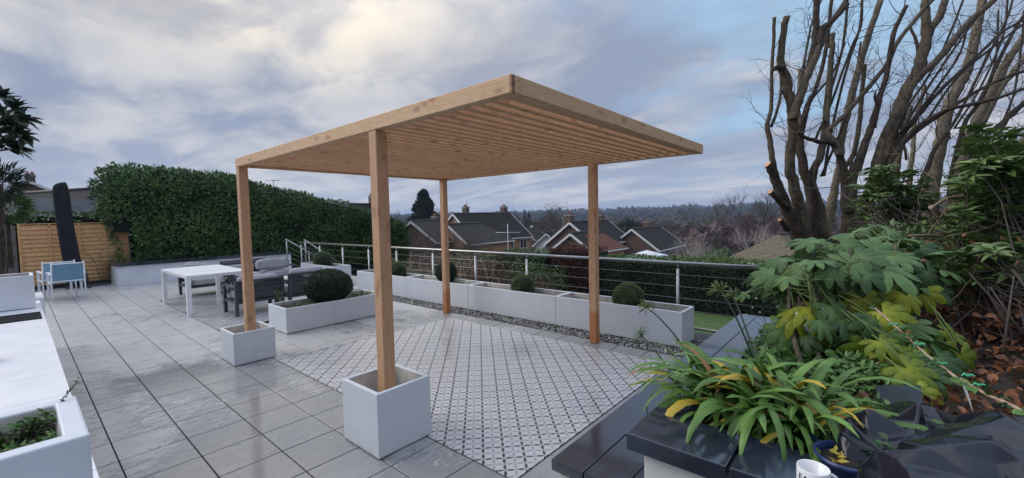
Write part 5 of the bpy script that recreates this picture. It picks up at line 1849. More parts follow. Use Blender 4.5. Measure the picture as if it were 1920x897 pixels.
mg = thing('mug', 'white mug with navy letters on the coping at the bottom edge', 'mug', tuple(W(1524, 935, 1.245)))
mg.location.z = HZ
WM[mg.name] = Matrix.Translation(mg.location)
mh = 0.093
MB().lathe((0, 0, 0), [(0.0, 0.004), (0.036, 0.004), (0.0385, 0.0), (0.041, 0.006), (0.0412, mh - 0.002), (0.0400, mh), (0.0378, mh - 0.002), (0.0372, 0.012), (0.0, 0.010)], 40).build('body', M['ceramic'], mg)
az0 = math.atan2(-mg.location.y, -mg.location.x)
hp = []
for i in range(11):
    a = -PI / 2 + PI * i / 10
    hp.append(Vector((0.040 + 0.026 * math.cos(a), 0, 0.047 + 0.028 * math.sin(a))))
R_ = Matrix.Rotation(az0 + PI * 0.62, 3, 'Z')
MB().tube([R_ @ p for p in hp], 0.0052, 10).build('handle', M['ceramic'], mg)


def wrap_text(txt, size, az, z, parent, mat, rr=0.0416):
    cu = bpy.data.curves.new('lettering', 'FONT'); cu.body = txt; cu.size = size; cu.extrude = 0.0; cu.offset = size * 0.018
    ob = bpy.data.objects.new('lettering', cu); COL.objects.link(ob)
    dg = bpy.context.evaluated_depsgraph_get(); dg.update()
    me = bpy.data.meshes.new_from_object(ob.evaluated_get(dg))
    bpy.data.objects.remove(ob)
    xs_ = [v.co.x for v in me.vertices]
    w_ = max(xs_); c_ = w_ / 2
    bm = bmesh.new(); bm.from_mesh(me)
    bmesh.ops.subdivide_edges(bm, edges=[e for e in bm.edges if e.calc_length() > 0.004], cuts=2)
    for v in bm.verts:
        a = az + (v.co.x - c_) / rr
        v.co = Vector((rr * math.cos(a), rr * math.sin(a), z + v.co.y))
    bmesh.ops.triangulate(bm, faces=bm.faces)
    bm.to_mesh(me); bm.free()
    return link_mesh('lettering', me, mat, parent)


wrap_text('EAR', 0.026, az0 - 0.42, 0.060, mg, M['ink'])
wrap_text('Papa G', 0.0075, az0 + 0.46, 0.0735, mg, M['ink'])
# ------------------------------------------------------------------ pollarded trees on the right
def smooth_path(pts, rs, n=3):
    P, R_ = [], []
    k = len(pts)
    for i in range(k - 1):
        p0 = pts[max(i - 1, 0)]; p1 = pts[i]; p2 = pts[i + 1]; p3 = pts[min(i + 2, k - 1)]
        for j in range(n):
            t = j / n
            P.append(0.5 * ((2 * p1) + (-p0 + p2) * t + (2 * p0 - 5 * p1 + 4 * p2 - p3) * t * t + (-p0 + 3 * p1 - 3 * p2 + p3) * t ** 3))
            R_.append(rs[i] * (1 - t) + rs[i + 1] * t)
    P.append(pts[-1]); R_.append(rs[-1])
    return P, R_


def traced(tree, origin, path, d0, d1, mat, name='limb', cut=None, twigs=None, tw=0, sides=10, up=None):
    """path of (px, py, r px) on the photograph; d0..d1 distance at its two ends"""
    n = len(path)
    pts, rs = [], []
    for i, (px, py, r) in enumerate(path):
        d = d0 + (d1 - d0) * i / max(n - 1, 1)
        pts.append(W(px, py, d)); rs.append(r * 0.72 * d / FPX)
    P, R_ = smooth_path(pts, rs, 4)
    P = [p + Vector((random.gauss(0, 1), random.gauss(0, 1), random.gauss(0, 1))) * rr * 0.10 for p, rr in zip(P, R_)]
    mb = MB().tube([p - origin for p in P], R_, sides, jit=0.05)
    o = mb.build(name, mat, tree)
    if cut:
        a, b_ = P[-2] - origin, P[-1] - origin
        t = (b_ - a).normalized()
        c = MB().tube([b_ - t * 0.002, b_ + t * 0.004], [R_[-1] * 0.93] * 2, sides).build('cut_end', cut, o)
    if twigs is not None and tw:
        for _ in range(tw):
            i = random.randrange(max(1, len(P) // 4), len(P) - 1)
            twig(twigs, P[i] - origin, (P[i + 1] - P[i]).normalized(), R_[i], up)
    return P, R_


def twig(mb, p, along, r, up=None, L=None, lvl=0):
    L = L or random.uniform(0.25, 0.95)
    d = (along * random.uniform(0.3, 1.0) + Vector((random.gauss(0, 0.7), random.gauss(0, 0.7), random.gauss(0.25, 0.5)))).normalized()
    if up is not None: d = (d + up * 0.5).normalized()
    r0 = min(r * 0.5, 0.0065 * L / 0.7 + 0.0012)
    pts = [p]; q = Vector(p)
    n = 5
    for i in range(n):
        d = (d + Vector((random.gauss(0, 0.18), random.gauss(0, 0.18), random.gauss(0.05, 0.16)))).normalized()
        q = q + d * L / n
        pts.append(Vector(q))
    mb.tube(pts, [r0 * (1 - 0.8 * i / n) for i in range(n + 1)], 4, cap=False)
    if lvl < 2:
        for i in range(1, n + 1):
            if random.random() < 0.62:
                twig(mb, pts[i], (pts[i] - pts[i - 1]).normalized(), r0, up, L * random.uniform(0.3, 0.6), lvl + 1)


random.seed(123)
B, BD, BL = M['bark'], M['bark_dk'], M['bark_lt']
o1 = W(1520, 560, 7.0); o1.z = -1.0
T1 = thing('pollarded_tree', 'many stemmed pollarded tree with sawn branch ends, left of the group', 'tree', tuple(o1))
tw = MB()
base = [(1525, 640, 30)]
def tr1(path, d0, d1, mat, **k): return traced(T1, o1, path, d0, d1, mat, twigs=tw, **k)
CUTN, CUTO = M['cut'], M['cut_old']
tr1([(1525, 620, 36), (1522, 540, 32), (1520, 500, 26)], 7.0, 7.0, BD, name='trunk', sides=14)
tr1([(1520, 520, 26), (1505, 460, 19), (1488, 420, 16), (1470, 380, 13), (1458, 345, 12), (1449, 325, 11), (1440, 308, 9.5)], 7.0, 6.7, BD, cut=CUTN)
tr1([(1475, 390, 10), (1457, 372, 8), (1444, 360, 6)], 6.8, 6.6, BD, cut=CUTN)
tr1([(1478, 430, 10), (1466, 416, 6), (1461, 412, 5)], 6.8, 6.6, BD, cut=CUTN)
tr1([(1455, 335, 8), (1447, 295, 7), (1443, 258, 6.5), (1438, 236, 5.5), (1446, 205, 4.8), (1447, 150, 4.2), (1450, 80, 4), (1452, 33, 4.2)], 6.8, 6.6, B, cut=CUTO, tw=6)
tr1([(1446, 238, 4), (1457, 208, 3.6), (1464, 172, 3.2), (1463, 130, 2.8)], 6.7, 6.8, B, tw=2)
tr1([(1522, 520, 24), (1512, 450, 18), (1502, 395, 15), (1488, 345, 13), (1480, 310, 12), (1487, 262, 12), (1486, 215, 13), (1481, 180, 12), (1474, 145, 11), (1464, 112, 9.5), (1469, 65, 8), (1474, 31, 7.5)], 7.0, 6.6, B, cut=CUTO, tw=8)
tr1([(1470, 128, 9), (1459, 127, 8), (1452, 129, 5)], 6.62, 6.55, BD)
tr1([(1487, 225, 11), (1495, 195, 11), (1507, 160, 10), (1521, 125, 9), (1536, 92, 8), (1546, 62, 7), (1563, 35, 6), (1582, 8, 5.5), (1596, -20, 5)], 6.6, 7.0, B, tw=10)
tr1([(1500, 175, 8), (1515, 135, 8), (1527, 80, 8), (1530, 30, 7.5), (1532, -25, 7)], 6.8, 7.0, BD, tw=8)
tr1([(1536, 95, 6), (1541, 60, 7), (1547, 50, 8), (1560, 40, 5), (1590, 8, 5)], 6.8, 6.9, BD, tw=3)
tr1([(1525, 480, 20), (1518, 420, 14), (1520, 370, 11), (1508, 320, 11), (1500, 270, 10), (1512, 205, 7), (1530, 165, 5), (1548, 95, 4.5), (1560, -10, 4)], 7.1, 7.5, BD, tw=8)
tr1([(1540, 470, 18), (1540, 420, 15), (1533, 380, 11), (1522, 330, 9), (1535, 300, 9), (1545, 260, 9), (1549, 215, 8), (1554, 170, 8), (1558, 120, 6.5), (1561, 64, 6)], 7.2, 7.4, B, cut=CUTO, tw=8)
tr1([(1553, 90, 3.5), (1554, 84, 4)], 7.3, 7.3, B)
tr1([(1545, 470, 16), (1556, 400, 12), (1566, 350, 9), (1574, 300, 8.5), (1581, 245, 8), (1594, 190, 8.5), (1610, 130, 8), (1628, 70, 7.5), (1645, 18, 7), (1655, -20, 7)], 7.3, 7.9, BL, tw=6)
tr1([(1570, 330, 6), (1600, 290, 6), (1611, 235, 5.5), (1616, 175, 5), (1621, 122, 5)], 7.6, 7.8, B, cut=CUTO, tw=4)
tr1([(1505, 260, 5), (1497, 205, 4.5), (1500, 140, 4), (1498, 132, 4)], 7.5, 7.7, BL, cut=CUTO, tw=4)
for path in ([(1515, 400, 5), (1535, 300, 3.5), (1550, 200, 3), (1580, 90, 3), (1590, -10, 3)], [(1545, 330, 4), (1560, 240, 3), (1590, 120, 3), (1612, 52, 3), (1617, -10, 3)], [(1530, 260, 3.5), (1560, 190, 3.2), (1596, 90, 3), (1614, 50, 3), (1616, -5, 2.5)], [(1480, 260, 4), (1500, 170, 3.4), (1521, 50, 2.6), (1545, -10, 2.4)],
             [(1500, 240, 3.5), (1520, 190, 3), (1560, 140, 2.6), (1585, 80, 2.4)], [(1540, 330, 4), (1575, 250, 3), (1600, 170, 3), (1614, 80, 2.6)]):
    tr1(path, 7.2, 7.9, BD, name='branch', tw=6, sides=6)
tw.build('twigs', M['twig'], T1)['kind'] = 'stuff'

o2 = W(1610, 560, 6.6); o2.z = -1.0
T2 = thing('pollarded_tree', 'leaning forked tree with dark curved boughs in the middle of the group', 'tree', tuple(o2))
tw = MB()
def tr2(path, d0, d1, mat, **k): return traced(T2, o2, path, d0, d1, mat, twigs=tw, **k)
tr2([(1600, 600, 34), (1597, 520, 30), (1596, 450, 26)], 6.6, 6.6, BD, name='trunk', sides=14)
tr2([(1596, 470, 22), (1589, 400, 14), (1587, 345, 12), (1581, 315, 9), (1572, 288, 8), (1558, 268, 7), (1534, 266, 5.5), (1512, 259, 4.5), (1494, 248, 3.5)], 6.6, 6.3, BD, tw=6)
tr2([(1574, 292, 8), (1565, 268, 7), (1551, 248, 6), (1562, 236, 5.5), (1585, 215, 6), (1612, 183, 6), (1640, 150, 5.5), (1665, 118, 5.5), (1682, 80, 5), (1710, 45, 5), (1745, 2, 5), (1765, -20, 5)], 6.4, 6.9, B, tw=10)
tr2([(1594, 400, 13), (1597, 345, 12), (1606, 312, 11), (1618, 280, 9.5), (1630, 250, 8.5), (1641, 215, 7.5), (1650, 180, 6.5), (1660, 150, 6), (1667, 115, 6), (1675, 65, 5.5), (1690, 30, 5), (1699, 12, 5)], 6.5, 6.6, BD, cut=CUTO, tw=8)
tr2([(1640, 240, 4.5), (1645, 205, 4), (1640, 182, 3), (1642, 172, 2)], 6.5, 6.4, BD, tw=2)
tr2([(1600, 460, 22), (1615, 405, 18), (1632, 365, 17), (1650, 325, 17), (1664, 280, 16), (1677, 235, 16), (1692, 190, 15), (1706, 160, 14), (1722, 130, 13.5), (1733, 90, 12), (1736, 50, 10), (1735, 10, 9), (1736, -20, 9)], 6.7, 7.3, B, sides=12, tw=8)
tr2([(1733, 85, 10), (1745, 55, 9), (1757, 38, 9), (1768, 15, 8), (1775, -20, 7)], 7.2, 7.5, B, tw=4)
tr2([(1637, 335, 12), (1652, 270, 9), (1668, 235, 8.5), (1690, 200, 8.5), (1715, 155, 8.5), (1745, 125, 8), (1780, 88, 8), (1805, 55, 7.5), (1828, 32, 7), (1862, 2, 7), (1880, -20, 6)], 6.5, 6.9, B, tw=10)
tr2([(1650, 325, 8), (1680, 270, 6), (1712, 230, 5), (1745, 190, 4.5), (1778, 155, 4.5), (1815, 122, 4), (1850, 88, 3.5), (1880, 60, 3), (1925, 35, 3)], 6.6, 7.0, BD, tw=8)
tr2([(1655, 330, 7), (1700, 258, 6), (1745, 222, 5), (1790, 203, 4.5), (1850, 190, 4), (1925, 165, 4)], 6.4, 6.2, BD, tw=9)
tr2([(1670, 290, 6), (1720, 245, 5), (1772, 210, 4.5), (1830, 172, 4), (1880, 148, 4), (1925, 132, 3.5)], 6.5, 6.3, BD, tw=9)
for path in ([(1665, 300, 4), (1690, 220, 3.5), (1730, 160, 3), (1770, 90, 3), (1810, -10, 2.5)], [(1690, 250, 4), (1730, 180, 3), (1790, 90, 2.6), (1840, 20, 2.6), (1850, -10, 2)], [(1700, 240, 3.5), (1760, 160, 3), (1800, 100, 2.5), (1815, 40, 2.4)],
             [(1592, 330, 4), (1600, 290, 3), (1606, 262, 2.5)], [(1735, 230, 3), (1800, 140, 3), (1880, 75, 2.5), (1925, 40, 2)]):
    tr2(path, 6.6, 7.2, BD, name='branch', tw=7, sides=6)
tw.build('twigs', M['twig'], T2)['kind'] = 'stuff'

o3 = W(1745, 560, 7.5); o3.z = -0.8
T3 = thing('pollarded_tree', 'straight grey leaning trunks at the right of the group', 'tree', tuple(o3))
tw = MB()
def tr3(path, d0, d1, mat, **k): return traced(T3, o3, path, d0, d1, mat, twigs=tw, **k)
tr3([(1738, 560, 20), (1740, 450, 18), (1744, 380, 16), (1752, 330, 15), (1761, 280, 14), (1768, 235, 14), (1780, 200, 13), (1795, 165, 12), (1812, 135, 11), (1822, 100, 11), (1830, 60, 10), (1838, 20, 9), (1845, -20, 9)], 7.6, 8.4, BL, sides=12, tw=8)
tr3([(1775, 560, 16), (1782, 450, 14), (1792, 360, 12), (1803, 310, 12), (1815, 268, 12), (1832, 225, 11), (1850, 190, 10), (1872, 148, 10), (1895, 105, 9), (1925, 62, 8)], 7.8, 8.4, BL, sides=12, tw=8)
tr3([(1830, 250, 8), (1858, 200, 8), (1880, 160, 7), (1900, 135, 7), (1925, 105, 7)], 8.3, 8.6, BL, tw=5)
tr3([(1845, 420, 10), (1852, 340, 9), (1862, 285, 8), (1876, 240, 7), (1898, 212, 6), (1925, 190, 6)], 7.0, 7.3, BD, tw=7)
tr3([(1862, 420, 9), (1880, 340, 9), (1905, 285, 9), (1935, 240, 9)], 8.4, 8.6, BL, tw=3)
tr3([(1672, 440, 12), (1677, 350, 10), (1682, 300, 8), (1695, 240, 7), (1706, 200, 6)], 8.4, 8.8, B, tw=5)
tr3([(1700, 420, 7), (1706, 330, 6), (1712, 280, 5), (1714, 235, 4.5), (1724, 200, 4), (1735, 160, 4)], 8.2, 8.6, BL, tw=5)
tr3([(1775, 420, 6), (1782, 340, 5), (1795, 280, 5), (1812, 225, 5), (1838, 190, 4.5), (1870, 120, 4), (1900, 60, 3.5), (1925, 20, 3)], 7.5, 8.0, BD, tw=8)
tr3([(1712, 380, 7), (1735, 325, 6), (1752, 280, 5), (1775, 250, 4), (1800, 210, 3.5), (1850, 110, 3), (1890, 30, 2.5), (1900, -10, 2)], 7.3, 8.0, BD, tw=8)
tr3([(1800, 340, 5), (1850, 255, 4.5), (1900, 215, 4), (1930, 180, 4)], 7.6, 7.8, BD, tw=5)
for path in ([(1700, 300, 3), (1690, 220, 3), (1706, 150, 3), (1722, 96, 4), (1706, 50, 3)], [(1790, 240, 3), (1835, 170, 2.5), (1880, 70, 2.5), (1890, -10, 2)], [(1830, 200, 3), (1865, 120, 2.5), (1872, 20, 2)], [(1870, 250, 3), (1900, 180, 2.5), (1915, 90, 2), (1920, 20, 2)],
             [(1760, 350, 3.5), (1830, 330, 3), (1925, 300, 3)], [(1850, 300, 3), (1895, 250, 3), (1925, 240, 2)]):
    tr3(path, 7.4, 8.2, BD, name='branch', tw=8, sides=6)
tw.build('twigs', M['twig'], T3)['kind'] = 'stuff'


# ------------------------------------------------------------------ rhododendron and tangled stems behind the fatsia
def whorl_shrub(name, label, c, spots, leafL, mat, seed, root, k=11, asp=0.38, wood='twig'):
    random.seed(seed)
    t = thing(name, label, 'shrub', c)
    P, D, N = [], [], []
    mb = MB()
    cv = Vector(c)
    for s in spots:
        s = Vector(s)
        r0 = Vector(root) + Vector((random.gauss(0, 0.25), random.gauss(0, 0.25), 0))
        mid = r0.lerp(s, 0.55) + Vector((random.gauss(0, 0.15), random.gauss(0, 0.15), random.gauss(0.02, 0.1)))
        mid2 = r0.lerp(s, 0.85) + Vector((random.gauss(0, 0.06), random.gauss(0, 0.06), -0.03))
        mb.tube([q - cv for q in (r0, mid, mid2, s)], [0.008, 0.005, 0.003, 0.0022], 5)
        ax = (s - mid2).normalized()
        ax = (ax + Vector((0, 0, 0.8))).normalized()
        for i in range(k):
            a = 2 * PI * i / k + random.uniform(-0.2, 0.2)
            e1 = ax.cross(Vector((1, 0, 0.3))).normalized(); e2 = ax.cross(e1)
            d = (e1 * math.cos(a) + e2 * math.sin(a) + ax * random.uniform(-0.1, 0.5)).normalized()
            P.append(s + ax * random.uniform(-0.02, 0.01)); D.append(d); N.append(ax + Vector((random.gauss(0, .15),) * 3))
    leaf_cloud('foliage', np.array(P), np.array(D), np.array(N), leafL * rng.uniform(0.75, 1.15, len(P)), asp, M[mat], t, droop=0.18)['kind'] = 'stuff'
    mb.build('stem', M[wood], t)
    return t


random.seed(61)
sp = [W(random.uniform(1800, 1945), random.gauss(370, 55), random.uniform(3.2, 4.6)) for _ in range(210)] + [W(1815, 275, 3.9), W(1835, 262, 4.0), W(1825, 285, 3.8)]
sp += [W(random.uniform(1840, 1940), random.uniform(290, 340), random.uniform(3.2, 4.2)) for _ in range(60)]
whorl_shrub('rhododendron', 'tall rhododendron with whorled leaves at the right edge', (5.2, -1.0, 0.3), sp, 0.14, 'rhodo', 62, (5.0, -1.1, 0.4))
sp = [W(random.gauss(1675, 38), random.gauss(372, 26), random.uniform(4.6, 5.4)) for _ in range(95)] + [W(1650, 335, 4.8), W(1665, 345, 4.9)]
whorl_shrub('rhododendron', 'smaller rhododendron in front of the tree trunks, right of the forked tree', (6.4, -0.3, -0.2), sp, 0.15, 'rhodo', 63, (6.4, -0.35, 0.3))
sp = [W(random.uniform(1800, 1930), random.uniform(440, 540), random.uniform(2.9, 3.8)) for _ in range(110)] + [W(1865, 470, 2.7), W(1850, 465, 2.8)]
whorl_shrub('rhododendron', 'low rhododendron sprays above the fallen leaves', (4.2, -0.9, 0.7), sp, 0.12, 'rhodo', 64, (4.2, -0.95, 0.85), k=8, wood='twig')
t = thing('tangled_bush', 'tangle of bare tan and dark stems between the trunks and the bank', 'shrub', (5.6, -0.6, 0.3))
tw = MB(); tw2 = MB()
o0 = Vector((5.6, -0.6, 0.3))
random.seed(64)
for i in range(90):
    p = W(random.uniform(1640, 1925), random.uniform(410, 560), random.uniform(3.4, 6.0)) - o0
    twig(tw if i % 3 else tw2, p, Vector((random.gauss(0, 1), random.gauss(0, 1), random.gauss(0, 0.5))).normalized(), 0.02, L=random.uniform(0.4, 1.1))
for path in ([(1745, 388, 4), (1765, 405, 5), (1790, 425, 5), (1820, 440, 4.5), (1850, 450, 4)], [(1750, 388, 3), (1775, 372, 3), (1810, 370, 3), (1850, 352, 2.5)], [(1750, 437, 2.5), (1800, 440, 2.5), (1850, 442, 2)], [(1820, 530, 2), (1822, 508, 2), (1840, 495, 2), (1865, 490, 2)]):
    pts = [W(px, py, 3.9 + 0.1 * i) - o0 for i, (px, py, r) in enumerate(path)]
    tw2.tube(pts, [r * 3.9 / FPX for _, _, r in path], 7)
tw.build('dark_stem', M['twig'], t)['kind'] = 'stuff'; tw2.build('tan_stem', M['twig_tan'], t)['kind'] = 'stuff'
n = 6500
Pm = np.array([tuple(W(random.uniform(1640, 1930), random.uniform(420, 600), random.uniform(3.6, 5.6))) for _ in range(n)])
o = leaf_cloud('foliage', Pm, rng.normal(0, 1, (n, 3)), rng.normal(0, 0.6, (n, 3)) + np.array([-0.5, 0, 1]), rng.uniform(0.035, 0.085, n), 0.45, M['rhodo'], t, tint=rng.random(n) ** 1.5); o['kind'] = 'stuff'
# brown leaves still caught in the bushes
n = 170
Pm = np.array([tuple(W(random.uniform(1700, 1930), random.uniform(440, 620), random.uniform(2.8, 4.4))) for _ in range(n)])
o = leaf_cloud('caught_leaves', Pm, rng.normal(0, 1, (n, 3)), rng.normal(0, 1, (n, 3)), rng.uniform(0.03, 0.07, n), 0.6, M['dead'], None, fold=0.5)
tag(o, 'brown dead leaves caught among the twigs above the bank', 'dead leaves', kind='stuff')

# russet beech leaves still held on a low shrub at the right edge
bs = thing('beech_shrub', 'low shrub holding russet leaves at the right edge, above the leaning cane', 'shrub', (3.9, -1.15, 0.8))
P, D, N, T = [], [], [], []
mb = MB(); o0 = Vector((3.9, -1.15, 0.8))
random.seed(207)
for i in range(70):
    tip = W(random.uniform(1765, 1950), random.gauss(610, 50), random.uniform(2.9, 3.9))
    b0 = Vector((3.9 + random.uniform(-0.3, 0.5), -1.15 + random.uniform(-0.3, 0.3), 0.75))
    mid = (b0 + tip) / 2 + Vector((0, 0, 0.06))
    mb.tube([b0 - o0, mid - o0, tip - o0], [0.005, 0.0035, 0.0015], 4)
    for k in range(16):
        u = random.random() ** 0.6
        q = mid.lerp(tip, u) + Vector((random.gauss(0, 0.04), random.gauss(0, 0.04), random.gauss(0, 0.03)))
        P.append(q); D.append((random.gauss(0, 1), random.gauss(0, 1), random.gauss(-0.2, 0.5))); N.append((random.gauss(-.3, .6), random.gauss(0, .6), 1)); T.append(random.uniform(0.2, 1))
leaf_cloud('foliage', np.array(P), np.array(D), np.array(N), rng.uniform(0.035, 0.065, len(P)), 0.62, M['dead'], bs, fold=0.4, tint=np.array(T), round_=True)['kind'] = 'stuff'
mb.build('stem', M['twig'], bs)
# ------------------------------------------------------------------ garden beyond the railing
def hedge_block(name, label, pa, pb, thick, z0, z1, n, mats, leaf, core='core', toplight=None, wob=0.12):
    pa, pb = Vector(pa), Vector(pb)
    t = thing(name, label, 'hedge', ((pa.x + pb.x) / 2, (pa.y + pb.y) / 2, z0))
    ax = (pb - pa); L = ax.length; ax.normalize()
    nr = Vector((-ax.y, ax.x, 0))
    if nr.dot(Vector((-1, -0.5, 0))) < 0: nr = -nr
    P, N, T, top = [], [], [], []
    for i in range(n):
        u = random.random() * L
        k = random.random()
        if k < 0.66:
            z = z0 + (z1 - z0) * random.random(); q = pa + ax * u + nr * (thick / 2); nn = nr
        elif k < 0.95:
            z = z1; q = pa + ax * u + nr * (thick * (random.random() - 0.5)); nn = Vector((0, 0, 1))
        else:
            z = z0 + (z1 - z0) * random.random(); q = (pa if random.random() < 0.5 else pb) + nr * thick * (random.random() - 0.5); nn = -ax
        q = Vector((q.x, q.y, z))
        b0 = wob * mnoise.noise(q * 1.3)
        q += nn * (b0 + random.uniform(-0.05, 0.04))
        P.append(q); N.append(nn); T.append(min(1, max(0, 0.35 + b0 * 2.5 + random.uniform(-.3, .4)))); top.append(k >= 0.66)
    P, N, T, top = np.array(P), np.array(N), np.array(T), np.array(top)
    D = unit(N * 0.5 + rng.normal(0, 0.7, P.shape) + np.array([0, 0, 0.4]))
    NN = unit(N + rng.normal(0, .5, P.shape))
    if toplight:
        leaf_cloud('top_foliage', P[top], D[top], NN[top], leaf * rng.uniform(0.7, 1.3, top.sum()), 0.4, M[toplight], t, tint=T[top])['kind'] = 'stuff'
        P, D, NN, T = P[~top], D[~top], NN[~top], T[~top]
    leaf_cloud('foliage', P, D, NN, leaf * rng.uniform(0.7, 1.3, len(P)), 0.4, M[mats], t, tint=T)['kind'] = 'stuff'
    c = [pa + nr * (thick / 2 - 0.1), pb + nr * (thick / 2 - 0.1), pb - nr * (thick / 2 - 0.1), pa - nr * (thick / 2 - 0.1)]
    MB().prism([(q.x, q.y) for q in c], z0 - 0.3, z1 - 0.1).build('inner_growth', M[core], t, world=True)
    return t


random.seed(71)
hedge_block('conifer_hedge', 'long dark clipped conifer hedge beyond the lawn, right of the far post', (12.6, -1.5, 0), (12.5, 6.6, 0), 1.3, -1.0, 0.36, 17000, 'hedge2', 0.075, toplight='hedge2top')
hedge_block('mixed_hedge', 'dark reddish clipped hedge just left of the far right post', (12.3, 6.7, 0), (12.1, 8.3, 0), 1.2, -1.0, 0.62, 4200, 'redshrub', 0.07)
hedge_block('green_hedge', 'green hedge between the railing wires, left of the reddish one', (11.9, 8.4, 0), (11.6, 10.4, 0), 1.1, -1.0, 0.42, 4200, 'laurel_lt', 0.08)


def bush(name, label, c, sx, sy, h, n, mat, leaf, stems=30, wood='twig', cat='shrub', asp=0.45, dens=0.4):
    t = thing(name, label, cat, c)
    P, N, T = [], [], []
    for i in range(n):
        d = Vector((random.gauss(0, 1), random.gauss(0, 1), random.gauss(0, 1))).normalized()
        if d.z < -0.3: d.z *= -1
        k = dens + (1 - dens) * random.random() ** 0.5
        lump = 1 + 0.28 * mnoise.noise(d * 2.1 + Vector(c))
        q = Vector((d.x * sx, d.y * sy, max(d.z, -0.2) * h * 0.8 + h * 0.25)) * k * lump
        P.append(q + Vector(c)); N.append(d); T.append(min(1, max(0, 0.3 + d.z * 0.25 + (lump - 1) * 1.5 + random.uniform(-.3, .3))))
    leaf_cloud('foliage', np.array(P), unit(np.array(N) * 0.5 + rng.normal(0, 0.7, (n, 3))), unit(np.array(N) + rng.normal(0, 0.5, (n, 3))), leaf * rng.uniform(0.7, 1.3, n), asp, M[mat], t, tint=np.array(T))['kind'] = 'stuff'
    mb = MB()
    for i in range(stems):
        a = random.uniform(0, 2 * PI); e = random.uniform(0.3, 1.0)
        tip = Vector((math.cos(a) * sx * e, math.sin(a) * sy * e, h * random.uniform(0.5, 1.1)))
        mb.tube([Vector((tip.x * 0.1, tip.y * 0.1, -0.3)), tip * 0.55 + Vector((0, 0, 0.1)), tip], [0.016 * h, 0.010 * h, 0.004 * h], 4, cap=False)
    mb.build('stem', M[wood], t)
    return t


bush('berberis', 'dark red leaved shrub behind the third row planter', (9.4, 9.0, -0.9), 1.3, 0.8, 1.35, 2600, 'redshrub', 0.06)
bush('berberis', 'dark red leaved shrub seen behind the second box ball', (8.8, 7.0, -0.9), 0.9, 0.8, 0.95, 1500, 'redshrub', 0.06)
bush('laurel_bush', 'green laurel bush beyond the lawn behind the second box ball', (10.6, 8.2, -1.0), 1.2, 1.2, 1.25, 3000, 'laurel_lt', 0.08)
bush('laurel_bush', 'green laurel shrub rising behind the bramble tangle', (11.2, 11.4, -1.1), 1.3, 1.2, 1.5, 3200, 'laurel_lt', 0.08)
bush('conifer_bush', 'dark round evergreen by the end of the laurel hedge', (9.4, 12.6, -1.0), 0.9, 0.9, 1.2, 1800, 'conifer', 0.07)
t = thing('bramble_tangle', 'pale tangle of bare arching stems behind the railing, left of the middle post', 'shrub', (9.3, 11.5, -0.9))
mb = MB()
random.seed(73)
for i in range(230):
    a = random.uniform(0, 2 * PI)
    p0 = Vector((random.uniform(-1.2, 2.4), random.uniform(-2.6, 1.8), -0.1))
    L = random.uniform(0.8, 2.2)
    d = Vector((math.cos(a), math.sin(a), 0)); hh = random.uniform(0.5, 1.45)
    mb.tube([p0, p0 + d * L * 0.3 + Vector((0, 0, hh)), p0 + d * L * 0.7 + Vector((0, 0, hh * 1.02)), p0 + d * L + Vector((0, 0, hh * 0.55))], [0.010, 0.008, 0.006, 0.003], 4, cap=False)
mb.build('stem', M['twig_tan'], t)['kind'] = 'stuff'
bush('conifer_bush', 'dark low evergreen mass behind the bramble tangle', (12.5, 13.2, -1.2), 2.4, 2.0, 1.5, 3600, 'hedge2', 0.10)
bush('conifer_bush', 'dark evergreen shrubs behind the green hedge', (14.6, 11.2, -1.6), 2.6, 1.8, 1.7, 3000, 'hedge2', 0.10)


# ------------------------------------------------------------------ houses
def uv_quad(bm, uvl, pts, mi=0):
    vs = [bm.verts.new(p) for p in pts]
    f = bm.faces.new(vs)
    f.material_index = mi
    e = (Vector(pts[1]) - Vector(pts[0])).normalized()
    n = f.normal if f.normal.length else Vector((0, 0, 1))
    bm.normal_update(); n = f.normal
    up = n.cross(e).normalized()
    for lp in f.loops:
        q = lp.vert.co - Vector(pts[0])
        lp[uvl].uv = (q.dot(e), q.dot(up))
    return f


def roof_mesh(name, planes, mat, parent, thick=0.12):
    bm = bmesh.new(); uvl = bm.loops.layers.uv.new('UVMap')
    for pl in planes: uv_quad(bm, uvl, pl)
    bmesh.ops.recalc_face_normals(bm, faces=bm.faces)
    for f in list(bm.faces):
        if f.normal.z < 0: f.normal_flip()
    r = bmesh.ops.solidify(bm, geom=bm.faces[:], thickness=thick)
    me = bpy.data.meshes.new(name); bm.to_mesh(me); bm.free()
    return link_mesh(name, me, mat, parent)


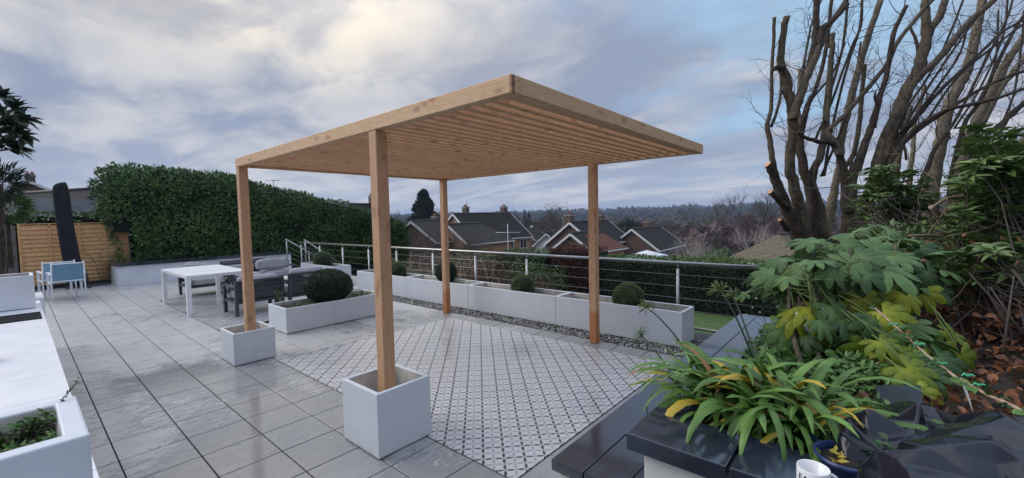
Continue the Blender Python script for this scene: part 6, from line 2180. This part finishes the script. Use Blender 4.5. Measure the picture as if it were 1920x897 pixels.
def house(name, label, A, B, w, drop, base, wall, roofm, hipA=0.0, hipB=0.0, over=0.30, barge=True, eave_gutter=True, windows=(), cat='house', chimneys=(), wall_in=0.35):
    """A, B ridge ends (world). w half width to the eaves. hip > 0 pulls the eave beyond the ridge end"""
    A, B = Vector(A), Vector(B)
    B.z = A.z
    t = thing(name, label, cat, (A.x, A.y, base))
    inv = WM[t.name].inverted()
    L_ = lambda p: inv @ Vector(p)
    ax = (B - A); ax.z = 0; ax.normalize()
    nr = Vector((-ax.y, ax.x, 0))
    ez = A.z - drop
    ea = A - ax * hipA; eb = B + ax * hipB
    Az = lambda p, s: Vector((p.x, p.y, ez)) + nr * w * s
    planes = [[Az(ea, 1), Az(eb, 1), B, A], [Az(eb, -1), Az(ea, -1), A, B]]
    if hipA: planes.append([Az(ea, -1), Az(ea, 1), A])
    if hipB: planes.append([Az(eb, 1), Az(eb, -1), B])
    rf = roof_mesh('roof', [[L_(q) for q in p] for p in planes], M[roofm], t, 0.14)
    # walls
    wi = w - wall_in
    oa = ea + ax * (over if not hipA else wall_in); ob = eb - ax * (over if not hipB else wall_in)
    zt = ez - 0.02
    c = [oa + nr * wi, ob + nr * wi, ob - nr * wi, oa - nr * wi]
    mb = MB()
    pts = [L_((q.x, q.y, base)) for q in c] + [L_((q.x, q.y, zt + (drop * wall_in / w) * 0.9)) for q in c]
    mb.add(pts, [(0, 1, 5, 4), (1, 2, 6, 5), (2, 3, 7, 6), (3, 0, 4, 7)])
    for end, hip, i1, i2 in ((oa, hipA, 7, 4), (ob, hipB, 5, 6)):
        if not hip:
            ap = L_((end.x, end.y, A.z - 0.20))
            mb.add([pts[i1], pts[i2], ap], [(0, 1, 2)])
    mb.build('wall', M[wall], t)
    if barge:
        for end, hip in ((ea, hipA), (eb, hipB)):
            if hip: continue
            for s in (1, -1):
                off = ax * (-0.03 if end is ea else 0.03)
                MB().beam(L_(Az(end, s) + off - Vector((0, 0, 0.10))), L_(Vector((end.x, end.y, A.z - 0.10)) + off), 0.05, 0.24).build('bargeboard', M['whitepaint'], t)
    if eave_gutter:
        for s in (1, -1):
            MB().beam(L_(Az(ea, s) + nr * s * 0.03 - Vector((0, 0, 0.10))), L_(Az(eb, s) + nr * s * 0.03 - Vector((0, 0, 0.10))), 0.10, 0.14).build('gutter', M['whitepaint'], t)
        for end, hip in ((ea, hipA), (eb, hipB)):
            if hip: MB().beam(L_(Az(end, 1) - Vector((0, 0, 0.10))), L_(Az(end, -1) - Vector((0, 0, 0.10))), 0.10, 0.14).build('gutter', M['whitepaint'], t)
    MB().tube([L_(A + Vector((0, 0, 0.03))), L_(B + Vector((0, 0, 0.03)))], 0.11, 8).build('ridge_tiles', M[roofm + '_r'] if (roofm + '_r') in M else M['plinth2'], t)
    # windows: (side, u along ridge 0..1 or metres on the gable, z, width, height)
    for (side, u, z, ww, hh) in windows:
        if side in ('+', '-'):
            s = 1 if side == '+' else -1
            q = oa.lerp(ob, u) + nr * (wi + 0.01) * s; e = ax; nn = nr * s
        else:
            end, sgn = (oa, -1) if side == 'A' else (ob, 1)
            q = end + nr * u + ax * 0.01 * sgn; e = nr; nn = ax * sgn
        q = Vector((q.x, q.y, z))
        fr = MB()
        for (dx, dz, a_, b_) in ((0, hh / 2, ww, 0.09), (0, -hh / 2, ww, 0.11), (-ww / 2, 0, 0.08, hh), (ww / 2, 0, 0.08, hh), (0, 0, 0.06, hh)):
            p = q + e * dx + Vector((0, 0, dz)) + nn * 0.02
            fr.beam(L_(p - e * a_ / 2), L_(p + e * a_ / 2), 0.10, b_)
        f_ = fr.build('window', M['whitepaint'], t)
        MB().beam(L_(q - e * ww / 2), L_(q + e * ww / 2), 0.05, hh).build('pane', M['glass'], f_)
    for (u, side, hh, sz) in chimneys:
        q = A.lerp(B, u) + nr * side
        zb = A.z - abs(side) / w * drop - 0.3
        ch = MB().box(tuple(L_((q.x - sz, q.y - sz, zb))), tuple(L_((q.x + sz, q.y + sz, A.z + hh)))).build('chimney', M['brick_d'], t)
        MB().box(tuple(L_((q.x - sz - 0.06, q.y - sz - 0.06, A.z + hh - 0.25))), tuple(L_((q.x + sz + 0.06, q.y + sz + 0.06, A.z + hh - 0.12)))).build('band', M['greypaint'], ch)
        for k in (-0.45, 0.45):
            MB().lathe(tuple(L_((q.x + sz * k, q.y, A.z + hh))), [(0.12, 0), (0.10, 0.26), (0.0, 0.27)], 10).build('chimney_pot', M['potred'], ch)
    return t


M['plinth2'] = plain('dark_ridge_tile', (0.045, 0.042, 0.042), 0.7)
M['potred'] = plain('terracotta_pot', (0.22, 0.09, 0.05), 0.8)


def aerial(label, p, h, bars, wide, vert=False):
    t = thing('tv_aerial', label, 'aerial', tuple(p))
    MB().tube([(0, 0, -0.6), (0, 0, h)], 0.035, 6).build('mast', M['steel'], t)
    mb = MB()
    if bars:
        mb.tube([tuple(-RT * wide / 2 + Vector((0, 0, h))), tuple(RT * wide / 2 + Vector((0, 0, h)))], 0.025, 5)
    for i in range(bars):
        u = (i + 0.5) / bars - 0.5
        c = RT * wide * u + Vector((0, 0, h))
        dd = Vector((0, 0, 0.22)) if vert else FW * 0.25 + Vector((0, 0, 0.06))
        mb.tube([c - dd, c + dd], 0.018, 4)
    if bars: mb.build('rods', M['steel'], t)
    return t


h1 = house('house', 'large dark roofed house with two chimneys, between the middle and far right posts', W(848.5, 401, 58), W(957, 401, 67), 4.4, 3.6, -6.2, 'brick_y', 'roof',
           windows=(('-', 0.86, -2.3, 1.5, 1.3), ('-', 0.60, -2.3, 1.3, 1.2), ('A', 0.5, -0.5, 0.6, 0.6)), chimneys=((0.22, 0.2, 1.0, 0.36), (0.90, 0.3, 1.05, 0.42)))
h1b = house('house_wing', 'brick front wing of the big house with a hipped grey roof and white gable edge', W(838, 421, 50), W(902, 421.5, 55), 3.2, 2.3, -6.2, 'brick_y', 'roof_gr', hipB=3.0, windows=(('-', 0.55, -3.6, 1.2, 1.2),))
h2 = house('house', 'dark brick house with a white edged gable, just left of the far right post', W(1067.5, 417, 50), W(1140, 414, 60), 3.5, 2.7, -6.5, 'brick_r', 'roof', chimneys=((0.10, 0.6, 1.0, 0.42), (0.86, 0.4, 0.95, 0.42)), windows=(('-', 0.7, -3.6, 1.6, 1.0),))
h2b = house('house_wing', 'small gabled front wing of the dark brick house with red tiles behind', W(1069, 438, 46), W(1110, 437, 52), 2.15, 1.65, -6.5, 'brick_r', 'roof', barge=True)
h2c = house('house_wing', 'lean red tiled roof beside the far right post', W(1092, 439, 48.5), W(1128, 440, 52), 2.6, 1.9, -6.5, 'brick_y', 'roof_red', hipB=1.8, barge=False)


def join_wing(main, wing, what):
    """a wing belongs to its house: hand its walls and roof over to the house"""
    d = wing.location - main.location
    for ch in list(wing.children):
        ch.parent = main
        ch.location = ch.location + d
        if ch.name.startswith(('roof', 'wall')): ch['label'] = what
    bpy.data.objects.remove(wing)


join_wing(h1, h1b, 'front wing with a hipped grey roof and white gable edge')
join_wing(h2, h2b, 'small gabled front wing')
join_wing(h2, h2c, 'lean red tiled part of the roof')
h3 = house('house', 'dark brick house with one white gable edge, right of the far right post', W(1184, 429.5, 55), W(1238, 425, 65), 3.6, 2.75, -7.0, 'brick_r', 'roof', chimneys=((0.62, 0.5, 0.9, 0.4),), windows=(('-', 0.25, -4.0, 1.2, 1.2), ('-', 0.50, -4.0, 1.2, 1.2), ('-', 0.78, -4.0, 1.2, 1.2)))
h4 = house('bungalow', 'bungalow with a mossy brown hipped roof in front of the tree trunks', W(1460, 440, 33), W(1474, 440, 33.8), 3.0, 2.0, -6.0, 'brick_y', 'roof_moss', hipA=2.8, hipB=2.8, barge=False, windows=(('-', 0.5, -2.6, 1.9, 0.9), ('A', 0.3, -2.6, 1.6, 0.9)))
h5 = house('house', 'grey roofed house left of the middle post, with a white gable edge', W(770, 415, 48), W(826, 414, 54), 3.3, 2.4, -6.0, 'brick_r', 'roof_gr', chimneys=((0.85, 0.2, 0.6, 0.3),))
h6 = house('house', 'brick gabled house far behind the fence at the left edge', W(52, 338, 40), W(72, 352, 50), 2.7, 1.55, -0.2, 'brick_r', 'roof', chimneys=((0.2, 0.0, 0.8, 0.35),))
h7 = house('house', 'long low dark roof behind the ivy, left of the laurel hedge', W(30, 364, 30), W(196, 362, 27), 1.9, 1.35, -0.2, 'render', 'roof', barge=False)
h8 = house('house', 'house roof with a chimney peeping over the laurel hedge by the nearest post', W(655, 383, 45), W(706, 384, 48), 3.0, 2.2, -1.0, 'brick_r', 'roof', chimneys=((0.84, 0.0, 1.0, 0.3),))
o = MB().box((-3.0, 20.3, 1.9), (2.1, 22.0, 2.62)).build('flat_roof_shed', M['greypaint'])
tag(o, 'pale grey flat roofed shed edge showing above the ivy', 'shed')
for i, (px, py, d, w_, lab) in enumerate(((997, 423, 90, 2.3, 'tiny white gabled house in the valley, left of the bare oak'), (1024, 438, 74, 2.6, 'small half timbered gable below the bare oak'), (980, 429, 82, 2.6, 'small brown roof right of the big house'))):
    house('far_house', lab, W(px, py, d), W(px + 26, py + 1, d + 7), w_, w_ * 0.85, -7.5, 'render' if i < 2 else 'brick_r', 'roof_gr' if i else 'roof', windows=(('A', 0.0, W(px, py, d).z - w_ * 0.9, 0.8, 0.8),))
aerial('tall thin aerial on the left chimney of the big house', W(875, 384, 60), 1.15, 4, 0.01)
mb = MB()
a2 = aerial('thin aerial mast behind the right chimney of the big house', W(962, 398, 68), 2.3, 5, 1.3)
aerial('tv aerial sticking up over the laurel hedge', W(513, 345, 30), 0.25, 5, 1.0)
aerial('very thin tall mast over the bare oak', W(1063, 400, 75), 3.9, 0, 0.1)
t = thing('pole_cross', 'pale crossed washing line pole in front of the big house', 'pole', tuple(W(953, 480, 40)))
MB().tube([(0, 0, -1.5), (0, 0, 3.0)], 0.032, 6).build('mast', M['whitepaint'], t)
MB().tube([tuple(-RT * 1.15 + Vector((0, 0, 2.2))), tuple(RT * 1.15 + Vector((0, 0, 2.2)))], 0.028, 6).build('cross_arm', M['whitepaint'], t)

cp = thing('canopy', 'white pyramid garden canopy behind the conifer hedge', 'gazebo', tuple(W(1213, 500, 42)))
c = Vector(cp.location)
hw = 1.6; ztop = W(1213, 469, 42).z - c.z; ze = W(1213, 480, 42).z - c.z
MB().add([(-hw, -hw, ze), (hw, -hw, ze), (hw, hw, ze), (-hw, hw, ze), (0, 0, ztop), (-hw, -hw, ze - 0.3), (hw, -hw, ze - 0.3), (hw, hw, ze - 0.3), (-hw, hw, ze - 0.3)],
         [(0, 1, 4), (1, 2, 4), (2, 3, 4), (3, 0, 4), (0, 5, 6, 1), (1, 6, 7, 2), (2, 7, 8, 3), (3, 8, 5, 0)]).build('cover', M['canopy'], cp)
for sx in (-1, 1):
    for sy in (-1, 1): MB().tube([(sx * hw * 0.96, sy * hw * 0.96, -1.5), (sx * hw * 0.96, sy * hw * 0.96, ze - 0.02)], 0.03, 6).build('leg', M['alu'], cp)


# ------------------------------------------------------------------ trees
def grow(mb, p, d, L, r, lvl, maxl, spread, grav, sides, out):
    n = 3
    q = Vector(p); pts = [Vector(p)]
    for i in range(n):
        d = (d + Vector((random.gauss(0, 0.10), random.gauss(0, 0.10), random.gauss(0, 0.08) + grav * 0.3))).normalized()
        q = q + d * L / n
        pts.append(Vector(q))
    mb.tube(pts, [r, r * 0.88, r * 0.76, r * 0.62], max(3, sides - lvl), cap=False)
    out.append((pts[-1], d))
    if lvl >= maxl: return
    k = random.choice((2, 3, 3)) if lvl > 0 else random.choice((3, 4))
    for j in range(k):
        a = random.uniform(0, 2 * PI)
        e1 = d.cross(Vector((0.3, 0.2, 1))).normalized(); e2 = d.cross(e1)
        nd = (d + (e1 * math.cos(a) + e2 * math.sin(a)) * spread * random.uniform(0.6, 1.2)).normalized()
        st = pts[-1] if j else pts[2]
        grow(mb, st, nd, L * random.uniform(0.62, 0.86), r * 0.60, lvl + 1, maxl, spread, grav, sides, out)


def bare_tree(name, label, p, H, maxl=6, spread=0.55, mat='twig_far', seed=1, r=None, grav=0.12, haze=None, stems=1, hn=0, group=None):
    random.seed(seed)
    t = thing(name, label, 'tree', tuple(p), group=group)
    mb = MB(); out = []
    r = r or H * 0.022
    for s in range(stems):
        d = Vector((random.gauss(0, 0.12), random.gauss(0, 0.12), 1)) if stems == 1 else Vector((random.gauss(0, 0.35), random.gauss(0, 0.35), 1))
        grow(mb, Vector((random.gauss(0, 0.1), random.gauss(0, 0.1), -0.5)), d.normalized(), H * 0.30, r, 0, maxl, spread, grav, 6, out)
    mb.build('branches', M[mat], t)
    if haze:   # the fine outer twigs
        P, D = [], []
        for (q, d) in out[len(out) // 3:]:
            for _ in range(hn):
                P.append(q + Vector((random.gauss(0, 1), random.gauss(0, 1), random.gauss(0, 1))) * H * 0.03 + Vector(p)); D.append(d + Vector((random.gauss(0, .6), random.gauss(0, .6), random.gauss(0.2, .5))))
        n = len(P)
        leaf_cloud('twigs', np.array(P), np.array(D), rng.normal(0, 1, (n, 3)), H * rng.uniform(0.02, 0.05, n), 0.07, M[haze], t)['kind'] = 'stuff'
    return t


def ground_at(px, d):
    q = W(px, 430, d)
    return Vector((q.x, q.y, terr_z(q.x, q.y)))


def height_for(px, py, d):
    return W(px, py, d).z - ground_at(px, d).z


M['h_brown'] = mat_leaf('bare_crown_brown', (0.062, 0.048, 0.036), (0.145, 0.112, 0.084), 0.9, 0.0)
M['h_purple'] = mat_leaf('bare_crown_purple', (0.070, 0.038, 0.042), (0.135, 0.080, 0.082), 0.9, 0.0)
M['h_tan'] = mat_leaf('bare_crown_tan', (0.13, 0.085, 0.05), (0.22, 0.15, 0.09), 0.9, 0.0)
M['h_green'] = mat_leaf('far_evergreen', (0.010, 0.022, 0.013), (0.030, 0.055, 0.028), 0.9, 0.0)


def evergreen(name, label, px, pytop, d, wpx, kind='cone', n=2600, mat='h_green', seed=0, base_py=None):
    random.seed(seed)
    g = ground_at(px, d)
    H = height_for(px, pytop, d); R0 = wpx / 2 * d / FPX
    t = thing(name, label, 'tree', tuple(g))
    P, N, T = [], [], []
    for i in range(n):
        a = random.uniform(0, 2 * PI)
        if kind == 'cone':
            u = random.random() ** 0.7
            rr = R0 * (1 - u) ** 0.8 * (0.75 + 0.25 * math.sin(u * 26 + 1.3 * math.sin(a * 3))) * (0.8 + 0.3 * random.random())
            z = H * (0.12 + 0.88 * u)
        else:
            dd = Vector((random.gauss(0, 1), random.gauss(0, 1), random.gauss(0, 1))).normalized()
            k = (0.6 + 0.4 * random.random()) * (1 + 0.3 * mnoise.noise(dd * 2.3 + g))
            a = math.atan2(dd.y, dd.x); rr = R0 * math.hypot(dd.x, dd.y) * k; z = H * 0.62 + H * 0.38 * dd.z * k
        P.append(g + Vector((rr * math.cos(a), rr * math.sin(a), z))); N.append((math.cos(a), math.sin(a), 0.5)); T.append(min(1, max(0, 0.4 + 0.4 * math.sin(a * 3 + z) * 0.5 + random.uniform(-.3, .3))))
    leaf_cloud('crown', np.array(P), unit(np.array(N) * 0.7 + rng.normal(0, .5, (n, 3))), unit(np.array(N) + rng.normal(0, .5, (n, 3))), R0 * rng.uniform(0.10, 0.22, n), 0.5, M[mat], t, tint=np.array(T))['kind'] = 'stuff'
    MB().tube([(0, 0, -0.5), (0, 0, H * 0.8)], [H * 0.02 + 0.1, 0.05], 7).build('trunk', M['bark_dk'], t)
    return t


evergreen('conifer_tree', 'tall dark pointed conifer left of the middle pergola post', 796, 362, 85, 92, 'cone', 6000, seed=3)
evergreen('evergreen_tree', 'dark round topped evergreen right of the big house chimney', 967, 391, 100, 18, 'round', 900, seed=4)
evergreen('evergreen_tree', 'small pointed evergreen in the valley right of the big house', 984, 398, 110, 26, 'cone', 700, seed=5)
evergreen('evergreen_tree', 'second small pointed evergreen in the valley, nearer the bare oak', 992, 400, 112, 26, 'cone', 700, seed=6)
evergreen('pine_tree', 'broad green pine right of the far right post', 1176, 409, 95, 46, 'round', 2000, seed=7)
evergreen('evergreen_tree', 'dark evergreen clump at the left of the conifer, over the hedge end', 746, 397, 90, 20, 'round', 900, seed=8)
evergreen('evergreen_tree', 'low dark evergreen left of the conifer', 762, 400, 92, 16, 'round', 700, seed=9)
bare_tree('brown_tree', 'brown leafless tree beside the tall conifer, behind the middle post', ground_at(838, 88), height_for(838, 378, 88), 5, 0.55, 'twig_far', 13, haze='h_tan', hn=5)
bare_tree('bare_tree', 'leafless tree between the middle post and the big house gable', ground_at(861, 84), height_for(861, 388, 84), 5, 0.5, 'twig_far', 14, haze='h_tan', hn=3)
bare_tree('bare_oak', 'round crowned leafless oak behind the dark brick gabled house', ground_at(1058, 76), height_for(1058, 380, 76), 7, 0.62, 'twig_far', 15, haze='h_brown', hn=1)
bare_tree('bare_oak', 'leafless oak against the sky left of the pollarded trees', ground_at(1405, 92), height_for(1405, 352, 92), 7, 0.55, 'twig_far', 16)
bare_tree('bare_oak', 'second leafless oak on the skyline, right of the first', ground_at(1432, 95), height_for(1432, 354, 95), 7, 0.50, 'twig_far', 17)
bare_tree('bare_tree', 'slim leafless tree on the skyline above the white stemmed birch', ground_at(1310, 100), height_for(1310, 378, 100), 6, 0.45, 'twig_far', 18)
bare_tree('birch_tree', 'white stemmed bare birch in the valley beside the third brick house', ground_at(1288, 45), height_for(1292, 420, 45), 5, 0.38, 'twig_white', 19, r=0.07, stems=5)
bare_tree('birch_tree', 'pale curving bare tree in front of the purple birches', ground_at(1405, 48), height_for(1400, 398, 48), 5, 0.5, 'twig_white', 20, r=0.09, stems=2)
for i, (px, py, d, w_, m_) in enumerate(((1385, 398, 66, 44, 'h_purple'), (1420, 392, 70, 50, 'h_purple'), (1452, 400, 64, 46, 'h_purple'), (1340, 415, 72, 60, 'h_brown'), (1250, 405, 90, 60, 'h_brown'), (1300, 408, 85, 60, 'h_brown'), (1490, 400, 66, 50, 'h_purple'), (1215, 412, 92, 40, 'h_brown'))):
    labs = ['leftmost purple crowned bare birch behind the mossy roof', 'middle purple crowned birch, highest of the purple trees', 'right hand purple birch touching the pollarded trunks', 'brown bare tree between the white birch and the purple ones', 'brown bare tree behind the third brick house roof', 'brown bare tree behind the white stemmed birch', 'purple bare birch half behind the pollarded trunks', 'brown bare tree left of the third house chimney']
    t = bare_tree('birch_tree' if m_ == 'h_purple' else 'bare_tree', labs[i], ground_at(px, d), height_for(px, py, d), 5, 0.5, 'twig_purple' if m_ == 'h_purple' else 'twig_far', 30 + i, haze=m_, hn=9)
bush('amber_shrub', 'rounded amber leaved shrub in front of the purple birches', tuple(ground_at(1378, 40) + Vector((0, 0, 1.0))), 1.7, 1.5, 2.6, 1500, 'amber', 0.14)
bush('laurel_bush', 'green shrubs left of the amber shrub, beyond the conifer hedge', tuple(ground_at(1340, 32) + Vector((0, 0, 1.2))), 3.0, 1.6, 2.4, 1900, 'laurel', 0.16)
for i, (px, d, hh, lab) in enumerate(((1150, 36, 3.2, 'bare russet bushes below the third brick house'), (1175, 38, 3.4, 'bare bush in front of the white gable edge of the third house'), (890, 34, 3.6, 'bare twiggy bush in front of the brick wing'), (800, 30, 4.2, 'dark bare bush below the grey roofed house'), (850, 30, 3.6, 'bare bush right of the middle post'), (770, 26, 3.6, 'bare bush beside the end of the laurel hedge'))):
    bare_tree('bare_bush', lab, ground_at(px, d), hh, 4, 0.7, 'twig' if i > 1 else 'twig_purple', 50 + i, r=0.035, stems=5, haze='h_tan' if i < 2 else 'h_brown', hn=3)

# ------------------------------------------------------------------ valley woodland, too far to tell tree from tree
random.seed(91)
def woods(name, label, n, dr, pxr, mats, rs, k, seed, hgt):
    random.seed(seed)
    P, N, T, S_ = [], [], [], []
    for i in range(n):
        d = dr[0] * (dr[1] / dr[0]) ** random.random()
        px = random.uniform(*pxr)
        g = ground_at(px, d)
        R0 = random.uniform(*rs) * (1 + d / 600.0)
        H = hgt * random.uniform(0.6, 1.15)
        tt = random.random()
        for j in range(k):
            dd = Vector((random.gauss(0, 1), random.gauss(0, 1), random.gauss(0, 1))).normalized() * random.random() ** 0.33
            P.append(g + Vector((dd.x * R0, dd.y * R0, H * 0.55 + dd.z * H * 0.45))); N.append(dd); T.append(min(1, max(0, tt * 0.7 + dd.z * 0.2 + random.uniform(-.15, .25)))); S_.append(R0 * random.uniform(0.22, 0.5))
    n_ = len(P)
    o = leaf_cloud(name, np.array(P), rng.normal(0, 1, (n_, 3)) + np.array([0, 0, 0.25]), rng.normal(0, 1, (n_, 3)), np.array(S_), 0.75, M[mats], None, tint=np.array(T))
    return tag(o, label, 'woodland', kind='stuff')


M['h_ridge'] = mat_leaf('far_ridge_wood', (0.026, 0.034, 0.030), (0.055, 0.056, 0.044), 0.95, 0.0)
woods('valley_woodland', 'brown leafless woodland filling the valley', 420, (100, 520), (700, 2050), 'h_brown', (2.5, 5.0), 80, 5, 6.0)
woods('evergreen_woodland', 'dark evergreens scattered through the valley woods', 170, (110, 300), (700, 2050), 'h_green', (2.2, 4.2), 60, 6, 5.5)
woods('hill_woodland', 'wooded ridge along the horizon', 900, (500, 1400), (600, 2100), 'h_ridge', (7, 13), 40, 7, 3.4)
woods('purple_woodland', 'purplish bare woods right of the railing', 110, (80, 220), (1180, 2000), 'h_purple', (2.5, 4.5), 90, 8, 6.0)

# ------------------------------------------------------------------ thin winter haze
m = bpy.data.materials.new('thin_haze'); m.use_nodes = True
nt = NT(m.node_tree); nt.n.clear()
out = nt.node('ShaderNodeOutputMaterial')
vol = nt.node('ShaderNodeVolumePrincipled')
vol.inputs['Color'].default_value = (0.60, 0.74, 1.0, 1)
vol.inputs['Density'].default_value = 0.00035
vol.inputs['Anisotropy'].default_value = 0.2
nt.l.new(vol.outputs[0], out.inputs['Volume'])
hz = MB().box((-3900, -3900, -14), (3900, 3900, 60)).build('haze', m)
tag(hz, 'thin bluish winter haze over the valley', kind='stuff')
